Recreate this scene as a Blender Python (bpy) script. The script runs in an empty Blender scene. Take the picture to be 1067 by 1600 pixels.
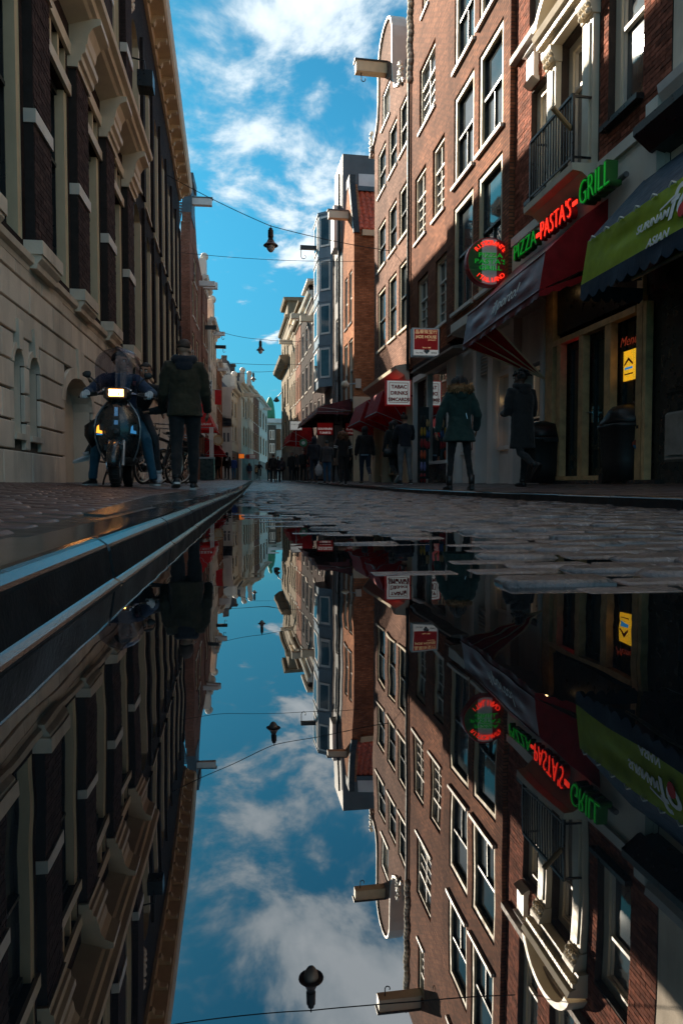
import bpy, math, random
import numpy as np
from mathutils import Vector, Matrix
R = math.radians
random.seed(7); rng = np.random.default_rng(7)
S = bpy.context.scene
COL = S.collection

# ------------------------------------------------------------------ camera
CAMZ, FPX, VPX, HY = 0.18, 1080.0, 400.0, 757.0
TH = math.atan((800 - HY) / FPX)
PSI = math.atan((533.5 - VPX) / FPX * math.cos(TH))
cam_d = bpy.data.cameras.new('camera'); cam = bpy.data.objects.new('camera', cam_d); COL.objects.link(cam)
cam.location = (0, 0, CAMZ); cam.rotation_euler = (math.pi / 2 - TH, 0, -PSI)
cam_d.sensor_fit = 'VERTICAL'; cam_d.sensor_height = 36.0; cam_d.lens = 36.0 * FPX / 1600.0
cam_d.clip_start = 0.02; cam_d.clip_end = 3000
cam_d.dof.use_dof = False
S.camera = cam
RT = Vector((math.cos(PSI), -math.sin(PSI), 0)); FH = Vector((math.sin(PSI), math.cos(PSI), 0))
FW = FH * math.cos(TH) - Vector((0, 0, math.sin(TH))); UP = FH * math.sin(TH) + Vector((0, 0, math.cos(TH)))
def ray(px, py): return FW + RT * ((px - 533.5) / FPX) + UP * ((800 - py) / FPX)
def at_y(px, py, Y):
    d = ray(px, py); t = Y / d.y
    return Vector((d.x * t, Y, CAMZ + d.z * t))

# ------------------------------------------------------------------ light
SUN_EL, SUN_AZ = 29.5, 35.0      # azimuth: degrees west (left) of the street's direction
sun_dir = Vector((-math.sin(R(SUN_AZ)) * math.cos(R(SUN_EL)), math.cos(R(SUN_AZ)) * math.cos(R(SUN_EL)), math.sin(R(SUN_EL))))
sl = bpy.data.lights.new('sun', 'SUN'); so = bpy.data.objects.new('sun', sl); COL.objects.link(so)
sl.energy = 2.55; sl.angle = R(0.5); sl.color = (1.0, 0.87, 0.70)
so.rotation_euler = (-sun_dir).to_track_quat('-Z', 'Y').to_euler(); so.location = (0, 0, 40)
W = bpy.data.worlds.new('World'); S.world = W; W.use_nodes = True
nt = W.node_tree; nt.nodes.clear()
def N(t, typ, **kw):
    n = t.nodes.new(typ)
    for k, v in kw.items(): setattr(n, k, v)
    return n
def LK(t, a, b): t.links.new(a, b)
def MATH(t, op, a, b=None, c=None, clamp=False):
    n = N(t, 'ShaderNodeMath', operation=op); n.use_clamp = clamp
    for i, v in enumerate((a, b, c)):
        if v is None: continue
        if isinstance(v, (int, float)): n.inputs[i].default_value = v
        else: LK(t, v, n.inputs[i])
    return n.outputs[0]
def MIX(t, fac, a, b, blend='MIX'):
    n = N(t, 'ShaderNodeMix', data_type='RGBA', blend_type=blend)
    for s, v in ((n.inputs[0], fac), (n.inputs[6], a), (n.inputs[7], b)):
        if isinstance(v, (int, float)): s.default_value = v
        elif isinstance(v, tuple): s.default_value = (*v[:3], 1)
        else: LK(t, v, s)
    return n.outputs[2]
def build_sky():
    sky = N(nt, 'ShaderNodeTexSky', sky_type='NISHITA'); sky.sun_disc = False
    sky.sun_elevation = R(SUN_EL); sky.sun_rotation = R(-SUN_AZ)
    sky.air_density = 1.0; sky.dust_density = 0.4; sky.ozone_density = 2.0
    tint0 = MIX(nt, 1.0, sky.outputs[0], (0.042, 0.190, 0.208), 'MULTIPLY')
    tc = N(nt, 'ShaderNodeTexCoord'); sp = N(nt, 'ShaderNodeSeparateXYZ'); LK(nt, tc.outputs['Generated'], sp.inputs[0])
    hz = N(nt, 'ShaderNodeMapRange', interpolation_type='SMOOTHSTEP'); LK(nt, sp.outputs[2], hz.inputs[0]); hz.inputs[1].default_value = 0.0; hz.inputs[2].default_value = 0.42
    tint = MIX(nt, 1.0, tint0, MIX(nt, hz.outputs[0], (0.62, 0.50, 0.56), (1.0, 1.0, 1.0)), 'MULTIPLY')
    z = MATH(nt, 'MAXIMUM', sp.outputs[2], 0.03)
    cx = MATH(nt, 'DIVIDE', sp.outputs[0], z); cy = MATH(nt, 'DIVIDE', sp.outputs[1], z)
    cb = N(nt, 'ShaderNodeCombineXYZ'); LK(nt, cx, cb.inputs[0]); LK(nt, cy, cb.inputs[1])
    mp = N(nt, 'ShaderNodeMapping'); mp.inputs[1].default_value = (3.4, 1.32, 0.0); mp.inputs[3].default_value = (1.0, 0.62, 1)
    LK(nt, cb.outputs[0], mp.inputs[0])
    n1 = N(nt, 'ShaderNodeTexNoise'); n1.inputs['Scale'].default_value = 3.2; n1.inputs['Detail'].default_value = 9; n1.inputs['Roughness'].default_value = 0.60
    n1.inputs['Distortion'].default_value = 0.25
    LK(nt, mp.outputs[0], n1.inputs['Vector'])
    n2 = N(nt, 'ShaderNodeTexNoise'); n2.inputs['Scale'].default_value = 1.3; n2.inputs['Detail'].default_value = 3
    LK(nt, mp.outputs[0], n2.inputs['Vector'])
    low = N(nt, 'ShaderNodeMapRange', interpolation_type='SMOOTHSTEP'); LK(nt, sp.outputs[2], low.inputs[0]); low.inputs[1].default_value = 0.16; low.inputs[2].default_value = 0.42; low.inputs[3].default_value = -0.09; low.inputs[4].default_value = 0.03
    s = MATH(nt, 'ADD', MATH(nt, 'ADD', MATH(nt, 'MULTIPLY', n1.outputs[0], 0.62), MATH(nt, 'MULTIPLY', n2.outputs[0], 0.42)), low.outputs[0])
    mr = N(nt, 'ShaderNodeMapRange', interpolation_type='SMOOTHSTEP'); LK(nt, s, mr.inputs[0])
    mr.inputs[1].default_value = 0.505; mr.inputs[2].default_value = 0.605
    core = N(nt, 'ShaderNodeMapRange'); LK(nt, s, core.inputs[0]); core.inputs[1].default_value = 0.53; core.inputs[2].default_value = 0.66
    cl = MIX(nt, MATH(nt, 'MULTIPLY', mr.outputs[0], 0.9), tint, MIX(nt, core.outputs[0], (0.92, 1.18, 1.36), (1.95, 2.1, 2.2)))
    bg = N(nt, 'ShaderNodeBackground'); bg.inputs[1].default_value = 0.11; LK(nt, cl, bg.inputs[0])
    out = N(nt, 'ShaderNodeOutputWorld'); LK(nt, bg.outputs[0], out.inputs[0])
build_sky()
S.view_settings.view_transform = 'Standard'; S.view_settings.look = 'None'
S.view_settings.exposure = 2.5; S.view_settings.gamma = 1.0; S.view_settings.use_curve_mapping = False
S.cycles.max_bounces = 10; S.cycles.diffuse_bounces = 5; S.cycles.glossy_bounces = 5; S.cycles.transparent_max_bounces = 8
S.cycles.caustics_reflective = False; S.cycles.caustics_refractive = False
S.cycles.sample_clamp_indirect = 5.0
S.cycles.use_denoising = True

# ------------------------------------------------------------------ materials
MATS = {}
def newmat(name):
    m = bpy.data.materials.new(name); m.use_nodes = True
    t = m.node_tree; b = t.nodes['Principled BSDF']; MATS[name] = m
    return m, t, b
def noise(t, vec, scale, detail=4, rough=0.55):
    n = N(t, 'ShaderNodeTexNoise'); n.inputs['Scale'].default_value = scale; n.inputs['Detail'].default_value = detail
    n.inputs['Roughness'].default_value = rough
    if vec is not None: LK(t, vec, n.inputs['Vector'])
    return n.outputs[0]
def ramp(t, v, a, b, lo=0.0, hi=1.0):
    n = N(t, 'ShaderNodeMapRange'); LK(t, v, n.inputs[0])
    n.inputs[1].default_value = a; n.inputs[2].default_value = b; n.inputs[3].default_value = lo; n.inputs[4].default_value = hi
    return n.outputs[0]
def sc(c, k): return tuple(min(1.0, x * k) for x in c[:3])
def PM(name, col, rough=0.6, var=0.2, scale=3.0, bump=0.0, bscale=60.0, metal=0.0, spec=0.5, stain=0.0, island=0.0, coat=0.0, sheen=0.0, rvar=0.12):
    """painted / plain surface with uneven colour, grime and fine relief"""
    m, t, b = newmat(name)
    tc = N(t, 'ShaderNodeTexCoord').outputs['Object']
    f = ramp(t, noise(t, tc, scale, 6), 0.3, 0.7)
    c = MIX(t, f, sc(col, 1 - var), sc(col, 1 + var))
    if stain:
        mp = N(t, 'ShaderNodeMapping'); mp.inputs[3].default_value = (1, 1, 0.16); LK(t, tc, mp.inputs[0])
        st = ramp(t, noise(t, mp.outputs[0], 3.2, 7, 0.62), 0.47, 0.72)
        c = MIX(t, MATH(t, 'MULTIPLY', st, stain), c, sc(col, 0.35))
    if island:
        g = N(t, 'ShaderNodeNewGeometry'); o = N(t, 'ShaderNodeObjectInfo')
        r = MATH(t, 'FRACT', MATH(t, 'ADD', g.outputs['Random Per Island'], o.outputs['Random']))
        c = MIX(t, 1.0, c, MIX(t, r, (1 - island,) * 3, (1 + island * 0.7, 1 + island * 0.55, 1 + island * 0.5)), 'MULTIPLY')
    LK(t, c, b.inputs['Base Color'])
    LK(t, ramp(t, noise(t, tc, scale * 2.7, 4), 0.3, 0.7, max(0.02, rough - rvar), min(1, rough + rvar)), b.inputs['Roughness'])
    b.inputs['Metallic'].default_value = metal; b.inputs['Specular IOR Level'].default_value = spec
    if coat: b.inputs['Coat Weight'].default_value = coat; b.inputs['Coat Roughness'].default_value = 0.08
    if sheen: b.inputs['Sheen Weight'].default_value = sheen
    if bump:
        bp = N(t, 'ShaderNodeBump'); bp.inputs['Strength'].default_value = bump; bp.inputs['Distance'].default_value = 0.01
        LK(t, noise(t, tc, bscale, 5), bp.inputs['Height']); LK(t, bp.outputs[0], b.inputs['Normal'])
    return m
def wallvec(t):
    tc = N(t, 'ShaderNodeTexCoord').outputs['Object']; g = N(t, 'ShaderNodeNewGeometry')
    sp = N(t, 'ShaderNodeSeparateXYZ'); LK(t, tc, sp.inputs[0])
    sn = N(t, 'ShaderNodeSeparateXYZ'); LK(t, g.outputs['True Normal'], sn.inputs[0])
    k = MATH(t, 'GREATER_THAN', MATH(t, 'ABSOLUTE', sn.outputs[1]), 0.7)
    h = MATH(t, 'ADD', MATH(t, 'MULTIPLY', sp.outputs[0], k), MATH(t, 'MULTIPLY', sp.outputs[1], MATH(t, 'SUBTRACT', 1.0, k)))
    cb = N(t, 'ShaderNodeCombineXYZ'); LK(t, h, cb.inputs[0]); LK(t, sp.outputs[2], cb.inputs[1])
    return tc, cb.outputs[0]
def BRICK(name, c1, c2, mortar, bw=0.21, bh=0.066, rough=0.82, stain=0.35, bump=0.6):
    m, t, b = newmat(name)
    tc, v = wallvec(t)
    br = N(t, 'ShaderNodeTexBrick'); LK(t, v, br.inputs['Vector'])
    br.inputs['Color1'].default_value = (*c1, 1); br.inputs['Color2'].default_value = (*c2, 1); br.inputs['Mortar'].default_value = (*mortar, 1)
    br.inputs['Scale'].default_value = 1.0; br.inputs['Brick Width'].default_value = bw; br.inputs['Row Height'].default_value = bh
    br.inputs['Mortar Size'].default_value = 0.009; br.inputs['Mortar Smooth'].default_value = 0.1; br.inputs['Bias'].default_value = 0.0
    c = br.outputs['Color']
    big = ramp(t, noise(t, tc, 0.5, 6, 0.6), 0.32, 0.68)
    c = MIX(t, 1.0, c, MIX(t, big, (0.58, 0.56, 0.56), (1.24, 1.22, 1.18)), 'MULTIPLY')
    fine = ramp(t, noise(t, tc, 9.0, 5), 0.3, 0.7)
    c = MIX(t, 1.0, c, MIX(t, fine, (0.8, 0.8, 0.8), (1.15, 1.15, 1.15)), 'MULTIPLY')
    mp = N(t, 'ShaderNodeMapping'); mp.inputs[3].default_value = (1, 1, 0.14); LK(t, tc, mp.inputs[0])
    st = ramp(t, noise(t, mp.outputs[0], 1.6, 7, 0.65), 0.5, 0.75)
    c = MIX(t, MATH(t, 'MULTIPLY', st, stain), c, sc(c1, 0.3))
    LK(t, c, b.inputs['Base Color']); b.inputs['Roughness'].default_value = rough; b.inputs['Specular IOR Level'].default_value = 0.05
    bp = N(t, 'ShaderNodeBump'); bp.inputs['Strength'].default_value = bump; bp.inputs['Distance'].default_value = 0.012
    h = MATH(t, 'SUBTRACT', MATH(t, 'MULTIPLY', fine, 0.3), br.outputs['Fac'])
    LK(t, h, bp.inputs['Height']); LK(t, bp.outputs[0], b.inputs['Normal'])
    return m
def EMIT(name, col, strength, base=(0.02, 0.02, 0.02)):
    m, t, b = newmat(name); b.inputs['Base Color'].default_value = (*base, 1)
    b.inputs['Emission Color'].default_value = (*col, 1); b.inputs['Emission Strength'].default_value = strength
    return m
def GLASS(name, col, rough=0.03, ior=1.6, wob=0.02, var=0.5):
    """window pane: dark room or blind behind slightly uneven reflecting glass"""
    m, t, b = newmat(name)
    tc = N(t, 'ShaderNodeTexCoord').outputs['Object']
    LK(t, MIX(t, ramp(t, noise(t, tc, 1.1, 3), 0.35, 0.65), sc(col, 1 - var), sc(col, 1 + var)), b.inputs['Base Color'])
    b.inputs['Roughness'].default_value = rough; b.inputs['IOR'].default_value = ior
    b.inputs['Specular IOR Level'].default_value = 0.5
    bp = N(t, 'ShaderNodeBump'); bp.inputs['Strength'].default_value = wob; bp.inputs['Distance'].default_value = 0.05
    LK(t, noise(t, tc, 1.6, 2), bp.inputs['Height']); LK(t, bp.outputs[0], b.inputs['Normal'])
    return m

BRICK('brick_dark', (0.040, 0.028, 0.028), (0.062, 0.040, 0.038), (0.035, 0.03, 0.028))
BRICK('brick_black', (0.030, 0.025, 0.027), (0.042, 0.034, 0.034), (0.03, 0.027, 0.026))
BRICK('brick_brown', (0.17, 0.062, 0.035), (0.33, 0.135, 0.076), (0.085, 0.055, 0.042), stain=0.25)
BRICK('brick_rust', (0.30, 0.115, 0.060), (0.22, 0.085, 0.048), (0.22, 0.13, 0.09), stain=0.4)
BRICK('brick_mauve', (0.20, 0.105, 0.08), (0.34, 0.19, 0.145), (0.11, 0.08, 0.065), stain=0.22)
BRICK('brick_orange', (0.30, 0.11, 0.05), (0.50, 0.205, 0.10), (0.20, 0.13, 0.09), stain=0.2)
BRICK('brick_red_muted', (0.20, 0.08, 0.055), (0.28, 0.115, 0.08), (0.24, 0.17, 0.13), stain=0.35)  # muted red brick used in both rows of houses
BRICK('brick_grey', (0.14, 0.115, 0.11), (0.2, 0.165, 0.15), (0.2, 0.18, 0.17), stain=0.3)
PM('brick_piece', (0.25, 0.092, 0.060), 0.85, 0.4, 12, 0.5, 90, island=0.45, spec=0.06)
PM('brick_piece_dark', (0.062, 0.040, 0.038), 0.8, 0.3, 12, 0.5, 90, island=0.35, spec=0.06)
PM('mortar', (0.045, 0.030, 0.024), 0.95, 0.25, 4, 0.4, 60)
PM('mortar_dark', (0.022, 0.018, 0.017), 0.95, 0.25, 4, 0.4, 60)
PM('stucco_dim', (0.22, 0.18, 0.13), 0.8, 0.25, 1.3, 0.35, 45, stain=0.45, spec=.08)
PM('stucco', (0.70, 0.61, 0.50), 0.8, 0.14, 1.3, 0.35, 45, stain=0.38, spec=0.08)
PM('stone_block', (0.72, 0.635, 0.53), 0.8, 0.14, 1.6, 0.5, 45, stain=0.40, island=0.14, spec=0.08)
PM('groove', (0.10, 0.082, 0.066), 0.95, 0.2, 4)
PM('cream', (0.60, 0.49, 0.33), 0.6, 0.10, 2.0, 0.15, 40, stain=0.22)
PM('cream_pale', (0.66, 0.58, 0.45), 0.5, 0.09, 2.0, 0.12, 40, stain=0.18)
PM('white_paint', (0.62, 0.585, 0.52), 0.5, 0.08, 2.0, 0.12, 40, stain=0.2)
PM('grey_paint', (0.70, 0.68, 0.66), 0.5, 0.10, 1.6, 0.12, 40, stain=0.22)
PM('grey_dark', (0.115, 0.115, 0.12), 0.5, 0.15, 2, 0.1, 40)
PM('blue_grey', (0.16, 0.21, 0.26), 0.4, 0.15, 2, 0.1, 40, stain=0.2)
PM('black_paint', (0.012, 0.013, 0.014), 0.35, 0.3, 4, 0.06, 50)
PM('green_black', (0.016, 0.022, 0.021), 0.3, 0.3, 3, 0.05, 50)
PM('slate', (0.025, 0.032, 0.042), 0.45, 0.3, 3, 0.2, 30, island=0.3)
PM('roof_tile', (0.50, 0.085, 0.034), 0.6, 0.3, 5, 0.25, 40, island=0.35)
PM('lead', (0.06, 0.09, 0.115), 0.5, 0.25, 3, 0.2, 20)
PM('wood_raw', (0.56, 0.35, 0.17), 0.6, 0.25, 7, 0.2, 70, stain=0.25)
PM('wood_grey', (0.28, 0.24, 0.21), 0.7, 0.25, 5, 0.2, 60, stain=0.3)
PM('fabric_red', (0.36, 0.012, 0.016), 0.6, 0.25, 5, 0.15, 25, spec=.25)
PM('fabric_bright_red', (0.70, 0.024, 0.024), 0.55, 0.15, 5, 0.25, 25)
PM('fabric_maroon', (0.12, 0.018, 0.028), 0.40, 0.3, 5, 0.12, 6, spec=0.42, rvar=.05)
PM('fabric_green', (0.36, 0.46, 0.03), 0.62, 0.2, 4, 0.25, 9, spec=0.22)
PM('fabric_navy', (0.018, 0.034, 0.058), 0.65, 0.25, 4, 0.15, 20, spec=.25)
PM('metal_dark', (0.02, 0.021, 0.022), 0.4, 0.3, 8, 0.05, 40, metal=0.4)
PM('metal', (0.55, 0.55, 0.56), 0.25, 0.1, 8, 0.0, metal=1.0)
PM('galvanised', (0.30, 0.31, 0.32), 0.45, 0.2, 6, metal=0.7)
PM('rubber', (0.012, 0.012, 0.012), 0.75, 0.3, 20, 0.2, 90)
PM('scooter_paint', (0.016, 0.018, 0.019), 0.28, 0.2, 6, 0.0, spec=0.5, coat=0.5, rvar=0.06)
PM('plastic_black', (0.014, 0.014, 0.014), 0.5, 0.25, 12, 0.1, 120)
PM('bag_black', (0.006, 0.006, 0.007), 0.42, 0.3, 10, 0.5, 22)
PM('sign_white', (0.74, 0.73, 0.70), 0.4, 0.06, 3, stain=0.1)
PM('sign_red', (0.36, 0.018, 0.020), 0.4, 0.12, 3, stain=0.1)
PM('sign_green', (0.02, 0.12, 0.02), 0.4, 0.2, 3)
PM('letter_red', (0.30, 0.012, 0.016), 0.5, 0.1, 6)
PM('letter_white', (0.78, 0.76, 0.72), 0.5, 0.06, 6)
PM('letter_black', (0.03, 0.03, 0.03), 0.5, 0.1, 6)
PM('dome_green', (0.05, 0.24, 0.13), 0.6, 0.25, 2, 0.2, 20)
PM('asphalt', (0.050, 0.046, 0.045), 0.4, 0.3, 3, 0.3, 30)
EMIT('neon_red', (1.0, 0.03, 0.012), 0.28, (0.3, 0.02, 0.02)); EMIT('neon_green', (0.01, 0.6, 0.04), 0.05, (0.02, 0.2, 0.02))
EMIT('headlight_glow', (1.0, 0.40, 0.09), 4.5); EMIT('amber_glow', (1.0, 0.36, 0.03), 0.4); EMIT('blue_glow', (0.05, 0.28, 0.6), 0.12)
EMIT('shop_glow', (1.0, 0.62, 0.28), 0.9); EMIT('led_red', (1.0, 0.03, 0.08), 1.2); EMIT('bulb_warm', (1.0, 0.62, 0.25), 2.0)
GLASS('glass', (0.05, 0.06, 0.065)); GLASS('glass_blind', (0.22, 0.21, 0.19), 0.06); GLASS('glass_dark', (0.016, 0.021, 0.02))
GLASS('glass_green', (0.05, 0.085, 0.082), 0.05)
def special_mats():
    # wet stone of the kerbs: dark, slick, pitted
    def wet(name, c1, c2, r0, r1, bump, bs, island=0.0, spec=0.5, bd=0.004):
        m, t, b = newmat(name); tc = N(t, 'ShaderNodeTexCoord').outputs['Object']
        c = MIX(t, ramp(t, noise(t, tc, 14, 6), 0.3, 0.7), c1, c2)
        if island:
            g = N(t, 'ShaderNodeNewGeometry'); o = N(t, 'ShaderNodeObjectInfo')
            r = MATH(t, 'FRACT', MATH(t, 'ADD', g.outputs['Random Per Island'], o.outputs['Random']))
            c = MIX(t, 1.0, c, MIX(t, r, (1 - island,) * 3, (1 + island,) * 3), 'MULTIPLY')
        LK(t, c, b.inputs['Base Color'])
        LK(t, ramp(t, noise(t, tc, 5, 5, 0.6), 0.35, 0.68, r0, r1), b.inputs['Roughness'])
        b.inputs['Specular IOR Level'].default_value = spec
        bp = N(t, 'ShaderNodeBump'); bp.inputs['Strength'].default_value = bump; bp.inputs['Distance'].default_value = bd
        LK(t, noise(t, tc, bs, 6, 0.6), bp.inputs['Height']); LK(t, bp.outputs[0], b.inputs['Normal'])
    wet('wet_granite', (0.006, 0.0065, 0.007), (0.018, 0.018, 0.019), 0.03, 0.13, 0.10, 160, 0.0, 0.46)
    wet('kerb_face', (0.005, 0.0055, 0.006), (0.016, 0.016, 0.017), 0.30, 0.55, 0.5, 110, 0.0, 0.14)
    wet('wet_slab', (0.020, 0.019, 0.019), (0.045, 0.042, 0.040), 0.14, 0.3, 0.14, 70)
    wet('wet_brick', (0.050, 0.037, 0.035), (0.115, 0.084, 0.075), 0.14, 0.30, 1.0, 45, 0.35, 0.9, 0.008)
    wet('wet_paver', (0.055, 0.026, 0.020), (0.10, 0.048, 0.036), 0.34, 0.6, 0.5, 55, 0.3)
    wet('wet_joint', (0.008, 0.007, 0.007), (0.018, 0.016, 0.015), 0.2, 0.5, 0.4, 60)
    # far road / pavement: brick pattern in the material only
    for nm, c1, c2, r in (('road_far', (0.05, 0.046, 0.046), (0.075, 0.066, 0.062), 0.34), ('pavement_far', (0.085, 0.045, 0.036), (0.12, 0.065, 0.05), 0.42)):
        m, t, b = newmat(nm); tc = N(t, 'ShaderNodeTexCoord').outputs['Object']
        br = N(t, 'ShaderNodeTexBrick'); LK(t, tc, br.inputs['Vector']); br.inputs['Scale'].default_value = 1
        br.inputs['Color1'].default_value = (*c1, 1); br.inputs['Color2'].default_value = (*c2, 1); br.inputs['Mortar'].default_value = (0.02, 0.018, 0.017, 1)
        br.inputs['Brick Width'].default_value = 0.21; br.inputs['Row Height'].default_value = 0.08; br.inputs['Mortar Size'].default_value = 0.006
        LK(t, MIX(t, 1.0, br.outputs['Color'], MIX(t, ramp(t, noise(t, tc, 1.5, 5), 0.3, 0.7), (0.6, 0.6, 0.6), (1.3, 1.3, 1.3)), 'MULTIPLY'), b.inputs['Base Color'])
        LK(t, ramp(t, noise(t, tc, 2.2, 5), 0.35, 0.65, r - 0.16, r + 0.12), b.inputs['Roughness'])
        bp = N(t, 'ShaderNodeBump'); bp.inputs['Strength'].default_value = 1.0; bp.inputs['Distance'].default_value = 0.03
        LK(t, MATH(t, 'SUBTRACT', noise(t, tc, 30, 4), br.outputs['Fac']), bp.inputs['Height']); LK(t, bp.outputs[0], b.inputs['Normal'])
    # standing water: dark bed under a mirror-like surface
    m, t, b = newmat('water')
    tc = N(t, 'ShaderNodeTexCoord').outputs['Object']
    b.inputs['Base Color'].default_value = (0.004, 0.005, 0.006, 1); b.inputs['Roughness'].default_value = 0.0
    b.inputs['IOR'].default_value = 2.9; b.inputs['Specular IOR Level'].default_value = 0.5
    mp = N(t, 'ShaderNodeMapping'); mp.inputs[3].default_value = (1, 0.6, 1); LK(t, tc, mp.inputs[0])
    bp = N(t, 'ShaderNodeBump'); bp.inputs['Strength'].default_value = 0.10; bp.inputs['Distance'].default_value = 0.008
    LK(t, noise(t, mp.outputs[0], 5.0, 2), bp.inputs['Height']); LK(t, bp.outputs[0], b.inputs['Normal'])
    # smoked windscreen
    m, t, b = newmat('windscreen')
    g = N(t, 'ShaderNodeBsdfGlossy'); g.inputs['Roughness'].default_value = 0.05; tr = N(t, 'ShaderNodeBsdfTransparent')
    tr.inputs[0].default_value = (0.66, 0.66, 0.72, 1)
    fr = N(t, 'ShaderNodeFresnel'); fr.inputs[0].default_value = 1.5
    ms = N(t, 'ShaderNodeMixShader'); LK(t, MATH(t, 'MULTIPLY', fr.outputs[0], 0.4), ms.inputs[0]); LK(t, tr.outputs[0], ms.inputs[1]); LK(t, g.outputs[0], ms.inputs[2])
    LK(t, ms.outputs[0], t.nodes['Material Output'].inputs[0])
    # clear shop / lamp glass
    m, t, b = newmat('clear_glass')
    g = N(t, 'ShaderNodeBsdfGlossy'); g.inputs['Roughness'].default_value = 0.02; tr = N(t, 'ShaderNodeBsdfTransparent')
    tr.inputs[0].default_value = (0.85, 0.88, 0.88, 1)
    fr = N(t, 'ShaderNodeFresnel'); fr.inputs[0].default_value = 1.6
    ms = N(t, 'ShaderNodeMixShader'); LK(t, MATH(t, 'ADD', fr.outputs[0], 0.06), ms.inputs[0]); LK(t, tr.outputs[0], ms.inputs[1]); LK(t, g.outputs[0], ms.inputs[2])
    LK(t, ms.outputs[0], t.nodes['Material Output'].inputs[0])
    # menu poster: print only, lit from behind
    m, t, b = newmat('menu_print'); tc = N(t, 'ShaderNodeTexCoord').outputs['Object']
    br = N(t, 'ShaderNodeTexBrick')
    sp = N(t, 'ShaderNodeSeparateXYZ'); LK(t, tc, sp.inputs[0]); cb = N(t, 'ShaderNodeCombineXYZ'); LK(t, sp.outputs[1], cb.inputs[0]); LK(t, sp.outputs[2], cb.inputs[1])
    LK(t, cb.outputs[0], br.inputs['Vector']); br.inputs['Scale'].default_value = 1; br.inputs['Brick Width'].default_value = 0.085; br.inputs['Row Height'].default_value = 0.016
    br.inputs['Mortar Size'].default_value = 0.0055; br.inputs['Color1'].default_value = (0.16, 0.06, 0.01, 1); br.inputs['Color2'].default_value = (0.30, 0.12, 0.015, 1); br.inputs['Mortar'].default_value = (0.9, 0.5, 0.02, 1)
    c = MIX(t, ramp(t, noise(t, tc, 9, 2), 0.50, 0.56), br.outputs['Color'], (0.85, 0.40, 0.012))
    LK(t, c, b.inputs['Base Color']); LK(t, c, b.inputs['Emission Color']); b.inputs['Emission Strength'].default_value = 0.16
special_mats()
def translucent(names, k):
    for nme in names:
        t = MATS[nme].node_tree; b = t.nodes['Principled BSDF']; tr = N(t, 'ShaderNodeBsdfTranslucent'); LK(t, b.inputs['Base Color'].links[0].from_socket, tr.inputs[0])
        ms = N(t, 'ShaderNodeMixShader'); ms.inputs[0].default_value = k; LK(t, b.outputs[0], ms.inputs[1]); LK(t, tr.outputs[0], ms.inputs[2]); LK(t, ms.outputs[0], t.nodes['Material Output'].inputs[0])
translucent(('fabric_red', 'fabric_bright_red', 'fabric_green'), 0.35)
def cloth(name, col, rough=0.85, var=0.25, bump=0.3):
    return PM(name, col, rough, var, 9, bump, 70, spec=0.25, sheen=0.15) if name not in MATS else MATS[name]

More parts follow.
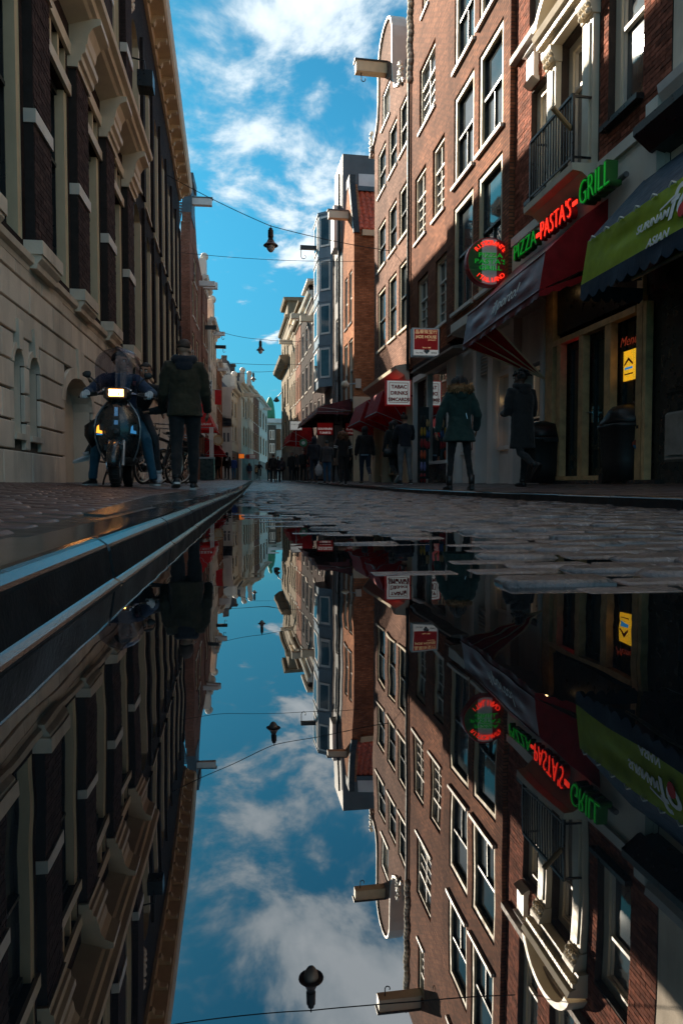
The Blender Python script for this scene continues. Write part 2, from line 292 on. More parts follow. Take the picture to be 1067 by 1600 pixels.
# ------------------------------------------------------------------ mesh helpers
def wloc(o):
    v = Vector((0, 0, 0))
    while o is not None: v += o.location; o = o.parent
    return v
class MB:
    def __init__(s): s.v = []; s.f = []; s.m = []
    def add(s, vs, fs, mi=0):
        k = len(s.v); s.v.extend([tuple(p) for p in vs]); s.f.extend([tuple(i + k for i in f) for f in fs]); s.m.extend([mi] * len(fs)); return s
    def quad(s, a, b, c, d, mi=0): return s.add([a, b, c, d], [(0, 1, 2, 3)], mi)
    def poly(s, pts, mi=0): return s.add(pts, [tuple(range(len(pts)))], mi)
    def hexa(s, p, mi=0):   # 8 points: bottom loop 0-3, top loop 4-7
        return s.add(p, [(3, 2, 1, 0), (4, 5, 6, 7), (0, 1, 5, 4), (1, 2, 6, 5), (2, 3, 7, 6), (3, 0, 4, 7)], mi)
    def box(s, x0, x1, y0, y1, z0, z1, mi=0):
        return s.hexa([(x0, y0, z0), (x1, y0, z0), (x1, y1, z0), (x0, y1, z0), (x0, y0, z1), (x1, y0, z1), (x1, y1, z1), (x0, y1, z1)], mi)
    def prism(s, pts, off, mi=0):   # closed polygon extruded by off
        n = len(pts); a = [Vector(p) for p in pts]; b = [p + Vector(off) for p in a]
        return s.add(a + b, [tuple(range(n - 1, -1, -1)), tuple(range(n, 2 * n))] + [(i, (i + 1) % n, n + (i + 1) % n, n + i) for i in range(n)], mi)
    def tube(s, pts, rad, n=8, mi=0, side=None, cap=True):
        pts = [Vector(p) for p in pts]; m = len(pts); k = len(s.v); vs = []; fs = []
        if not isinstance(rad, (list, tuple)): rad = [rad] * m
        ref = Vector(side) if side is not None else None
        for i in range(m):
            T = (pts[min(i + 1, m - 1)] - pts[max(i - 1, 0)]);
            T = T.normalized() if T.length > 1e-9 else Vector((0, 0, 1))
            if ref is None:
                ref = Vector((1, 0, 0)) if abs(T.x) < 0.8 else Vector((0, 1, 0))
            A = (ref - T * ref.dot(T)).normalized(); B = T.cross(A)
            if side is None: ref = A
            ra, rb = rad[i] if isinstance(rad[i], (list, tuple)) else (rad[i], rad[i])
            for j in range(n):
                a = 2 * math.pi * j / n; vs.append(pts[i] + A * (ra * math.cos(a)) + B * (rb * math.sin(a)))
        for i in range(m - 1):
            for j in range(n):
                fs.append((i * n + j, i * n + (j + 1) % n, (i + 1) * n + (j + 1) % n, (i + 1) * n + j))
        if cap: fs.append(tuple(range(n - 1, -1, -1))); fs.append(tuple((m - 1) * n + j for j in range(n)))
        return s.add(vs, fs, mi)
    def lathe(s, prof, c=(0, 0, 0), n=14, mi=0, axis='Z'):
        vs = []; fs = []; m = len(prof)
        for r, h in prof:
            for j in range(n):
                a = 2 * math.pi * j / n; x, y = max(r, 1e-4) * math.cos(a), max(r, 1e-4) * math.sin(a)
                p = {'Z': (x, y, h), 'X': (h, x, y), 'Y': (x, h, y)}[axis]
                vs.append((p[0] + c[0], p[1] + c[1], p[2] + c[2]))
        for i in range(m - 1):
            for j in range(n): fs.append((i * n + j, i * n + (j + 1) % n, (i + 1) * n + (j + 1) % n, (i + 1) * n + j))
        fs.append(tuple(range(n - 1, -1, -1))); fs.append(tuple((m - 1) * n + j for j in range(n)))
        return s.add(vs, fs, mi)
    def ball(s, c, r, n=14, m=10, mi=0):
        rx, ry, rz = r if isinstance(r, (list, tuple)) else (r, r, r)
        vs = [(c[0], c[1], c[2] - rz)]; fs = []
        for i in range(1, m):
            a = -math.pi / 2 + math.pi * i / m
            for j in range(n):
                b = 2 * math.pi * j / n; vs.append((c[0] + rx * math.cos(a) * math.cos(b), c[1] + ry * math.cos(a) * math.sin(b), c[2] + rz * math.sin(a)))
        vs.append((c[0], c[1], c[2] + rz)); L = len(vs) - 1
        for j in range(n): fs.append((0, 1 + (j + 1) % n, 1 + j)); fs.append((L, 1 + (m - 2) * n + j, 1 + (m - 2) * n + (j + 1) % n))
        for i in range(m - 2):
            for j in range(n):
                a = 1 + i * n; fs.append((a + j, a + (j + 1) % n, a + n + (j + 1) % n, a + n + j))
        return s.add(vs, fs, mi)
    def build(s, name, mats, parent=None, smooth=False, world=True, coll=True):
        me = bpy.data.meshes.new(name)
        off = wloc(parent) if (parent is not None and world) else Vector((0, 0, 0))
        if off.length > 0: v = [(p[0] - off.x, p[1] - off.y, p[2] - off.z) for p in s.v]
        else: v = s.v
        me.from_pydata(v, [], s.f)
        if not isinstance(mats, (list, tuple)): mats = [mats]
        for q in mats: me.materials.append(MATS[q] if isinstance(q, str) else q)
        if len(mats) > 1: me.polygons.foreach_set('material_index', s.m)
        if smooth: me.polygons.foreach_set('use_smooth', [True] * len(me.polygons))
        me.update()
        o = bpy.data.objects.new(name, me); COL.objects.link(o); o.parent = parent
        return o
def tag(o, label=None, cat=None, group=None, kind=None):
    if label: o['label'] = label
    if cat: o['category'] = cat
    if group: o['group'] = group
    if kind: o['kind'] = kind
    return o
def thing(name, loc, label, cat, group=None, rz=0.0):
    o = bpy.data.objects.new(name, None); COL.objects.link(o); o.location = loc; o.rotation_euler = (0, 0, rz); o.empty_display_size = 0.2
    return tag(o, label, cat, group)
def copy_tree(o, parent=None):
    c = o.copy(); COL.objects.link(c); c.parent = parent
    for ch in list(o.children): copy_tree(ch, c)
    return c
def text(body, size, origin, xd, yd, mats, parent, name='lettering', extrude=0.004, align='CENTER', shear=0.0, bold=0.0, sx=1.0, mi=None, taper=0.0):
    """flat lettering with a little thickness; origin = middle of the base line, xd/yd = reading and up directions"""
    cu = bpy.data.curves.new('font', 'FONT'); cu.body = body; cu.size = size; cu.align_x = align; cu.extrude = extrude; cu.offset = bold; cu.shear = shear
    cu.resolution_u = 3; cu.space_line = 0.9
    o = bpy.data.objects.new('font', cu); COL.objects.link(o)
    dg = bpy.context.evaluated_depsgraph_get(); me = bpy.data.meshes.new_from_object(o.evaluated_get(dg))
    bpy.data.objects.remove(o); bpy.data.curves.remove(cu)
    xd = Vector(xd).normalized(); yd = Vector(yd).normalized(); zd = xd.cross(yd).normalized(); off = wloc(parent) if parent else Vector((0, 0, 0))
    origin = Vector(origin) - off
    for v in me.vertices:
        x, y, z = v.co; v.co = origin + xd * (x * sx) + yd * y + zd * z
    me.materials.clear(); me.materials.append(MATS[mats]); me.update(); me.name = name
    ob = bpy.data.objects.new(name, me); COL.objects.link(ob); ob.parent = parent
    return ob

# ------------------------------------------------------------------ facades
class Fac:
    """a street front: x = x0 + m (y - y0); u is y along it, d is the distance out towards the street"""
    def __init__(s, x0, y0, m, side): s.x0, s.y0, s.m, s.side = x0, y0, m, side   # side +1: front faces +x
    def pt(s, u, z, d=0.0): return Vector((s.x0 + s.m * (u - s.y0) + s.side * d, u - s.side * s.m * d, z))
    def uz(s, px, py, d=0.0):
        r = ray(px, py); k = s.x0 - s.m * s.y0 + s.side * d
        t = k / (r.x - s.m * r.y); return (t * r.y, CAMZ + t * r.z)
    def u(s, px, py=600, d=0.0): return s.uz(px, py, d)[0]
    def z(s, px, py, d=0.0): return s.uz(px, py, d)[1]
    def box(s, mb, u0, u1, z0, z1, d0, d1, mi=0):
        P = s.pt
        mb.hexa([P(u0, z0, d0), P(u1, z0, d0), P(u1, z0, d1), P(u0, z0, d1), P(u0, z1, d0), P(u1, z1, d0), P(u1, z1, d1), P(u0, z1, d1)], mi)
    def rect(s, mb, u0, u1, z0, z1, d, mi=0): mb.quad(s.pt(u0, z0, d), s.pt(u1, z0, d), s.pt(u1, z1, d), s.pt(u0, z1, d), mi)
    def mould(s, mb, u0, u1, prof, mi=0):
        """profile [(d,z)...] swept along the front, ends closed"""
        a = [s.pt(u0, z, d) for d, z in prof]; b = [s.pt(u1, z, d) for d, z in prof]; n = len(prof)
        mb.add(a + b, [tuple(range(n)), tuple(range(2 * n - 1, n - 1, -1))] + [(i, i + n, (i + 1) % n + n, (i + 1) % n) for i in range(n)], mi)
def wall(mb, F, u0, u1, z0, z1, ops, rev=0.18, mw=0, mr=None, depth=7.0, top=True):
    mr = mw if mr is None else mr
    us = sorted({u0, u1} | {a for o in ops for a in o[:2]}); zs = sorted({z0, z1} | {a for o in ops for a in o[2:4]})
    us = [a for a in us if u0 <= a <= u1]; zs = [a for a in zs if z0 <= a <= z1]
    for i in range(len(us) - 1):
        run = None
        for j in range(len(zs) - 1):
            cu, cz = (us[i] + us[i + 1]) / 2, (zs[j] + zs[j + 1]) / 2
            hole = any(o[0] < cu < o[1] and o[2] < cz < o[3] for o in ops)
            if not hole:
                if run is None: run = zs[j]
            if run is not None and (hole or j == len(zs) - 2):
                F.rect(mb, us[i], us[i + 1], run, zs[j] if hole else zs[j + 1], 0, mw); run = None
    for o in ops:
        a, b, c, d = o[:4]; P = F.pt; e = -rev
        mb.quad(P(a, c, 0), P(a, d, 0), P(a, d, e), P(a, c, e), mr); mb.quad(P(b, c, 0), P(b, d, 0), P(b, d, e), P(b, c, e), mr)
        mb.quad(P(a, c, 0), P(b, c, 0), P(b, c, e), P(a, c, e), mr)
        if len(o) > 4 and o[4]:
            rise = o[4]; n = 10; cu, w = (a + b) / 2, (b - a) / 2
            cv = [(cu - w * math.cos(math.pi * k / n), d - rise + rise * math.sin(math.pi * k / n)) for k in range(n + 1)]
            for k in range(n):
                (ua, za), (ub, zb) = cv[k], cv[k + 1]
                mb.quad(P(ua, za, 0), P(ub, zb, 0), P(ub, d, 0), P(ua, d, 0), mw); mb.quad(P(ua, za, 0), P(ub, zb, 0), P(ub, zb, e), P(ua, za, e), mr)
        else: mb.quad(P(a, d, 0), P(b, d, 0), P(b, d, e), P(a, d, e), mw)
    if depth:
        P = F.pt
        for u in (u0, u1): mb.quad(P(u, z0, 0), P(u, z1, 0), P(u, z1, -depth), P(u, z0, -depth), mw)
        mb.quad(P(u0, z0, -depth), P(u1, z0, -depth), P(u1, z1, -depth), P(u0, z1, -depth), mw)
        if top: mb.quad(P(u0, z1, 0), P(u1, z1, 0), P(u1, z1, -depth), P(u0, z1, -depth), mw)
def window(F, par, a, b, c, d, frame='cream', sash='green_black', pane='glass', fw=0.09, dep=-0.05, rail=0.5, mull=1, bars=None, sill='white_paint', tmull=0, thick=0.07, name='window', glassd=None, sillout=0.05, rec=0.18):
    """frame > sash, pane, sill.  rail = height fraction of the meeting rail, mull = upright bars below it, tmull above it"""
    m = MB(); e0, e1 = dep - thick, dep
    F.box(m, a + .004, a + fw, c + .004, d - .004, e0, e1); F.box(m, b - fw, b - .004, c + .004, d - .004, e0, e1)
    F.box(m, a + fw, b - fw, d - fw, d - .004, e0, e1 - .003); F.box(m, a + fw, b - fw, c + .004, c + fw * .7, e0, e1 - .003)
    w = m.build(name, frame, par)
    ia, ib, ic, idd = a + fw, b - fw, c + fw * .7, d - fw
    g = MB(); gd = e0 - .012 if glassd is None else glassd
    F.rect(g, a, b, c, d, gd); g.build('pane', pane, w)
    if sash:
        q = MB(); s0, s1 = e0 - .01, e0 + .032; bw = .032
        F.box(q, ia, ia + bw, ic, idd, s0, s1); F.box(q, ib - bw, ib, ic, idd, s0, s1)
        F.box(q, ia + bw, ib - bw, ic, ic + bw, s0, s1 - .002); F.box(q, ia + bw, ib - bw, idd - bw, idd, s0, s1 - .002)
        rz = ic + (idd - ic) * rail if rail else None
        if rail: F.box(q, ia + bw, ib - bw, rz - .025, rz + .025, s0, s1 + .02)
        def up(n, z0, z1):
            for k in range(n):
                u = ia + (ib - ia) * (k + 1) / (n + 1); F.box(q, u - .014, u + .014, z0, z1, s0, s1 - .005)
        top0 = rz if rail else ic
        if rail: up(mull, ic, rz)
        up(tmull, top0, idd)
        if bars and rail:
            for k in range(bars):
                z = ic + (rz - ic) * (k + 1) / (bars + 1); F.box(q, ia, ib, z - .011, z + .011, s0, s1 - .008)
        q.build('sash', sash, w)
    if sill:
        q = MB(); F.box(q, a - .04, b + .04, c - .075, c - .002, -rec + .01, sillout); q.build('sill', sill, w)
    return w

EMIT('sign_white_lit', (.9, .9, .86), .035, (.74, .73, .70)); EMIT('sign_red_lit', (.7, .02, .02), .012, (.45, .02, .02))

def lit_interior():
    m, t, b = newmat('lit_interior'); tc = N(t, 'ShaderNodeTexCoord').outputs['Object']
    c = MIX(t, ramp(t, noise(t, tc, 5, 4), 0.38, 0.62), (0.05, 0.025, 0.012), (0.55, 0.30, 0.11)); LK(t, c, b.inputs['Base Color']); LK(t, c, b.inputs['Emission Color']); b.inputs['Emission Strength'].default_value = 0.16
lit_interior()
EMIT('letter_gold_lit', (.9, .66, .35), .06, (.6, .42, .2))
# ================================================================== ground
_PY = np.array([-40, 0, 9, 12, 16, 24, 34, 46, 70, 110, 160]); _PZ = np.array([0, 0, 0, .008, .03, .10, .20, .31, .55, .95, 1.3])
def P(y): return float(np.interp(y, _PY, _PZ))
_BY = [0.2, .5, .75, .96, 1.08, 1.23, 1.5, 1.83, 2.2, 2.63, 3.19, 4.55, 7.5, 10.9, 13]
_BX = [1.4, 1.1, .80, .62, .46, .40, .50, .585, .50, .39, .205, .083, -.06, -.23, -.5]
KL, KR, KH = -0.262, 2.95, 0.086
def zroad(x, y):
    t = x - float(np.interp(y, _BY, _BX)) + 0.05 * math.sin(x * 7.1 + y * 2.3) + 0.03 * math.sin(y * 6.3) + 0.03 * math.sin(x * 19.0 + y * 9.0)
    z = 0.030 * t if t < 0 else 0.013 * min(t, 0.4) + 0.020 * max(0, min(t, 1.0) - 0.4)
    return max(-0.045, min(z, 0.022)) - 0.014 * max(0, x - 2.2) + P(y)
def zleft(x, y): return P(y) + KH + 0.051 * min(2.6, max(0, -x + KL))
def zright(x, y): return P(y) + 0.09 + 0.05 * min(2.6, max(0, x - KR))
def xedge(y): return float(np.interp(y, [0.2, 1.24, 4.47, 9.05, 14, 60], [-.425, -.434, -.68, -.82, -.86, -.86]))
def grid(name, xs, ys, zf, mats, midx=None, label=None, kind='structure', cat='ground', skirt=None):
    m = MB(); nx, ny = len(xs), len(ys)
    vs = [(x, y, zf(x, y)) for y in ys for x in xs]
    for j in range(ny - 1):
        for i in range(nx - 1):
            m.f.append((j * nx + i, j * nx + i + 1, (j + 1) * nx + i + 1, (j + 1) * nx + i)); m.m.append(midx(xs[i], ys[j]) if midx else 0)
    m.v = vs; o = m.build(name, mats, smooth=True)
    return tag(o, label, cat, None, kind)
ys_n = list(np.arange(-6, 16, 0.1)); ys_f = [16, 18, 20, 24, 28, 34, 40, 46, 52, 58]
BRY = 15.6
road = grid('road', list(np.linspace(-0.25, 2.94, 60)), [-30, -12] + ys_n + ys_f, lambda x, y: zroad(x, y) - (0.013 if y < BRY else 0), ['wet_joint', 'road_far'],
            lambda x, y: 0 if y < BRY else 1, 'street of dark wet bricks with a long puddle beside the left kerb', cat='road')
grid('ground', [-60, -14, 16, 60], [-60, 30, 57, 58, 70, 110, 160, 300], lambda x, y: P(y) - 0.35 if y < 57.5 else P(y) + 0.06, 'road_far', None, 'ground under the street and the far end of it', cat='ground')
# ---- standing water
wm = MB(); wm.quad((-0.255, -6, 0), (2.94, -6, 0), (2.94, 12.5, 0), (-0.255, 12.5, 0))
tag(wm.build('puddle_water', 'water'), 'still puddle beside the left kerb mirroring the street', 'water', None, 'structure')
# ---- bricks of the road
def brick_mesh(L, Wd, hh=0.05, ch=0.009):
    m = MB(); a, b = L / 2, Wd / 2
    lo = [(-a, -b, -hh), (a, -b, -hh), (a, b, -hh), (-a, b, -hh)]; mid = [(x, y, -ch) for x, y, _ in lo]
    tp = [((a - ch * 1.3) * (1 if x > 0 else -1), (b - ch * 1.3) * (1 if y > 0 else -1), 0) for x, y, _ in lo]
    m.add(lo + mid + tp, [(0, 1, 5, 4), (1, 2, 6, 5), (2, 3, 7, 6), (3, 0, 4, 7), (4, 5, 9, 8), (5, 6, 10, 9), (6, 7, 11, 10), (7, 4, 8, 11), (8, 9, 10, 11)])
    return m
def lay(parent, items, L, Wd, mat, nind, name='brick'):
    """items: (x, y, z, rz, pitch, roll) sorted nearest first; the first nind become objects, the rest one mesh"""
    protos = []
    for k in range(4):
        m = brick_mesh(L * (1 - 0.012 * k), Wd * (1 - 0.02 * (k % 3)), 0.05, 0.007 + 0.0014 * k)
        me = bpy.data.meshes.new(name); me.from_pydata(m.v, [], m.f); me.materials.append(MATS[mat]); me.polygons.foreach_set('use_smooth', [i_ < 8 for i_ in range(len(me.polygons))]); me.update(); protos.append(me)
    off = wloc(parent)
    for i, (x, y, z, rz, rx, ry) in enumerate(items[:nind]):
        o = bpy.data.objects.new(name, protos[i % 4]); COL.objects.link(o); o.parent = parent
        o.location = Vector((x, y, z)) - off; o.rotation_euler = (rx, ry, rz)
    rest = items[nind:]
    if rest:
        base = np.array(brick_mesh(L, Wd).v); fc = np.array(brick_mesh(L, Wd).f); n = len(rest); A = np.array(rest)
        c, s_ = np.cos(A[:, 3]), np.sin(A[:, 3])
        jx = 1 - 0.03 * rng.random(n); jy = 1 - 0.05 * rng.random(n)
        bx = base[None, :, 0] * jx[:, None]; by = base[None, :, 1] * jy[:, None]
        X = A[:, 0, None] + bx * c[:, None] - by * s_[:, None]; Y = A[:, 1, None] + bx * s_[:, None] + by * c[:, None]
        Z = A[:, 2, None] + base[None, :, 2] + by * A[:, 4, None] - bx * A[:, 5, None]
        V = np.stack([X - off.x, Y - off.y, Z - off.z], -1).reshape(-1, 3); Fc = (fc[None] + (np.arange(n) * len(base))[:, None, None]).reshape(-1, 4)
        me = bpy.data.meshes.new(name + '_field'); me.vertices.add(len(V)); me.vertices.foreach_set('co', V.ravel())
        me.loops.add(Fc.size); me.loops.foreach_set('vertex_index', Fc.ravel()); me.polygons.add(len(Fc))
        me.polygons.foreach_set('loop_start', np.arange(len(Fc)) * 4); me.materials.append(MATS[mat]); me.polygons.foreach_set('use_smooth', [i_ % 9 < 8 for i_ in range(len(Fc))]); me.update(calc_edges=True)
        o = bpy.data.objects.new(name + '_field', me); COL.objects.link(o); o.parent = parent; tag(o, kind='stuff')
def road_bricks():
    L, Wd = 0.212, 0.088; items = []; y = 0.30; r = 0
    while y < BRY:
        x = -0.2 + (0.5 * L if r % 2 else 0.0) + rng.normal(0, .006) + 0.1
        while x < KR - 0.08:
            t = x - float(np.interp(y, _BY, _BX))
            if t > -0.22:
                z = zroad(x, y) + rng.normal(0, .0045) + 0.002 * math.sin(x * 9 + y * 7)
                items.append((x, y + rng.normal(0, .003), z, rng.normal(0, .015), rng.normal(0, .016), rng.normal(-.008, .007)))
            x += L + rng.normal(0, .002)
        y += Wd + 0.001; r += 1
    vis = lambda q: (q[2] > -0.006 and q[1] > 0.6 and -0.05 < q[0] / q[1] < 0.68)
    items.sort(key=lambda q: (not vis(q), q[0] ** 2 + q[1] ** 2))
    lay(road, items, L - 0.014, Wd - 0.010, 'wet_brick', 300)
road_bricks()

# ---- left pavement: kerb stones, slabs, pavers
XL = -2.7
lp = grid('left_pavement', [-14, -5.3, -2.8, -2.2, -1.5, -1.0, -0.72, -0.5, -0.40], [-30, -5] + list(np.arange(0, 12, 0.5)) + [12, 16, 20, 24, 30, 34, 40, 46, 52, 58],
          lambda x, y: zleft(x, y) - 0.008, ['wet_joint', 'pavement_far'], lambda x, y: 0 if y < 9.4 else 1, 'brick pavement along the left wall, wet near the kerb', cat='pavement')
rp = grid('right_pavement', [2.99, 3.3, 3.8, 4.4, 5.2, 6.0, 16], [-30, -5] + list(np.arange(0, 16, 1.0)) + [16, 20, 24, 28, 34, 40, 46, 52, 58],
          lambda x, y: zright(x, y), 'pavement_far', None, 'brick pavement in front of the shops on the right', cat='pavement')
def kerb_mesh(L, side):
    """side -1: left kerb (face towards +x, x = KL), top carries on away from the road"""
    T = KH if side < 0 else 0.105; e = T - 0.086     # battered face, two bevels shaped at an angle to mirror the sky
    pr = [(0.024, -0.09), (0.022, 0.002), (0.019, 0.005), (0.012, 0.0098), (0.009, 0.0115), (0.001, 0.063 + e), (-0.0005, 0.068 + e), (-0.004, 0.0725 + e), (-0.0155, 0.0805 + e), (-0.021, 0.0836 + e), (-0.029, 0.0856 + e), (-0.037, 0.086 + e), (-0.165, 0.086 + e), (-0.165, -0.09)]
    m = MB(); n = len(pr); ch = 0.005
    rows = [(-L / 2, ch), (-L / 2 + ch, 0), (L / 2 - ch, 0), (L / 2, ch)]
    for y, ins in rows:
        for d, z in pr: m.v.append(((d - ins * (1 if d > -0.1 else 0)) * (1 if side < 0 else -1), y, z - (ins if z > 0.03 else 0)))
    for k in range(3):
        for i in range(n): m.f.append((k * n + i, k * n + (i + 1) % n, (k + 1) * n + (i + 1) % n, (k + 1) * n + i)); m.m.append(1 if i in (0, 4) else 0)
    m.f.append(tuple(range(n))); m.f.append(tuple(range(4 * n - 1, 3 * n - 1, -1))); m.m += [0, 0]
    return m
def kerbs():
    L = 0.82; par = tag(bpy.data.objects.new('left_kerb', None), 'row of dark wet granite kerb stones beside the puddle', 'kerb', None, 'structure'); COL.objects.link(par)
    m = kerb_mesh(L - 0.006, -1); first = m.build('kerb_stone', ['wet_granite', 'kerb_face'], par, smooth=False)
    y = 1.28 - L * 1.5; i = 0
    while y < 56:
        o = first if i == 0 else first.copy()
        if i: COL.objects.link(o)
        o.location = (KL + rng.normal(0, .0015), y, P(y) + rng.normal(0, .0012)); o.rotation_euler = (math.atan((P(y + .3) - P(y - .3)) / .6), 0, rng.normal(0, .0015))
        y += L; i += 1
    L = 1.0; par = tag(bpy.data.objects.new('right_kerb', None), 'row of granite kerb stones below the shops on the right', 'kerb', None, 'structure'); COL.objects.link(par)
    first = kerb_mesh(L - 0.006, 1).build('kerb_stone', ['wet_granite', 'kerb_face'], par)
    y = -5.0; i = 0
    while y < 56:
        o = first if i == 0 else first.copy()
        if i: COL.objects.link(o)
        o.location = (KR + rng.normal(0, .002), y, P(y) - 0.013 + rng.normal(0, .0015)); o.rotation_euler = (math.atan((P(y + .5) - P(y - .5))), 0, rng.normal(0, .0015))
        y += L; i += 1
    # slabs between kerb and pavers
    y = 0.2
    while y < 13:
        L = 0.62; a, b = xedge(y) + .004, xedge(y + L) + .004; k = KL - 0.169; g = 0.004
        if k - max(a, b) > 0.02:
            m = MB(); z0, z1 = zleft(k, y), zleft(k, y + L); ta, tb = zleft(a, y), zleft(b, y + L)
            m.hexa([(a, y + g, ta - .06), (k, y + g, z0 - .06), (k, y + L - g, z1 - .06), (b, y + L - g, tb - .06), (a, y + g, ta - .001), (k, y + g, z0 - .002), (k, y + L - g, z1 - .002), (b, y + L - g, tb - .001)])
            m.build('slab', 'wet_slab', lp)
        y += L
    L, Wd = 0.2, 0.1; items = []; y = 0.5; r = 0
    while y < 9.4:
        x = xedge(y) - 0.055 - (L / 2 if r % 2 else 0)
        if r % 2: items.append((xedge(y) - 0.03, y, zleft(xedge(y), y) + .001, 0, 0.0, 0.0)) if False else None
        while x > XL + 0.02:
            items.append((x - L / 2 + 0.05, y + rng.normal(0, .002), zleft(x, y) + rng.normal(0, .0012), rng.normal(0, .012), rng.normal(0, .006), 0.051 + rng.normal(0, .005)))
            x -= L + .004
        y += Wd + .003; r += 1
    items.sort(key=lambda q: (q[0] / q[1] < -0.36, q[0] ** 2 + q[1] ** 2))
    lay(lp, items, L - .004, Wd - .004, 'wet_paver', 300, 'paver')
kerbs()

PM('shop_wood', (0.10, 0.075, 0.06), 0.6, 0.4, 1.2, stain=.4)
# ================================================================== left side of the street
FL = Fac(XL, 0.0, 0.0, 1)
FB = Fac(XL, 15.72, -0.0364, 1)
def left_stone_front():
    """stucco plinth, brick piers on pedestals, tall windows, bracketed cornice"""
    Y0, Y1 = 2.6, 15.7
    b = thing('stone_fronted_building', FL.pt(5, 0, -3), 'tall building with cream stone base and dark brick piers behind the scooter', 'building')
    pz = [.16, .57, .895, 1.23, 1.55, 1.87, 2.2, 2.54, 2.76]
    n1 = (FL.u(17), FL.u(32)); n2 = (FL.u(41.5), FL.u(57)); dr = (FL.u(97), FL.u(140))
    ops = [(n1[0], n1[1], .76, 1.72, .17), (n2[0], n2[1], .76, 1.72, .17), (dr[0], dr[1], .14, 1.78, .42)]
    sp, pw, p0 = 2.05, 0.70, 8.74
    piers = [p0 + sp * k for k in range(-2, 4)]
    wins = [(p + pw + .10, p + sp - .12) for p in piers if p + sp < Y1]
    up = [(a, c, 3.05, 5.85) for a, c in wins] + [(a + .02, c - .02, 6.05, 6.45) for a, c in wins] + [(a, c, 8.1, 11.6) for a, c in wins]
    base = MB(); wall(base, FL, Y0, Y1, 0.0, 2.8, ops, 0.26, 0, 1, 7.0, False)
    for o in ops: FL.rect(base, o[0], o[1], o[2], o[3], -.26, 1)
    base.build('base_wall', ['groove', 'stucco'], b)
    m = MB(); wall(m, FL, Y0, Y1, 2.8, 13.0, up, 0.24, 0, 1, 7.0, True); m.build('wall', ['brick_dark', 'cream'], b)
    # rusticated blocks, each a stone
    def blocks(F, par, ya, yb, courses, holes, mat='stone_block', L=0.95):
        for j in range(len(courses) - 1):
            z0, z1 = courses[j] + .013, courses[j + 1] - .013
            hs = sorted([(a - .012, c + .012) for a, c, q0, q1 in holes if q0 < z1 - .03 and q1 > z0 + .03]); cur = ya + (0.0 if j % 2 else -L / 2); cuts = []
            edges = [ya] + [e for h in hs for e in h] + [yb]
            for k in range(0, len(edges), 2):
                s, e = edges[k], edges[k + 1]; s, e = max(s, ya), min(e, yb)
                if e - s < .05: continue
                t = s
                while t < e - .02:
                    nx = ya + (math.floor((t - ya + (L / 2 if j % 2 else 0)) / L + 1e-6) + 1) * L - (L / 2 if j % 2 else 0)
                    if nx - t < .2: nx += L
                    if e - nx < .25: nx = e
                    q = MB(); d = .045 + rng.normal(0, .003); f = .008
                    a0, a1 = t + .006, nx - .006; Pq = F.pt
                    q.add([Pq(a0, z0, -.01), Pq(a1, z0, -.01), Pq(a1, z1, -.01), Pq(a0, z1, -.01), Pq(a0, z0, d - f), Pq(a1, z0, d - f), Pq(a1, z1, d - f), Pq(a0, z1, d - f),
                           Pq(a0 + f, z0 + f, d), Pq(a1 - f, z0 + f, d), Pq(a1 - f, z1 - f, d), Pq(a0 + f, z1 - f, d)],
                          [(0, 1, 5, 4), (1, 2, 6, 5), (2, 3, 7, 6), (3, 0, 4, 7), (4, 5, 9, 8), (5, 6, 10, 9), (6, 7, 11, 10), (7, 4, 8, 11), (8, 9, 10, 11)])
                    q.build('stone', mat, par); t = nx
    holes = [(a, c, z0 - .02, z1 + .04) for a, c, z0, z1, _ in ops]
    holes[2] = (dr[0] - .02, dr[1] + .02, 0, 1.86)
    blocks(FL, b, 3.0, 15.68, pz, holes)
    # arch trims and keystones
    for (a, c, z0, z1, r) in ops:
        q = MB(); cu, w = (a + c) / 2, (c - a) / 2; t = .07 if w < .4 else .16; n = 14
        pin = [(cu - w * math.cos(math.pi * k / n), z1 - r + r * math.sin(math.pi * k / n)) for k in range(n + 1)]
        pout = [(cu - (w + t) * math.cos(math.pi * k / n), z1 - r + (r + t) * math.sin(math.pi * k / n)) for k in range(n + 1)]
        for k in range(n):
            A = [FL.pt(u, z, -.01) for u, z in (pin[k], pin[k + 1], pout[k + 1], pout[k])]; B = [FL.pt(u, z, .05) for u, z in (pin[k], pin[k + 1], pout[k + 1], pout[k])]
            q.hexa(A + B)
        q.build('arch_trim', 'stucco', b)
        q = MB(); kw = .055 if w < .4 else .12; zt = z1 + (.32 if w < .4 else .42)
        q.hexa([FL.pt(cu - kw, z1 - .01, -.01), FL.pt(cu + kw, z1 - .01, -.01), FL.pt(cu + kw, z1 - .01, .075), FL.pt(cu - kw, z1 - .01, .075),
                FL.pt(cu - kw * 1.7, zt, -.01), FL.pt(cu + kw * 1.7, zt, -.01), FL.pt(cu + kw * 1.7, zt, .075), FL.pt(cu - kw * 1.7, zt, .075)])
        q.build('keystone', 'stucco', b)
    for (a, c, z0, z1, r) in ops[:2]:
        q = MB(); FL.box(q, a - .03, c + .03, z0 - .07, z0 - .002, -.2, .07); q.build('sill', 'stucco', b)
    q = MB(); FL.mould(q, Y0, Y1, [(0, 2.70), (.05, 2.70), (.06, 2.76), (.11, 2.79), (.12, 2.86), (.06, 2.90), (0, 2.92)]); q.build('string_course', 'stucco', b)
    q = MB(); FL.box(q, 3, Y1, 0.0, .2, 0.0, .06); q.build('footing', 'stucco', b)
    # piers
    nb = 0
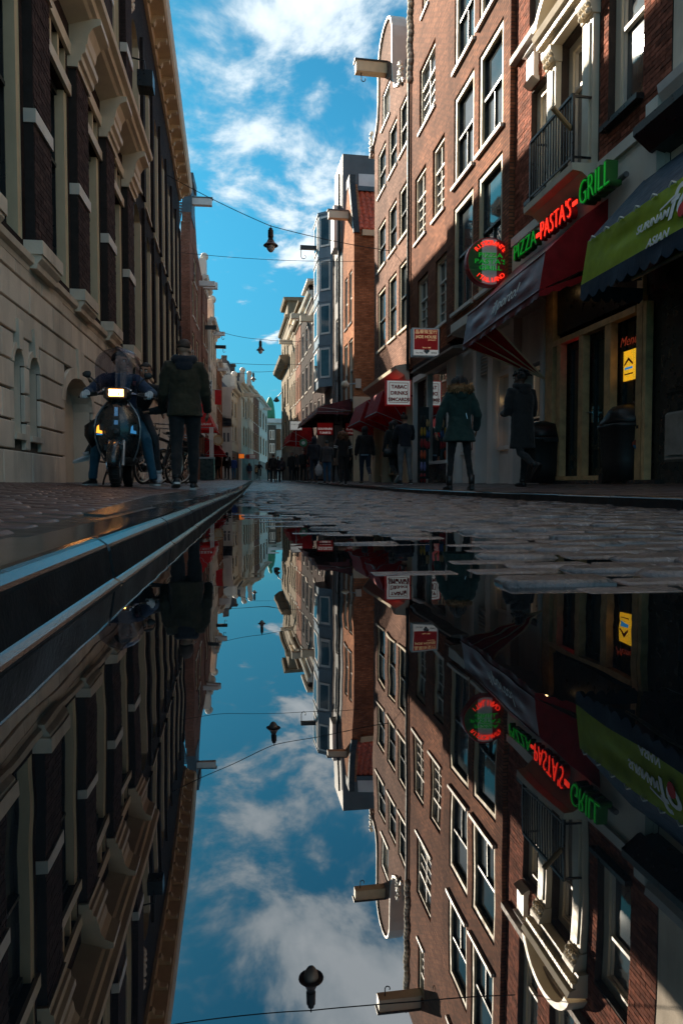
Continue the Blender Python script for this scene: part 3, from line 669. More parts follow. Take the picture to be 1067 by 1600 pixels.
    for i, p in enumerate(piers):
        e = p + pw; dfr = .12
        pr = MB(); FL.box(pr, p, e, 3.06, 6.30, -.02, dfr - .012); pier = pr.build('pier', 'mortar_dark', b)
        if p > 3:
            V = []; cc = 3.06
            st = MB(); r = 0
            while cc < 6.28:
                u = p - (0.11 if r % 2 else 0); z1 = cc + .056
                if not (4.44 < cc < 4.66 or 4.40 < cc < 4.62):
                    while u < e - .01:
                        a0, a1 = max(u, p) + .003, min(u + .213, e) - .003
                        if a1 - a0 > .03: V.append((a0, a1, cc, z1, dfr + rng.normal(0, .002)))
                        u += .218
                cc += .065; r += 1
            for (a0, a1, z0, z1, d) in V:
                t = MB(); FL.box(t if (nb < 150 and p > 8 and p < 10) else st, a0, a1, z0, z1, -.01, d)
                if t.v: t.build('brick', 'brick_piece_dark', pier); nb += 1
            if st.v: tag(st.build('brick_courses', 'brick_piece_dark', pier), kind='stuff')
        q = MB(); FL.box(q, p - .012, e + .012, 4.46, 4.62, -.02, dfr + .022); q.build('band_stone', 'white_paint', b)
        q = MB(); FL.box(q, p - .09, e + .09, 2.90, 3.06, -.02, dfr + .10); FL.mould(q, p - .06, e + .06, [(0, 2.74), (dfr + .02, 2.74), (dfr + .03, 2.80), (dfr + .08, 2.86), (dfr + .08, 2.90), (0, 2.90)])
        q.build('pedestal', 'stucco', b)
        q = MB(); FL.mould(q, p - .05, e + .05, [(0, 6.28), (dfr + .03, 6.28), (dfr + .04, 6.36), (dfr + .08, 6.38), (dfr + .09, 6.46), (dfr + .14, 6.50), (dfr + .15, 6.58), (dfr + .10, 6.62), (0, 6.62)]); q.build('capital', 'cream_pale', b)
        q = MB(); FL.mould(q, p + .08, e - .08, [(0, 6.60), (dfr + .06, 6.60), (dfr + .14, 6.70), (dfr + .16, 6.82), (dfr + .22, 6.92), (dfr + .34, 6.98), (dfr + .34, 7.06), (0, 7.06)]); q.build('bracket', 'cream_pale', b)
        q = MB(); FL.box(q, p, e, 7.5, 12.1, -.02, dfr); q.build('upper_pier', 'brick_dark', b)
        q = MB(); FL.box(q, p - .012, e + .012, 9.0, 9.18, -.02, dfr + .02); q.build('band_stone', 'white_paint', b)
    q = MB(); FL.mould(q, Y0, Y1, [(0, 6.44), (.05, 6.44), (.06, 6.60), (.0, 6.62)]); q.build('frieze', 'cream_pale', b)
    q = MB(); FL.mould(q, Y0, Y1 + .02, [(0, 6.95), (.16, 7.0), (.30, 7.04), (.34, 7.08), (.40, 7.10), (.42, 7.18), (.50, 7.21), (.52, 7.28), (.2, 7.36), (0, 7.38)]); q.build('cornice', 'cream_pale', b)
    for a, c in wins:
        if c < 4.5: continue
        window(FL, b, a, c, 3.05, 5.85, 'black_paint', 'black_paint', 'glass_dark', .09, -.10, .62, 0, sill=None, rec=.24)
        q = MB(); FL.box(q, c - .10, c + .005, 3.06, 5.84, -.232, -.012); q.build('jamb', 'cream', b)
        q = MB(); FL.box(q, a - .1, c + .1, 5.86, 6.02, -.02, .05); q.build('lintel', 'cream_pale', b)
        w = MB(); n = 3; L = (c - a - .04) / n
        for k in range(n + 1): FL.box(w, a + .02 + L * k - .035, a + .02 + L * k + .035, 6.05, 6.45, -.15, .0)
        w = w.build('transom_window', 'cream', b); g = MB(); FL.rect(g, a, c, 6.05, 6.45, -.14); g.build('pane', 'glass_dark', w)
        window(FL, b, a, c, 8.1, 11.6, 'cream', 'black_paint', 'glass_dark', .10, -.06, .6, 1, sill='cream_pale', rec=.24)
    q = MB(); FL.mould(q, Y0, Y1, [(0, 12.0), (.06, 12.05), (.06, 12.25), (0, 12.3)]); q.build('frieze', 'cream_pale', b)
    return b
left_stone_front()
def bracket_cornice(F, b, u0, u1, z, out, n, mat='cream', soff='cream'):
    q = MB(); F.mould(q, u0, u1, [(0, z - .30), (.08, z - .30), (.10, z - .06), (out - .08, z - .03), (out - .08, z + .0), (out - .03, z + .06), (out, z + .22), (out + .02, z + .40), (out - .1, z + .46), (0, z + .50)]); q.build('cornice', soff, b)
    for k in range(n):
        u = u0 + .25 + (u1 - u0 - .5) * k / (n - 1); q = MB()
        F.mould(q, u - .09, u + .09, [(.09, z - .26), (.16, z - .27), (.22, z - .16), (out - .14, z - .12), (out - .12, z - .032), (.09, z - .055)])
        q.build('bracket', mat, b)
bt = thing('roof_cornice', FL.pt(8, 12.6), 'long cream bracketed roof cornice above the stone fronted building', 'cornice')
bracket_cornice(FL, bt, 2.0, 15.7, 12.95, .55, 16)
def left_arched():
    b = thing('arched_window_building', FB.pt(22, 0, -3), 'dark brick building with two rows of tall arched windows behind the walking man', 'building')
    u0, u1 = 15.72, 31.6; jam = [17.7 + 2.15 * k for k in range(7)]; ww = 1.25
    ops = []; 
    for j in jam:
        if j > u1 - .3: continue
        ops += [(j - ww, j, 3.1, 6.75, .42), (j - ww, j, 7.35, 10.9, .42)]
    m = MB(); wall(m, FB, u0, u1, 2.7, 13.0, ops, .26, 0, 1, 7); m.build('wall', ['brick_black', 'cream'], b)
    lo = [(u, u + .5, .75, 1.25, .24) for u in (17.2, 19.3, 21.4, 23.6, 25.8, 28)]
    m = MB(); wall(m, FB, u0, u1, 0, 2.7, lo, .2, 0, 1, 7, False); m.build('base_wall', ['stucco', 'groove'], b)
    for o in lo:
        g = MB(); FB.rect(g, o[0], o[1], o[2], o[3], -.19); g.build('vent_opening', 'groove', b)
    z = [.2, .62, 1.04, 1.46, 1.88, 2.3, 2.62]
    q = MB(); FB.mould(q, u0, u1, [(0, 2.6), (.07, 2.62), (.10, 2.7), (.13, 2.74), (.13, 2.82), (0, 2.9)]); q.build('string_course', 'stucco', b)
    for a, c, z0, z1, r in ops:
        window(FB, b, a, c, z0, z1, 'black_paint', 'black_paint', 'glass_dark', .08, -.12, .55, 1, sill='cream', rec=.26)
        q = MB(); FB.box(q, c - .16, c + .004, z0 + .01, z1 - r * .55, -.252, .012); q.build('jamb', 'cream', b)
        q = MB(); FB.box(q, c + .26, c + .64, z0, z1 + .3, -.02, .07) if c + .7 < u1 else None
        if q.v: q.build('pier', 'brick_black', b)
    bracket_cornice(FB, b, u0 + .02, u1, 12.95, .55, 17)
    q = MB(); FB.box(q, u0 - .02, u0 + .06, 1.0, 12.6, .0, .09); q.build('drainpipe', 'black_paint', b)
    # dark box lantern and carved scroll near the top of the wall
    t = thing('wall_lantern', FB.pt(16.4, 9.1, .35), 'black box lantern on a bracket high on the dark brick wall', 'lantern')
    q = MB(); FB.box(q, 16.15, 16.55, 9.05, 9.4, .14, .48); q.build('lamp_box', 'black_paint', t)
    q = MB(); q.tube([FB.pt(16.35, 9.4, .30), FB.pt(16.35, 9.7, .28), FB.pt(16.35, 9.75, .0)], .02); q.build('bracket', 'black_paint', t)
    q = MB()
    for k in range(26):
        a = k * .42; r = .05 + .012 * k; q.ball(FB.pt(15.95 + r * math.cos(a), 10.9 + r * math.sin(a) * 1.6, .06), (.06, .06, .06), 8, 6)
    q.build('carved_scroll', 'cream_pale', b, smooth=True)
left_arched()

def beam(F, u, z, out, sz, mat, par, hook=True, cap=None, d0=-.1):
    """hoisting beam sticking out of a gable; part of its house"""
    q = MB(); F.box(q, u - sz * .5, u + sz * .5, z, z + sz * 1.15, d0, out); bm = q.build('hoist_beam', mat, par)
    if cap: q = MB(); F.box(q, u - sz * .6, u + sz * .6, z + sz * 1.15 + .002, z + sz * 1.15 + .05, d0, out + .05); q.build('beam_cap', cap, bm)
    if hook:
        c = F.pt(u, z, out - .2); q = MB()
        q.tube([c, c + Vector((0, 0, -.14))] + [c + Vector((.07 - .07 * math.cos(a), 0, -.20 - .07 * math.sin(a))) for a in (.2, .9, 1.6, 2.4, 3.1, 3.7)], .016, 6); q.build('hook', 'metal_dark', bm)
    return bm
def house(name, label, F, u0, u1, ztop, wallm, ops=(), frame='cream', sash='green_black', pane='glass', depth=6, rev=.16, z0=0.0, cornice=None, rail=.5, mull=1, bars=None, tmull=0, sill='white_paint', group=None, fw=.09, split=None, thickw=.07):
    b = thing(name, F.pt((u0 + u1) / 2, 0, -depth / 2), label, 'building', group)
    m = MB(); wall(m, F, u0, u1, z0, ztop, list(ops), rev, 0, 0, depth); m.build('wall', wallm, b)
    for o in ops: window(F, b, *o[:4], frame, sash, pane, fw, -.045, rail, mull, bars, sill, tmull, rec=rev)
    if cornice:
        q = MB(); F.mould(q, u0 - .04, u1 + .04, [(0, ztop - .45), (.08, ztop - .42), (.10, ztop - .22), (.28, ztop - .15), (.34, ztop - .05), (.36, ztop + .03), (0, ztop + .08)]); q.build('cornice', cornice, b)
    return b
def grid_ops(us, w, zs, h): return [(u, u + w, z, z + h) for z in zs for u in us]
# -------- houses further along on the left
def left_row():
    F2 = Fac(-3.25, 36.0, 0.0142, 1)
    b = house('gabled_brick_house', 'narrow brown brick house with slate roof and hoist beam beyond the long cornice', F2, 36.0, 42.2, 12.6, 'brick_red_muted', grid_ops([37.0, 39.1], 1.2, [3.6, 6.3, 9.0], 1.9) + [(38.0, 39.4, 11.0, 12.4)], depth=8)
    q = MB(); q.prism([F2.pt(36.0, 12.6, .02), F2.pt(36.0, 13.4, .02), F2.pt(36.5, 13.6, .02), F2.pt(36.9, 15.6, .02), F2.pt(38.1, 15.6, .02), F2.pt(39.6, 13.2, .02), F2.pt(42.2, 12.6, .02)], F2.pt(36.0, 0, -.45) - F2.pt(36.0, 0, 0)); q.build('gable', 'brick_red_muted', b)
    q = MB(); F2.box(q, 36.5, 38.3, 15.6, 16.05, -.7, .16); F2.box(q, 36.6, 38.2, 13.8, 15.6, -.42, .06); q.build('gable_top', 'lead', b)
    q = MB(); F2.box(q, 35.93, 36.0, 10.3, 12.45, -2.8, -.65); q.build('side_panel', 'grey_paint', b)
    q = MB(); F2.box(q, 35.93, 36.0, 9.0, 10.25, -2.8, -.65); q.build('side_opening', 'black_paint', b)  # black panel stands in for the darkness of an opening
    q = MB(); F2.box(q, 35.8, 36.02, 12.5, 12.7, -3.2, -.42); q.build('eave', 'cream', b)
    for i in range(9):
        for j in range(11):
            d = -.55 - .29 * i; t0 = j / 11; y = 35.9 + 2.6 * t0; z = 12.72 + 2.6 * t0; q = MB()
            q.add([F2.pt(y, z, d), F2.pt(y + .27, z + .25, d), F2.pt(y + .27, z + .27, d - .15), F2.pt(y, z + .05, d - .15), F2.pt(y, z, d - .28), F2.pt(y + .27, z + .25, d - .28)], [(0, 1, 2, 3), (3, 2, 5, 4)]); q.build('roof_tile', 'slate', b)
    beam(F2, 37.0, 14.6, 1.05, .30, 'grey_paint', b, False, 'grey_dark')
    beam(F2, 41.0, 11.6, .9, .24, 'grey_paint', b, False)
    q = MB(); F2.box(q, 36.05, 42.0, 3.0, 3.2, 0, .18); q.build('cornice', 'grey_paint', b)
    F3 = Fac(-3.1, 42.3, 0.014, 1)
    b = house('tall_brick_house', 'tall reddish house with white scroll gable and two hoist beams on the left row', F3, 42.3, 46.0, 12.6, 'brick_red_muted', grid_ops([42.7, 44.6], 1.0, [3.4, 6.0, 8.7], 1.9), depth=8, cornice='white_paint')
    q = MB(); F3.box(q, 43.5, 44.3, 12.6, 14.0, -.3, .12); q.ball(F3.pt(43.9, 14.2, .0), .25); q.build('gable_top', 'white_paint', b)
    beam(F3, 43.0, 12.0, .85, .32, 'grey_paint', b, False); beam(F3, 44.0, 9.8, .7, .2, 'black_paint', b)
    q = MB(); q.lathe([(.02, 0), (.22, .05), (.24, .12), (.0, .13)], F3.pt(42.8, 7.2, .3), 12, 0, 'X'); q.build('satellite_dish', 'white_paint', b)
    F4 = Fac(-2.9, 46.1, 0.016, 1)
    b = house('cream_gable_house', 'slim pale house with carved gable between brick houses on the left row', F4, 46.1, 51.5, 11.0, 'stucco', grid_ops([46.8, 48.6, 50.1], 1.0, [3.4, 6.0, 8.6], 1.8), depth=8, cornice='white_paint')
    q = MB(); F4.box(q, 47.0, 48.4, 11.0, 12.4, -.3, .12); q.ball(F4.pt(47.7, 12.6, 0), .28); q.build('gable_top', 'stucco', b)
    beam(F4, 48.6, 10.4, .8, .22, 'grey_paint', b); beam(F4, 50.6, 9.9, .75, .2, 'black_paint', b)
    F5 = Fac(-2.8, 51.6, 0.016, 1)
    b = house('low_brick_house', 'brick house with small hoist beam at the end of the left row', F5, 51.6, 57.6, 9.3, 'brick_rust', grid_ops([52.3, 54, 55.8], 1.0, [3.4, 5.9], 1.8), depth=8, cornice='white_paint')
    beam(F5, 52.4, 8.6, .8, .2, 'grey_paint', b)
    # white gable end that faces the camera, and the lower wing with blue slates in front of it
    y = 62.5; A = at_y(338, 600, y).x; B = at_y(377, 600, y).x
    zt = lambda py: at_y(350, py, y).z
    b = thing('white_gable_house', (-3, 64, 0), 'white plastered gable end with chimney at the bend of the street', 'building')
    q = MB(); q.prism([(A, y, 0), (B, y, 0), (B, y, zt(612)), (at_y(371, 600, y).x, y, zt(600)), (at_y(357, 600, y).x, y, zt(567)), (at_y(345, 600, y).x, y, zt(567)), (A, y, zt(590))], (0, 6, 0)); q.build('wall', 'white_paint', b)
    q = MB(); x0, x1 = at_y(345, 560, y).x, at_y(354, 560, y).x; q.box(x0, x1, y + .3, y + 1.6, zt(568), zt(558))
    for k in range(3): q.lathe([(.09, 0), (.11, .3), (.09, .32)], (x0 + .12 + k * (x1 - x0 - .2) / 2, y + .9, zt(558)), 8)
    q.build('chimney', 'brick_grey', b)
    q = MB(); xs = [at_y(p, 600, y).x for p in (355, 358, 372, 378)]; q.prism([(xs[0], y - .1, zt(566)), (xs[1], y - .1, zt(564)), (xs[2], y - .1, zt(598)), (xs[3], y - .1, zt(612)), (xs[3], y - .1, zt(617)), (xs[2] - .1, y - .1, zt(603))], (0, 6.2, 0)); q.build('roof', 'slate', b)
    y = 57.8; A = at_y(338, 600, y).x; B = at_y(362, 600, y).x; zt = lambda py: at_y(350, py, y).z
    b = thing('slate_wing', (-2.6, 58.5, 0), 'low white wing with a steep dark blue slate roof below the white gable', 'building')
    q = MB(); q.box(A, B, y + .1, y + 4, 0, zt(666)); q.build('wall', 'white_paint', b)
    q = MB(); n = 12
    for i in range(n):
        for j in range(10):
            x0 = A + (B - A) * i / n; x1 = A + (B - A) * (i + 1) / n; t0, t1 = j / 10, (j + 1) / 10; z0 = zt(666) + (zt(616) - zt(666)) * t0; z1 = zt(666) + (zt(616) - zt(666)) * t1; yy0, yy1 = y + 1.2 * t0, y + 1.2 * t1
            q.add([(x0, yy0, z0), (x1, yy0, z0), (x1, yy1, z1), (x0, yy1, z1), ((x0 + x1) / 2, yy0 - .12, z0 + .03), ((x0 + x1) / 2, yy1 - .05, z1)], [(0, 4, 5, 3), (4, 1, 2, 5), (0, 1, 4)])
    tag(q.build('roof_tiles', 'slate', b), kind='stuff')
    q = MB(); q.box(A, B + .1, y + 1.0, y + 1.5, zt(616), zt(612)); q.build('ridge', 'lead', b)
    for k, pl in enumerate((349, 355)):
        q = MB(); x0, x1 = at_y(pl, 680, y).x, at_y(pl + 3.5, 680, y).x; q.box(x0, x1, y + .06, y + .12, zt(690), zt(676)); q.build('window', 'grey_dark', b)
    # far houses on the left, in sunlight
    F6 = Fac(-2.0, 58, 0.0970, 1)
    zz = lambda px, py: F6.uz(px, py)[1]; uu = lambda px: F6.uz(px, 650)[0]
    spec = [(361.5, 375, 612, 'white_paint', 'white plastered house with a stepped gable, first of the sunlit far row'), (375, 387, 603, 'cream_pale', 'cream house with a white cornice in the sunlit far row'),
            (387, 396, 606, 'stucco', 'pale plastered house with a hoist beam in the sunlit far row'), (396, 405, 616, 'brick_mauve', 'brick house between two pale ones in the sunlit far row'), (405, 418, 628, 'white_paint', 'white corner house with a flat cornice ending the sunlit far row')]
    for i, (pa, pb, pt, mt, lb) in enumerate(spec):
        a, c = uu(pa), uu(pb) - .05; zt_ = zz((pa + pb) / 2, pt)
        n = 3; w = (c - a) / (n * 1.7); us = [a + (c - a) * (k + .5) / n - w / 2 for k in range(n)]
        h = (zt_ - 4.2) / 2; zs = [3.9, 3.9 + h]
        b = house('canal_house', lb, F6, a, c, zt_, mt, grid_ops(us, w, zs, h * .68), depth=7, cornice='white_paint', group='houses of the far left row')
        q = MB(); F6.box(q, a + .1, c - .1, .6, 3.0, -.02, .05); q.build('shop_front', 'shop_wood', b)
        mid = (a + c) / 2
        if i in (0, 1, 2):
            q = MB(); F6.box(q, mid - .9, mid + .9, zt_, zt_ + .7, -.3, .05); F6.box(q, mid - .5, mid + .5, zt_ + .7, zt_ + 1.3, -.3, .05); q.ball(F6.pt(mid, zt_ + 1.5, -.1), .28, 8, 6); q.build('gable_top', 'white_paint', b)
        if i in (1, 2, 4): beam(F6, mid, zt_ - 1.0, 1.0, .26, 'white_paint', b, False)
        if i < 4:
            q = MB(); q.prism([F6.pt(a, zt_, -.3), F6.pt(c, zt_, -.3), F6.pt(mid + 1.2, zt_ + 2.0, -2.2), F6.pt(mid - 1.2, zt_ + 2.0, -2.2)], F6.pt(a, 0, -4) - F6.pt(a, 0, 0)); q.build('roof', 'slate', b)
        q = MB(); F6.box(q, c - 1.0, c - .3, zt_ - .2, zt_ + 2.6, -2.6, -1.9); F6.box(q, c - 1.1, c - .2, zt_ + 2.6, zt_ + 2.8, -2.7, -1.8); q.build('chimney', 'brick_grey', b)
left_row()
# ================================================================== right side of the street
FR = Fac(4.9, 10.9, -0.0364, -1)
FR2 = Fac(4.8, 10.9, -0.0364, -1)
U = lambda px, py=400: FR.u(px, py)
U1F, U1N = U(803), U(1047, 200)
def brick_skin(F, par, u0, u1, z0, z1, holes, nind, d=.008):
    """running-bond bricks laid proud of a mortar wall, cut at the openings"""
    items = []; z = z0; r = 0; L, H = .218, .066
    while z < z1 - .02:
        segs = [(u0, u1)]
        for a, b, c, e in holes:
            if c < z + H - .012 and e > z + .012:
                segs = [s for (p, q) in segs for s in ((p, min(q, a)), (max(p, b), q)) if s[1] - s[0] > .02]
        for p, q in segs:
            k = math.floor((p - u0) / L - 1)
            while u0 + k * L < q:
                a0 = u0 + k * L + (L / 2 if r % 2 else 0); a, b = max(a0, p) + .004, min(a0 + L, q) - .004
                if b - a > .03: items.append((a, b, z + .004, z + H - .005, d + rng.normal(0, .0022)))
                k += 1
        z += H; r += 1
    items.sort(key=lambda t: (t[2] > 8.2, t[0] + abs(t[2] - 6.0) * .3))
    st = MB()
    for i, (a, b, c, e, dd) in enumerate(items):
        q = MB() if i < nind else st
        F.box(q, a, b, c, e, -.012, dd)
        if i < nind: q.build('brick', 'brick_piece', par)
    tag(st.build('brick_courses', 'brick_piece', par), kind='stuff')
def red_house():
    b = thing('red_brick_house', FR.pt((U1N + U1F) / 2, 0, -3), 'red brick house with pedimented balcony door above the neon restaurant letters', 'building')
    zb, zt = FR.z(828, 317), FR.z(828, 150)
    w1 = (U(858), U(828), zb, zt); dd = (U(914), U(874), FR.z(860, 309) + .06, FR.z(874, 81)); w3 = (U(1003, 200), U(949, 200), FR.z(949, 199), zt + .12)
    zs = FR.z(801.5, 110)
    w4 = (U(858, 100), U(827, 100), FR.z(827, 59), FR.z(827, 59) + 2.1); w5 = (w3[0], w3[1], w4[2], w4[3]); w6 = (dd[0], dd[1], w4[2], w4[3])
    ops = [w1, dd, w3, w4, w5, w6]; zf = FR.z(933, 262)
    m = MB(); wall(m, FR, U1N, U1F, 3.4, 12.2, ops, .24, 0, 0, 7); m.build('wall', 'mortar', b)
    holes = [(o[0] - .002, o[1] + .002, o[2] - (.09 if o is not dd else .0), o[3]) for o in ops] + [(dd[0] - .36, dd[1] + .36, zf - .3, 7.62)]
    brick_skin(FR, b, U1N, U1F - .01, zf + .0, 12.15, holes, 300)
    for o in (w1, w3): window(FR, b, *o, 'cream_pale', 'white_paint', 'glass', .14, -.10, .66, 0, None, 'black_paint', 0, sillout=.12, rec=.24)
    for o in (w4, w5, w6): window(FR, b, *o, 'cream_pale', 'white_paint', 'glass', .12, -.10, .5, 0, None, 'wood_grey', 0, sillout=.1, rec=.24)
    window(FR, b, *dd, 'cream_pale', 'white_paint', 'glass_blind', .13, -.12, .68, 0, None, None, 0, name='balcony_door', rec=.24)
    q = MB(); FR.box(q, w4[0] - .3, U1F - .02, zs - .02, zs + .09, 0, .14); FR.box(q, U1N, w4[0] - .3, zs - .02, zs + .09, 0, .14); q.build('string_course', 'wood_grey', b)
    # door surround: pilasters, capitals, entablature with dentils, arched pediment
    for u in (dd[0] - .17, dd[1] + .17):
        q = MB(); FR.box(q, u - .15, u + .15, zf - .25, dd[3] - .2, -.02, .10); FR.box(q, u - .085, u + .085, zf + .1, dd[3] - .3, .10, .125); q.build('pilaster', 'cream_pale', b)
        q = MB(); FR.mould(q, u - .17, u + .17, [(0, dd[3] - .2), (.12, dd[3] - .2), (.15, dd[3] - .1), (.20, dd[3] - .02), (.21, dd[3] + .05), (0, dd[3] + .05)])
        for k in range(3):
            for j in range(2): q.ball(FR.pt(u - .1 + .1 * k, dd[3] - .15 + .1 * j, .16), .045, 8, 6)
        q.build('capital', 'cream_pale', b)
    q = MB(); a0, a1 = dd[0] - .42, dd[1] + .42; e0 = dd[3] + .05
    FR.mould(q, a0, a1, [(0, e0), (.16, e0), (.17, e0 + .10), (.20, e0 + .12), (.20, e0 + .2), (.30, e0 + .24), (.34, e0 + .32), (0, e0 + .36)]); ent = q.build('entablature', 'cream_pale', b)
    n = 22
    for k in range(n):
        q = MB(); u = a0 + (a1 - a0) * (k + .5) / n; FR.box(q, u - .03, u + .03, e0 + .125, e0 + .19, .20, .25); q.build('dentil', 'cream_pale', ent)
    q = MB(); cu, hw = (a0 + a1) / 2, (a1 - a0) / 2; zp = e0 + .36; n = 16
    arc = lambda r, k: (cu - hw * r * math.cos(math.pi * (.12 + .76 * k / n)) / math.cos(math.pi * .12), zp - .25 * r + .80 * r * math.sin(math.pi * (.12 + .76 * k / n)))
    for k in range(n):
        A = [arc(1, k), arc(1, k + 1), arc(.84, k + 1), arc(.84, k)]
        q.hexa([FR.pt(u, z, 0) for u, z in A] + [FR.pt(u, z, .32) for u, z in A])
    q.build('pediment', 'cream_pale', b)
    q = MB()
    for k in range(14): a = k * .5; q.ball(FR.pt(cu + .22 * math.cos(a) * (1 + .1 * k) * .6, zp + .22 + .14 * math.sin(a), .05), (.06, .06, .06), 8, 6)
    q.build('carving', 'cream_pale', b, smooth=True)
    # niche on the wall
    q = MB(); u = U(836, 110); FR.box(q, u - .14, u + .14, zt + .14, zt + .62, 0, .10); FR.mould(q, u - .2, u + .2, [(0, zt + .62), (.16, zt + .62), (.08, zt + .76), (0, zt + .8)]); FR.mould(q, u - .18, u + .18, [(0, zt + .06), (.06, zt + .08), (.15, zt + .14), (0, zt + .14)]); q.build('wall_niche', 'grey_paint', b)
    # balcony slab and railing
    r0, r1 = dd[0] - .30, dd[1] + .30; zr = zf + .0
    q = MB(); FR.mould(q, r0 - .12, r1 + .12, [(0, zf - .30), (.10, zf - .28), (.30, zf - .12), (.44, zf - .10), (.45, zf + .0), (0, zf + .02)]); q.build('balcony_slab', 'cream_pale', b)
    rail = MB(); t = .022
    FR.box(rail, r0, r1, zf + 1.0, zf + 1.04, .36, .40); FR.box(rail, r0, r1, zf + .12, zf + .15, .365, .395)
    for u in (r0, r1): FR.box(rail, u - t, u + t, zf + .02, zf + 1.02, .362, .398); FR.box(rail, u - .012, u + .012, zf + .98, zf + 1.01, 0, .36); FR.box(rail, u - .012, u + .012, zf + .12, zf + .15, 0, .36)
    rail = rail.build('railing', 'black_paint', b); nb = 15
    for k in range(nb):
        q = MB(); u = r0 + (r1 - r0) * (k + 1) / (nb + 1); FR.box(q, u - .009, u + .009, zf + .15, zf + 1.0, .371, .389); q.build('baluster', 'black_paint', rail)
    q = MB(); q.tube([FR.pt(r0 + .05, zf + .55, .38), FR.pt(r0 - .1, zf + .75, .75)], .035); q.build('flag_holder', 'wood_raw', b)
    # white band under the brickwork
    q = MB(); FR.box(q, U1N, U1F - .02, 3.42, zf - .17, .0, .05); FR.box(q, U1N + .25, dd[0] - .46, zf - .165, zf - .01, -.01, .10); FR.box(q, dd[1] + .46, U1F - .02, zf - .165, zf - .01, -.01, .08)
    q.build('fascia_band', 'white_paint', b)
    q = MB(); u = U(1028, 170); FR.box(q, u - .22, u + .02, zf - .8, zf + .12, .05, .16); q.build('band_end', 'white_paint', b)
    return b, zf, dd
RB, ZF, RDD = red_house()
def corner_stone_house():
    b = thing('pale_stone_house', FR.pt(3, 0, -3), 'pale stone front with a dark ledge above the green awning', 'building')
    ops = [(5.3, 6.9, 5.2, 7.6), (5.3, 6.9, 8.6, 10.8)]
    m = MB(); wall(m, FR, 3.0, U1N - .02, 0, 12.0, ops, .2, 0, 0, 7); m.build('wall', 'stucco', b)
    for o in ops: window(FR, b, *o, 'cream_pale', 'black_paint', 'glass', .1, -.05, .5, 1, rec=.2)
    q = MB(); FR.mould(q, 3.0, U1N + .02, [(0, 4.78), (.10, 4.8), (.16, 4.9), (.18, 5.0), (0, 5.05)]); q.build('cornice', 'grey_paint', b)
    q = MB(); FR.mould(q, 6.0, U1N + .12, [(0, 4.2), (.2, 4.25), (.42, 4.42), (.42, 4.52), (0, 4.56)]); q.build('ledge', 'black_paint', b)
    # dark carved shop front
    q = MB(); FR.box(q, 3, U1N + .02, 0.0, 3.6, .0, .06); q.build('shop_front', 'green_black', b)
    for u in (U1N - .35, U1N - 1.0, U1N - 1.8, U1N - 2.6):
        for z0, z1 in ((.45, 1.05), (1.25, 2.3)):
            q = MB(); FR.mould(q, u - .22, u + .22, [(.06, z0), (.09, z0 + .03), (.09, z1 - .03), (.06, z1)]); FR.box(q, u - .15, u + .15, z0 + .08, z1 - .08, .09, .115); q.build('carved_panel', 'wood_grey' if z0 < 1 else 'green_black', b)
    return b
corner_stone_house()
def brown_house():
    """brown house with the big sash windows"""
    u0, u1 = U1F + .02, U(704)
    b = thing('brown_brick_house', FR.pt((u0 + u1) / 2, 0, -3), 'brown brick house with two columns of big cream framed sash windows behind the round sign', 'building')
    D = (FR2.u(785, 200), FR2.u(747, 200)); C = (FR2.u(739.5, 220), FR2.u(709, 220)); z = lambda px, py: FR2.z(px, py)
    rows = [(z(713, 487), z(751, 275)), (z(747, 243), z(747, 92)), (z(741.5, 56), z(741.5, 56) + 2.05), (12.9, 14.6)]
    ops = [(a, c, r[0], r[1]) for r in rows for a, c in (D, C)]
    m = MB(); wall(m, FR2, u0, u1, 3.6, 16.2, ops, .17, 0, 0, 7); m.build('wall', 'brick_brown', b)
    for i, o in enumerate(ops): window(FR2, b, *o, 'cream', 'green_black', 'glass', .12, -.03, .52, 1, sill='white_paint', sillout=.07, rec=.17, thick=.09)
    q = MB(); FR2.mould(q, u0, u1, [(0, 15.5), (.1, 15.55), (.35, 15.9), (.4, 16.15), (0, 16.25)]); q.build('cornice', 'cream', b)
    beam(FR2, (u0 + u1) / 2 + .4, 14.9, 1.0, .28, 'cream_pale', b, True, 'grey_dark')
    return b
brown_house()
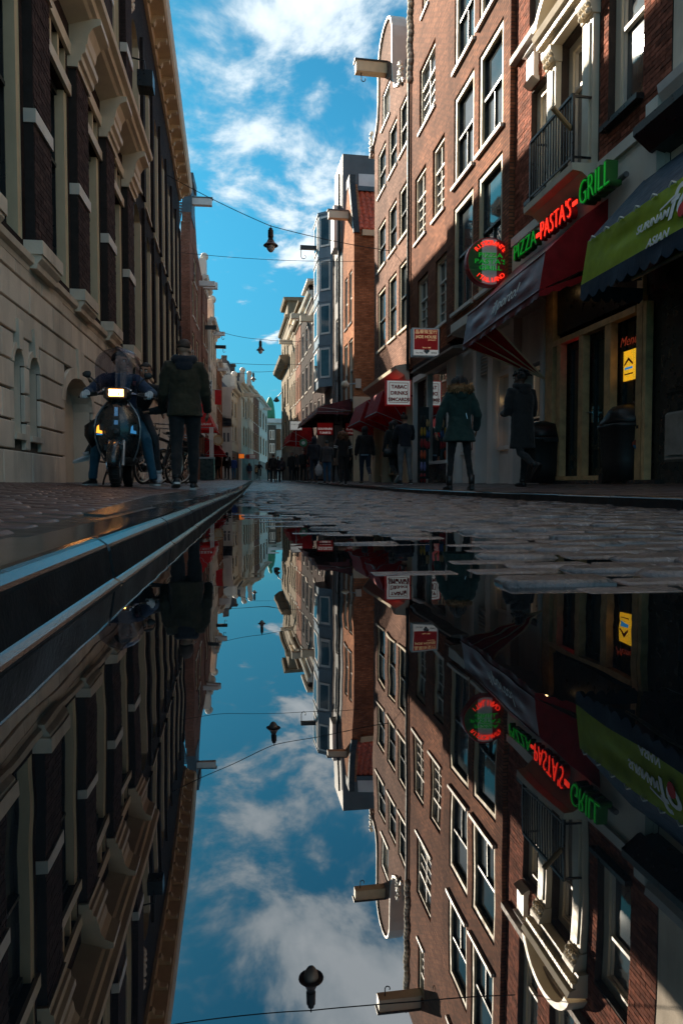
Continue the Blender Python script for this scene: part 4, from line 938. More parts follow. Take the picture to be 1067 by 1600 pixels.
def ornate_house():
    u0, u1 = U(704) + .01, U(640)
    b = thing('ornate_top_house', FR.pt((u0 + u1) / 2, 0, -3), 'brown house with small paned windows and carved scrolls on its gable edge', 'building')
    z = FR.z; A = (FR.u(679.5, 160), FR.u(655, 160)); r2 = [(FR.u(694, 290), FR.u(675.5, 290)), (FR.u(665, 320), FR.u(648, 320))]; r3 = [(FR.u(699, 460), FR.u(680, 460)), (FR.u(668, 480), FR.u(652, 480))]
    zz = [(z(680, 513), z(680, 410)), (z(676, 346), z(676, 236)), (z(655, 209), z(655, 112)), (z(660, 25), z(660, 25) + 1.5)]
    ops = [(*c, *zz[0]) for c in r3] + [(*c, *zz[1]) for c in r2] + [(*A, *zz[2]), (FR.u(669, 20), FR.u(659, 20), *zz[3])]
    m = MB(); wall(m, FR, u0, u1, 3.6, 16.0, ops, .18, 0, 0, 7); m.build('wall', 'brick_brown', b)
    for o in ops: window(FR, b, *o, 'cream', 'white_paint', 'glass', .09, -.05, .66, 1, 3, 'white_paint', 1, rec=.18)
    q = MB(); n = 26
    for k in range(n):
        zq = FR.z(640, 130) + k * .16; d = .07 + .03 * math.sin(k * .9)
        q.ball(FR.pt(u1 - .10 + .06 * math.sin(k * 1.3), zq, .05), (.09, .10 + d * .3, .11), 8, 6)
    q.build('carved_scroll', 'stucco', b, smooth=True)
    beam(FR, 19.0, 14.5, 1.2, .30, 'cream_pale', b, True, 'black_paint')
    q = MB(); q.tube([FR.pt(u1 - .03, 3.6, .06), FR.pt(u1 - .03, 14.8, .06)], .045, 8); q.build('drainpipe', 'black_paint', b)
    return b
ornate_house()
def bell_house():
    u0, u1 = U(640) + .02, U(585)
    b = thing('bell_gable_house', FR.pt((u0 + u1) / 2, 0, -3), 'sunlit mauve brick house with white edged bell gable and hoist beam', 'building')
    z = FR.z; cols = [(FR.u(638, 470), FR.u(623, 470)), (FR.u(619, 480), FR.u(606.5, 480)), (FR.u(602, 500), FR.u(590, 500))]
    rows = [(z(606.5, 535), z(606.5, 438)), (z(604, 406), z(604, 334)), (z(617, 260), z(617, 185))]
    ops = [(*c, *r) for r in rows for c in cols]
    zsh = rows[2][1] + .45; ztop = z(598, 36) - .45; mid = z and FR.u(601, 80) - .25
    att = (mid - .55, mid + .65, z(596.5, 205), z(596.5, 151))
    m = MB(); wall(m, FR, u0, u1, 3.5, zsh, ops, .16, 0, 0, 7); m.build('wall', 'brick_mauve', b)
    # bell-shaped gable with an attic window
    hw = (u1 - u0) / 2
    prof = [(1.0, 0), (.98, .03), (.90, .06), (.72, .08), (.56, .14), (.47, .24), (.43, .38), (.42, .55), (.42, .68), (.41, .78), (.36, .87), (.27, .94), (.15, .985), (0, 1.0)]
    H = ztop - zsh; R_ = [(mid + hw * f * .98, zsh + H * h) for f, h in prof]; L_ = [(mid - hw * f * .98, zsh + H * h) for f, h in prof[::-1]]
    out = R_ + L_[1:]
    g = MB(); th = -.38
    def strip(pa, pb, za, zb): g.quad(FR.pt(pa, za, 0), FR.pt(pb, za, 0), FR.pt(pb, zb, 0), FR.pt(pa, zb, 0))
    # front cut round the attic window: left part, right part, above, below
    def width(zv):
        hs = (zv - zsh) / H
        for (f0, h0), (f1, h1) in zip(prof, prof[1:]):
            if h0 <= hs <= h1: return hw * .98 * (f0 + (f1 - f0) * (hs - h0) / max(1e-6, h1 - h0))
        return 0
    zl = sorted(set([zsh + H * h for _, h in prof] + [att[2], att[3]]))
    for z0_, z1_ in zip(zl, zl[1:]):
        w0, w1 = width(z0_ + 1e-5), width(z1_ - 1e-5); inside = att[2] - 1e-4 < (z0_ + z1_) / 2 < att[3]
        for dpt in (0, th):
            if inside and dpt == 0:
                g.quad(FR.pt(mid - w0, z0_, 0), FR.pt(att[0], z0_, 0), FR.pt(att[0], z1_, 0), FR.pt(mid - w1, z1_, 0)); g.quad(FR.pt(att[1], z0_, 0), FR.pt(mid + w0, z0_, 0), FR.pt(mid + w1, z1_, 0), FR.pt(att[1], z1_, 0))
            else: g.quad(FR.pt(mid - w0, z0_, dpt), FR.pt(mid + w0, z0_, dpt), FR.pt(mid + w1, z1_, dpt), FR.pt(mid - w1, z1_, dpt))
    a, c, z0_, z1_ = att; e = -.16
    for s in ((a, z0_, a, z1_), (c, z0_, c, z1_), (a, z0_, c, z0_), (a, z1_, c, z1_)): g.quad(FR.pt(s[0], s[1], 0), FR.pt(s[2], s[3], 0), FR.pt(s[2], s[3], e), FR.pt(s[0], s[1], e))
    g.build('gable', 'brick_mauve', b)
    q = MB(); t = .16
    for (ua, za), (ub, zb) in zip(out, out[1:]):
        n_ = Vector((zb - za, -(ub - ua))); n_ = n_.normalized() * .13 if n_.length > 0 else n_
        cx = lambda u, zv: (u + (0.10 if u > mid else -0.10) * .5, zv + .06)
        p = [FR.pt(ua, za, .07), FR.pt(ub, zb, .07), FR.pt(ub, zb, th - .06), FR.pt(ua, za, th - .06)]
        k0, k1 = cx(ua, za), cx(ub, zb)
        q.hexa(p + [FR.pt(k0[0], k0[1], .07), FR.pt(k1[0], k1[1], .07), FR.pt(k1[0], k1[1], th - .06), FR.pt(k0[0], k0[1], th - .06)])
    q.build('coping', 'white_paint', b)
    q = MB()
    for s in (-1, 1):
        for k in range(16):
            an = k * .55; r = .06 + .022 * k; q.ball(FR.pt(mid + s * (hw * .86 + .0) + s * r * math.cos(an) * .55, zsh + .38 + r * math.sin(an), .06), (.07, .07, .07), 8, 6)
    q.build('scroll', 'white_paint', b, smooth=True)
    for o in ops: window(FR, b, *o, 'cream', 'green_black', 'glass', .09, -.04, .5, 0, None, 'cream_pale', 0, rec=.16)
    window(FR, b, *att, 'white_paint', 'white_paint', 'glass_blind', .09, -.04, .0, 1, None, 'cream_pale', 0, rec=.16)
    beam(FR, mid + .05, att[3] + .35, 1.05, .30, 'cream', b, True, 'black_paint')
    q = MB(); q.tube([FR.pt(mid - .3, ztop - .2, -.5), FR.pt(mid - 1.6, ztop - 1.0, -1.8)], .03); q.tube([FR.pt(mid - .3, ztop - 1.3, -.5), FR.pt(mid - 1.6, ztop - 1.9, -1.6)], .03); q.build('gable_stay', 'metal_dark', b)
    q = MB(); P_ = FR.pt
    q.add([P_(u0, zsh, -.4), P_(u1, zsh, -.4), P_(mid, zsh + 2.4, -.4), P_(u0, zsh, -7), P_(u1, zsh, -7), P_(mid, zsh + 2.4, -7)], [(0, 1, 2), (3, 4, 5), (0, 2, 5, 3), (1, 2, 5, 4)]); q.build('roof', 'slate', b)
    # ground floor: cream pilasters, cornice over the tobacco shop
    q = MB(); FR.box(q, u0, u1, 0, 3.5, -6.9, -.25); q.build('shop_interior', 'grey_dark', b)
    q = MB(); FR.mould(q, u0, u1 + .15, [(-.02, 3.25), (.1, 3.3), (.14, 3.45), (.4, 3.62), (.42, 3.72), (0, 3.8)]); q.build('cornice', 'cream_pale', b)
    for u, w in ((u1 - .22, .44), (u0 + .25, .5), (u1 - 1.7, .22)):
        q = MB(); FR.box(q, u - w / 2, u + w / 2, 0, 3.3, -.26, .06); FR.box(q, u - w / 2 - .02, u + w / 2 + .02, 0, .75, -.2, .08); q.build('pilaster', 'cream', b)
    for a, c in ((u0 + .55, u1 - 1.85), (u1 - 1.55, u1 - .5)):
        w = window(FR, b, a, c, .5, 3.1, 'cream', None, 'glass_dark', .1, -.1, rec=.2, name='shop_window', sill=None)
    return b, u0, u1
BH, BU0, BU1 = bell_house()

def shop_fronts():
    # jeweller's shop under the ornate house
    u0, u1 = U(704, 600) - .02, U(646, 600); z = FR.z
    b = thing('jewellery_shop_front', FR.pt((u0 + u1) / 2, 0, 0), 'shop front with grey window frames and sloping wooden soffit below the jade sign', 'shop front')
    q = MB(); FR.box(q, u0, u1, 0, 3.6, -5, -.35); q.build('back_wall', 'grey_dark', b)
    q = MB(); so = .42; zo, zc = FR.z(641, 584, so), z(647, 594); ua, ub = FR.u(706, 552, so), FR.u(641, 584, so)
    q.hexa([FR.pt(ua, zc, 0), FR.pt(ub, zc, 0), FR.pt(ub, zo, so), FR.pt(ua, zo, so), FR.pt(ua, zo + .14, 0), FR.pt(ub, zo + .14, 0), FR.pt(ub, zo + .05, so), FR.pt(ua, zo + .05, so)]); q.build('soffit', 'wood_grey', b)
    q = MB(); FR.box(q, u0, u1, zc + .1, 3.6, -.3, .02); q.build('fascia', 'brick_dark', b)
    wa, wb = U(700, 650), U(668, 650); zb = z(668, 722); zt = zc + .02
    fr = MB()
    for u in (wa, wb, u0 + .04, u1 - .04): FR.box(fr, u - .05, u + .05, 0, zt, -.10, .03)
    FR.box(fr, wa, wb, zb - .08, zb, -.1, .06); FR.box(fr, u0, u1, zt - .10, zt + .06, -.12, .028); fr = fr.build('window_frame', 'grey_paint', b)
    q = MB(); FR.rect(q, wa, wb, zb, zt, -.05); q.build('pane', 'clear_glass', fr)
    q = MB(); FR.box(q, wa, wb, .05, zb - .08, -.08, .0); q.build('base_panel', 'green_black', b)
    q = MB(); FR.box(q, wa, wb, 0.1, zb, -.9, -.1); q.build('display_floor', 'white_paint', b)
    for k in range(5):
        q = MB(); u = wa + (wb - wa) * (k + .5) / 5; q.lathe([(.07, zb), (.07, zb + .05), (.03, zb + .07), (.03, zb + .22), (.08, zb + .28 + .05 * (k % 3)), (.05, zb + .36)], FR.pt(u, 0, -.25), 10); q.build('display_stand', ['cream_pale', 'metal', 'white_paint'][k % 3], b)
    q = MB(); FR.box(q, wa + .05, wb - .05, zt - .22, zt - .12, -.5, -.44); q.build('shop_light', 'bulb_warm', b)
    q = MB(); FR.box(q, wa + .1, wa + .8, zb + .6, zb + 1.3, -.34, -.3); q.build('poster', 'fabric_bright_red', b)
    q = MB(); FR.box(q, wb + .06, u1 - .1, .55, zt - .1, -.3, -.28); q.build('teal_panel', 'dome_glass', b)
    # pale panelled shop under the brown house
    u0b, u1b = U(852, 620), U(704, 600) - .04
    b = thing('panelled_shop_front', FR.pt((u0b + u1b) / 2, 0, 0), 'pale grey panelled shop front with louvred door and warm lit window', 'shop front')
    zt = z(703, 556)
    q = MB(); FR.box(q, u0b, u1b, 0, 3.62, -5, -.32); q.build('back_wall', 'grey_paint', b)
    q = MB(); FR.mould(q, u0b, FR.u(703, 550, .56), [(-.3, zt + .0), (.02, zt), (.5, zt + .10), (.56, zt + .14), (.56, zt + .32), (.5, zt + .36), (-.3, zt + .42)]); q.build('canopy_ledge', 'white_paint', b)
    q = MB(); FR.box(q, u0b, u1b, zt + .42, 3.75, -.3, .12); q.build('fascia', 'wood_grey', b)
    uu = lambda p: U(p, 650)
    def post(pa, pb, d=.04):
        q = MB(); FR.box(q, uu(pb), uu(pa), .0, zt, -.3, d); q.build('post', 'grey_paint', b)
    for pa, pb in ((704, 714), (741, 745.5), (763.5, 771), (797, 804), (846, 851)): post(pa, pb)
    def panel(pa, pb, z0, z1, d=-.12, m='grey_paint'):
        q = MB(); a, c = uu(pb), uu(pa); FR.box(q, a, c, z0, z1, -.3, d); FR.mould(q, a + .06, c - .06, [(d, z0 + .06), (d + .02, z0 + .09), (d + .02, z1 - .09), (d, z1 - .06)]); q.build('panel', m, b)
    za = z(741, 700); zb = z(772, 590)
    panel(715, 741, .1, za - .05); panel(715, 741, zb + .15, zt); panel(771.5, 797, .1, z(772, 700) - .06); panel(771.5, 797, z(772, 590) + .06, zt - .28); panel(771.5, 797, zt - .26, zt, -.10); panel(804, 846, .1, z(810, 700)); panel(804, 846, z(810, 575), zt)
    for pa, pb in ((715, 741), (772.5, 797), (804, 846)):
        fr = MB(); a, c = uu(pb), uu(pa); z0, z1 = z(772, 700), z(772, 588); FR.box(fr, a, c, z0 - .05, z0 + .03, -.2, -.06); FR.box(fr, a, c, z1 - .03, z1 + .05, -.2, -.06); FR.box(fr, a, a + .05, z0, z1, -.2, -.08); FR.box(fr, c - .05, c, z0, z1, -.2, -.08); fr = fr.build('shop_window', 'grey_paint', b)
        q = MB(); FR.rect(q, a, c, z0, z1, -.16); q.build('pane', 'clear_glass', fr)
        q = MB(); FR.rect(q, a, c, z0, z1, -.30); q.build('back_panel', 'lit_interior' if pa != 804 else 'glass_green', fr)
        if pa == 772.5:
            q = MB()
            for k in range(7): q.ball(FR.pt(a + .1 + (c - a - .2) * rng.random(), z0 + .1 + .9 * rng.random(), -.24), (.05, .03, .07), 8, 6)
            q.build('warm_lights', 'bulb_warm', fr)  # glowing balls stand in for the chandelier light inside this window
    # door with louvres above
    a, c = uu(763.5), uu(745.5); zl0, zl1 = z(745.5, 588), z(745.5, 553)
    dr = MB(); FR.box(dr, a, c, .12, zl0, -.55, -.5); FR.box(dr, a + .06, c - .06, .9, zl0 - .12, -.50, -.485); dr = dr.build('door', 'grey_paint', b)
    q = MB(); FR.rect(q, a + .25, c - .1, .95, zl0 - .2, -.482); q.build('pane', 'glass_dark', dr); q = MB(); q.ball(FR.pt(a + .14, 1.15, -.46), .04); q.build('handle', 'metal', dr)
    n = 7
    for k in range(n):
        q = MB(); zk = zl0 + (zl1 - zl0) * k / n; FR.mould(q, a, c, [(-.14, zk + .07), (-.13, zk + .075), (-.05, zk + .01), (-.06, zk)]); q.build('louvre', 'grey_paint', b)
PM('dome_glass', (0.10, 0.17, 0.155), 0.3, 0.2, 2)
shop_fronts()
def side_street():
    F5 = Fac(4.21, 29.7, -0.0364, -1)
    b = thing('orange_brick_corner_house', F5.pt(31, 0, -3), 'orange brick corner house with red tiled roof and dark gable edge', 'building')
    z5 = lambda py: at_y(560, py, 29.7).z
    ze = z5(360); u0, u1 = 29.7, 32.6
    ops = [(30.0, 31.0, 3.9, 6.6), (31.3, 32.3, 3.9, 6.6), (30.2, 31.0, 7.3, 9.6), (31.3, 32.1, 7.3, 9.6), (30.9, 31.6, 10.4, 11.8)]
    m = MB(); wall(m, F5, u0, u1, 0, ze, ops[:4], .16, 0, 0, 8); m.build('wall', 'brick_orange', b)
    for o in ops[:4]: window(F5, b, *o, 'white_paint', 'white_paint', 'glass_dark', .08, -.05, .5, 0, sill='grey_dark', rec=.16)
    mid = 31.15; zt = at_y(545, 275, 31).z
    q = MB(); q.prism([F5.pt(u0, ze, 0), F5.pt(u1, ze, 0), F5.pt(mid + .3, zt - .4, 0), F5.pt(mid - .3, zt - .4, 0)], F5.pt(0, 0, -.35) - F5.pt(0, 0, 0)); q.build('gable', 'brick_orange', b)
    q = MB(); q.prism([F5.pt(u0 - .08, ze - .1, .03), F5.pt(u0 + .08, ze - .1, .03), F5.pt(mid - .15, zt - .45, .03), F5.pt(mid + .35, zt - .45, .03), F5.pt(mid + .35, zt - .05, .03), F5.pt(mid - .45, zt - .05, .03), F5.pt(mid - .45, zt - .4, .03)], F5.pt(0, 0, -.26) - F5.pt(0, 0, 0)); q.build('gable_coping', 'black_paint', b)
    q = MB(); F5.box(q, u0 - .12, u0 + .05, ze - .22, ze + .02, -8, -.35); q.build('eave', 'cream', b)
    q = MB(); F5.box(q, mid - .22, mid + .1, zt - .62, zt - .42, -8, -.26); q.build('ridge', 'lead', b)
    q = MB(); q.add([F5.pt(u0, ze, -.4), F5.pt(mid, zt - .62, -.4), F5.pt(u1, ze, -.4), F5.pt(u0, ze, -8), F5.pt(mid, zt - .62, -8), F5.pt(u1, ze, -8)], [(0, 1, 2), (3, 4, 5), (0, 1, 4, 3), (1, 2, 5, 4)]); q.build('roof', 'roof_tile', b)
    nr, nc = 11, 18
    for j in range(nr):
        for i in range(nc):
            t0, t1 = j / nr, (j + 1.12) / nr; d = -.24 - .235 * i; L = lambda t, o: (u0 - .05 + (mid - u0) * t, ze + .03 + (zt - .62 - ze) * t + o)
            q = MB(); pa, pb = L(t0, .045), L(min(t1, 1), .01); w = .235
            cs = [(0, .0), (.25, .055), (.5, .07), (.72, .03), (1.0, -.012)]
            for (c0, h0), (c1, h1) in zip(cs, cs[1:]):
                q.quad(F5.pt(pa[0] - h0 * .6, pa[1] + h0 * .7, d - w * c0), F5.pt(pa[0] - h1 * .6, pa[1] + h1 * .7, d - w * c1), F5.pt(pb[0] - h1 * .6, pb[1] + h1 * .7, d - w * c1), F5.pt(pb[0] - h0 * .6, pb[1] + h0 * .7, d - w * c0))
                q.quad(F5.pt(pa[0] - h0 * .6, pa[1] + h0 * .7, d - w * c0), F5.pt(pa[0] - h1 * .6, pa[1] + h1 * .7, d - w * c1), F5.pt(pa[0], pa[1] - .04, d - w * c1), F5.pt(pa[0], pa[1] - .04, d - w * c0))
            q.build('roof_tile', 'roof_tile', b)
    beam(F5, 31.2, ze + 1.0, .9, .28, 'cream_pale', b, False, 'grey_dark')
    # ground floor facing the side street
    zc1, zc0 = z5(620), z5(638)
    q = MB(); F5.box(q, u0 - .10, u0 - .002, zc0, zc1, -6, .05); q.build('lintel_band', 'cream_pale', b)
    q = MB(); F5.box(q, u0 - .06, u0 - .003, 0, zc0, -.9, .03); q.build('corner_panel', 'cream', b)
    q = MB(); F5.box(q, u0 - .05, u0 - .003, 0, zc0, -6, -.9); q.build('side_shop_front', 'grey_dark', b)
    q = MB(); F5.box(q, u0 - .08, u0 - .05, 1.0, zc0 - .5, -5, -1.1); q.build('side_window', 'glass_dark', b)
    q = MB(); F5.box(q, u0, u1, 0.1, 3.3, -.05, .04); q.build('front_window', 'glass_dark', b)
    # shade awning on the side street
    t = thing('red_side_awning', (5, 29, 2.9), 'flat bright red awning with a white bar on the side street corner', 'awning')
    x0, x1 = at_y(561, 640, 29.6).x, 8.2; za = z5(640)
    q = MB(); q.add([(x0, 29.6, za), (x1, 29.6, za), (x1, 28.9, za - .55), (x0, 28.9, za - .55)], [(0, 1, 2, 3)]); q.build('canvas', 'fabric_bright_red', t)
    q = MB(); q.box(x0 - .25, x1, 28.86, 28.93, za - .64, za - .52); q.build('front_bar', 'white_paint', t)
    q = MB(); n = 40
    for k in range(n):
        xa, xb = x0 + (x1 - x0) * k / n, x0 + (x1 - x0) * (k + 1) / n; f = lambda s: .27 + .03 * abs(math.sin(s * n / 4 * math.pi / n * 4))
        q.quad((xa, 28.88, za - .64), (xb, 28.88, za - .64), (xb, 28.88, za - .64 - f(k + 1)), (xa, 28.88, za - .64 - f(k)))
    q.build('valance', 'fabric_bright_red', t)
    # globe lamp on an arm
    t = thing('globe_wall_lamp', F5.pt(29.7, 4.5, 0), 'pale globe lamp on a short arm at the orange house corner', 'lamp')
    c = at_y(539, 601, 29.3); e = at_y(556, 599, 29.62)
    q = MB(); q.ball(c, .17, 14, 10); q.build('globe', 'cream_pale', t, smooth=True); q = MB(); q.tube([c, e], .03); q.build('arm', 'galvanised', t)
    q = MB(); q.box(e.x - .02, e.x + .22, 29.6, 29.69, e.z - .2, e.z + .2); q.build('wall_plate', 'white_paint', t)
    # modern grey house behind it
    F6 = Fac(4.10, 32.8, -0.0364, -1); ztop = at_y(550, 245, 33).z
    b = thing('grey_modern_house', F6.pt(34, 0, -3), 'tall dark grey modern house rising behind the red tiled roof', 'building')
    m = MB(); wall(m, F6, 32.75, 35.3, 0, ztop, [(33.4, 34.9, 3.6, 5.4), (33.4, 34.9, 6.3, 8.4), (33.4, 34.9, 9.2, 11.4)], .2, 0, 0, 8); m.build('wall', 'grey_dark', b)
    for o in [(33.4, 34.9, 3.6, 5.4), (33.4, 34.9, 6.3, 8.4), (33.4, 34.9, 9.2, 11.4)]: window(F6, b, *o, 'grey_paint', None, 'glass_dark', .08, -.05, sill=None, rec=.2)
    q = MB(); q.box(F6.pt(32.7, 0, 0).x + .75, 12, 32.70, 32.74, 11, ztop - .9); q.build('side_panel', 'grey_paint', b)
    q = MB(); F6.box(q, 33.2, 34.2, ztop - 4.2, ztop - 2.2, .0, .35); q.build('glass_box', 'grey_paint', b)
    q = MB(); q.tube([F6.pt(33.1, 3.2, .12), F6.pt(33.1, ztop - .8, .12)], .06); q.build('drainpipe', 'black_paint', b)
    # blue grey house with the bay
    F7 = Fac(3.98, 35.4, -0.0364, -1); zt = at_y(512, 350, 38).z; zb = at_y(512, 607, 37).z
    b = thing('bay_window_house', F7.pt(37, 0, -3), 'blue grey house with tall projecting bay windows on the right row', 'building')
    m = MB(); wall(m, F7, 35.4, 39.5, 0, zt - .6, [], .2, 0, 0, 8); m.build('wall', 'brick_grey', b)
    a, c, o = 36.0, 39.2, .62
    fp = [(a, 0), (a + .55, o), (c - .55, o), (c, 0)]
    q = MB(); q.prism([F7.pt(u, zb, d) for u, d in fp], (0, 0, zt - zb)); q.build('bay', 'blue_grey', b)
    nf = 4; h = (zt - zb) / nf
    for k in range(nf):
        z0 = zb + h * k + .45; z1 = zb + h * (k + 1) - .25
        for (ua, da), (ub, db) in zip(fp, fp[1:]):
            A0, A1 = F7.pt(ua, 0, da), F7.pt(ub, 0, db); dv = A1 - A0; nn = Vector((-dv.y, dv.x, 0)).normalized(); nn = nn if nn.x < 0 else -nn
            pa, pb = A0 + dv * .12 + nn * .015, A0 + dv * .88 + nn * .015
            q = MB(); q.hexa([(*(p + nn * s).xy, zz) for zz in (z0, z1) for p, s in ((pa, 0), (pb, 0), (pb, .03), (pa, .03))]); w = q.build('window', 'grey_paint', b)
            ia, ib = A0 + dv * .2 + nn * .05, A0 + dv * .8 + nn * .05
            q = MB(); q.quad((*ia.xy, z0 + .1), (*ib.xy, z0 + .1), (*ib.xy, z1 - .1), (*ia.xy, z1 - .1)); q.build('pane', 'glass', w)
        q = MB(); q.prism([F7.pt(u, z1 + .12, d * 1.06 + .02) for u, d in fp], (0, 0, .12)); q.build('ledge', 'blue_grey', b)
    q = MB(); F7.box(q, 37.4, 37.6, zt - 1.6, zt - 1.4, 0, 1.5); bm = q.build('hoist_beam', 'black_paint', b)
    cc = F7.pt(37.5, zt - 1.6, 1.45); q = MB(); q.tube([cc, cc + Vector((0, 0, -.25))] + [cc + Vector((.12 - .12 * math.cos(t), 0, -.38 - .12 * math.sin(t))) for t in (.2, .9, 1.6, 2.4, 3.1, 3.8)], .022, 6); q.build('hook', 'metal_dark', bm)
    # dark brick houses and the cream ones beyond
    zz = lambda px, py: FR.uz(px, py)[1]; uu = lambda p: FR.uz(p, 650)[0]
    spec = [(508, 489, 478, 'brick_dark', 'white_paint', 'dark_brick_house', 'dark brick house with a white sloping gutter next to the bay window house'),
            (489, 470.5, 476, 'brick_black', 'white_paint', 'black_brick_house', 'nearly black brick house with white window sills on the right row'),
            (470, 462, 505, 'brick_red_muted', 'stucco_dim', 'pink_brick_house', 'pinkish brick house with a white pediment on the sunlit end of the right row'),
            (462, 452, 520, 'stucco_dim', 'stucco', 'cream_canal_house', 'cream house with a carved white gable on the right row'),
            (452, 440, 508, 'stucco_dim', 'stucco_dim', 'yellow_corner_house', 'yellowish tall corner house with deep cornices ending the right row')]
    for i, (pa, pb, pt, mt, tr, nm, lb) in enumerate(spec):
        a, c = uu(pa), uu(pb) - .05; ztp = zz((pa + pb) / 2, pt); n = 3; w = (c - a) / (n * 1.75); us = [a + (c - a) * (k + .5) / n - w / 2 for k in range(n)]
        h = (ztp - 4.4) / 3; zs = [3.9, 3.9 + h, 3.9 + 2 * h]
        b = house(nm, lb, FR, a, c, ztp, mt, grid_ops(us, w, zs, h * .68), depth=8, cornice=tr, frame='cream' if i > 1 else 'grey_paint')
        mid = (a + c) / 2
        q = MB(); FR.box(q, a + .1, c - .1, .5, 3.2, -.02, .04); q.build('shop_front', 'shop_wood', b)
        if i in (0, 1, 3): beam(FR, mid, ztp - .9, 1.1, .3, 'cream_pale', b, False)
        if i == 4:
            q = MB(); F_ = FR; F_.mould(q, a, c + .5, [(0, 11.0), (.3, 11.1), (.8, 11.5), (.85, 11.8), (0, 11.9)]); F_.box(q, mid - 2.2, mid + 2.2, ztp, ztp + 1.9, -3, -.1); F_.mould(q, mid - 2.4, mid + 2.4, [(-3, ztp + 1.9), (.2, ztp + 1.9), (.3, ztp + 2.2), (-3, ztp + 2.3)]); q.build('attic', 'stucco_dim', b)
        elif i >= 1:
            q = MB(); q.prism([FR.pt(mid - 1.7, ztp, -.05), FR.pt(mid + 1.7, ztp, -.05), FR.pt(mid + .9, ztp + 1.2, -.05), FR.pt(mid - .9, ztp + 1.2, -.05)], FR.pt(0, 0, -2.5) - FR.pt(0, 0, 0)); q.build('gable_top', tr if i > 1 else mt, b)
            q = MB(); FR.box(q, mid - 1.9, mid + 1.9, ztp + 1.2, ztp + 1.35, -2.7, .15); q.build('gable_coping', tr, b)
        else:
            q = MB(); q.prism([FR.pt(a, ztp, -.3), FR.pt(c, ztp, -.3), FR.pt(c - 1, ztp + 1.8, -2.2), FR.pt(a + 1, ztp + 1.8, -2.2)], FR.pt(0, 0, -4) - FR.pt(0, 0, 0)); q.build('roof', 'slate', b)
    # the end of the street
    y = 118; X = lambda p: at_y(p, 650, y).x; Z = lambda p: at_y(425, p, y).z
    b = thing('dark_green_house', ((X(418) + X(432)) / 2, y, 0), 'dark green front with two white framed windows at the street end', 'building')
    q = MB(); q.box(X(416), X(431.5), y, y + 6, 0, Z(664)); q.build('wall', 'green_black', b)
    for p0, p1 in ((672, 687), (693, 708)):
        q = MB(); q.box(X(421), X(429), y - .12, y + .05, Z(p1), Z(p0)); w = q.build('window', 'white_paint', b)
        for s in (0, 1):
            q = MB(); xa = X(421) + .12 + s * (X(429) - X(421)) / 2; q.box(xa, xa + (X(429) - X(421)) / 2 - .24, y - .16, y - .11, Z(p1) + .15, Z(p0) - .15); q.build('pane', 'glass', w)
    b = thing('white_end_building', (X(434), y + 8, 0), 'white flat roofed building closing the street behind the dark green front', 'building')
    q = MB(); q.box(X(414), X(445), y + 7, y + 14, 0, Z(655)); q.build('wall', 'white_paint', b)
    q = MB(); q.box(X(413), X(446), y + 6.6, y + 14, Z(655), Z(648)); q.build('roof_edge', 'grey_paint', b)
    for k in range(4):
        q = MB(); xa = X(431 + 2.4 * k); q.box(xa, xa + .35, y + 6.9, y + 7.05, Z(700), Z(665)); q.build('window', 'glass_dark', b)
    b = thing('green_dome_tower', (X(427), y + 40, 0), 'green copper dome on a grey drum far beyond the street end', 'dome')
    y2 = y + 40; X2 = lambda p: at_y(p, 650, y2).x; Z2 = lambda p: at_y(425, p, y2).z; cx = X2(422); r = X2(430) - cx
    q = MB(); q.lathe([(r * .95, 0), (r * .95, Z2(662)), (r * 1.05, Z2(660)), (r * 1.05, Z2(656))], (cx, y2, 0), 18); q.build('drum', 'lead', b)
    q = MB(); q.lathe([(r * math.cos(a), Z2(656) + (Z2(620) - Z2(656)) * math.sin(a)) for a in [k * math.pi / 2 / 8 for k in range(9)]], (cx, y2, 0), 18); q.build('dome', 'dome_green', b, smooth=True)
side_street()
# ================================================================== awnings, signs, restaurant front
RD = (FR.pt(0, 0) - FR.pt(1, 0)).normalized()      # reading direction of lettering on the right-hand fronts
ZUP = Vector((0, 0, 1))
EMIT('neon_dim_green', (.01, .6, .04), .05, (.01, .12, .02)); EMIT('neon_dim_red', (1, .12, .05), .025); EMIT('neon_dim_blue', (.02, .2, .45), .15, (.02, .15, .35))
def fold_panel(q, a, b, c, d, nu=14, nv=5, amp=.012, seed=0, mi=0):
    """slightly slack cloth between four corners"""
    a, b, c, d = map(Vector, (a, b, c, d)); n = (b - a).cross(d - a).normalized(); vs = []; fs = []
    r = random.Random(seed); ph = [r.random() * 6 for _ in range(6)]
    for j in range(nv + 1):
        for i in range(nu + 1):
            s, t = i / nu, j / nv; p = (a * (1 - s) + b * s) * (1 - t) + (d * (1 - s) + c * s) * t
            e = min(1, 6 * min(s, 1 - s, t, 1 - t) + .0)
            h = math.sin(9 * s + 5 * t + ph[0]) * .5 + math.sin(17 * s - 8 * t + ph[1]) * .3 + math.sin(4 * s + 13 * t + ph[2]) * .35
            vs.append(p + n * (amp * h * e))
    for j in range(nv):
        for i in range(nu): k = j * (nu + 1) + i; fs.append((k, k + 1, k + nu + 2, k + nu + 1))
    q.add(vs, fs, mi)
def scallop(q, a, b, drop, n, mi=0, amp=.25):
    a, b = Vector(a), Vector(b); m = n * 6
    for k in range(m):
        s, t = k / m, (k + 1) / m; h = lambda x: drop * (1 - amp + amp * abs(math.sin(math.pi * x * n)))
        w = lambda x: Vector((-.012 * math.sin(x * 40), 0, 0))
        q.quad(a.lerp(b, s), a.lerp(b, t), a.lerp(b, t) + Vector((0, 0, -h(t))) + w(t), a.lerp(b, s) + Vector((0, 0, -h(s))) + w(s), mi)
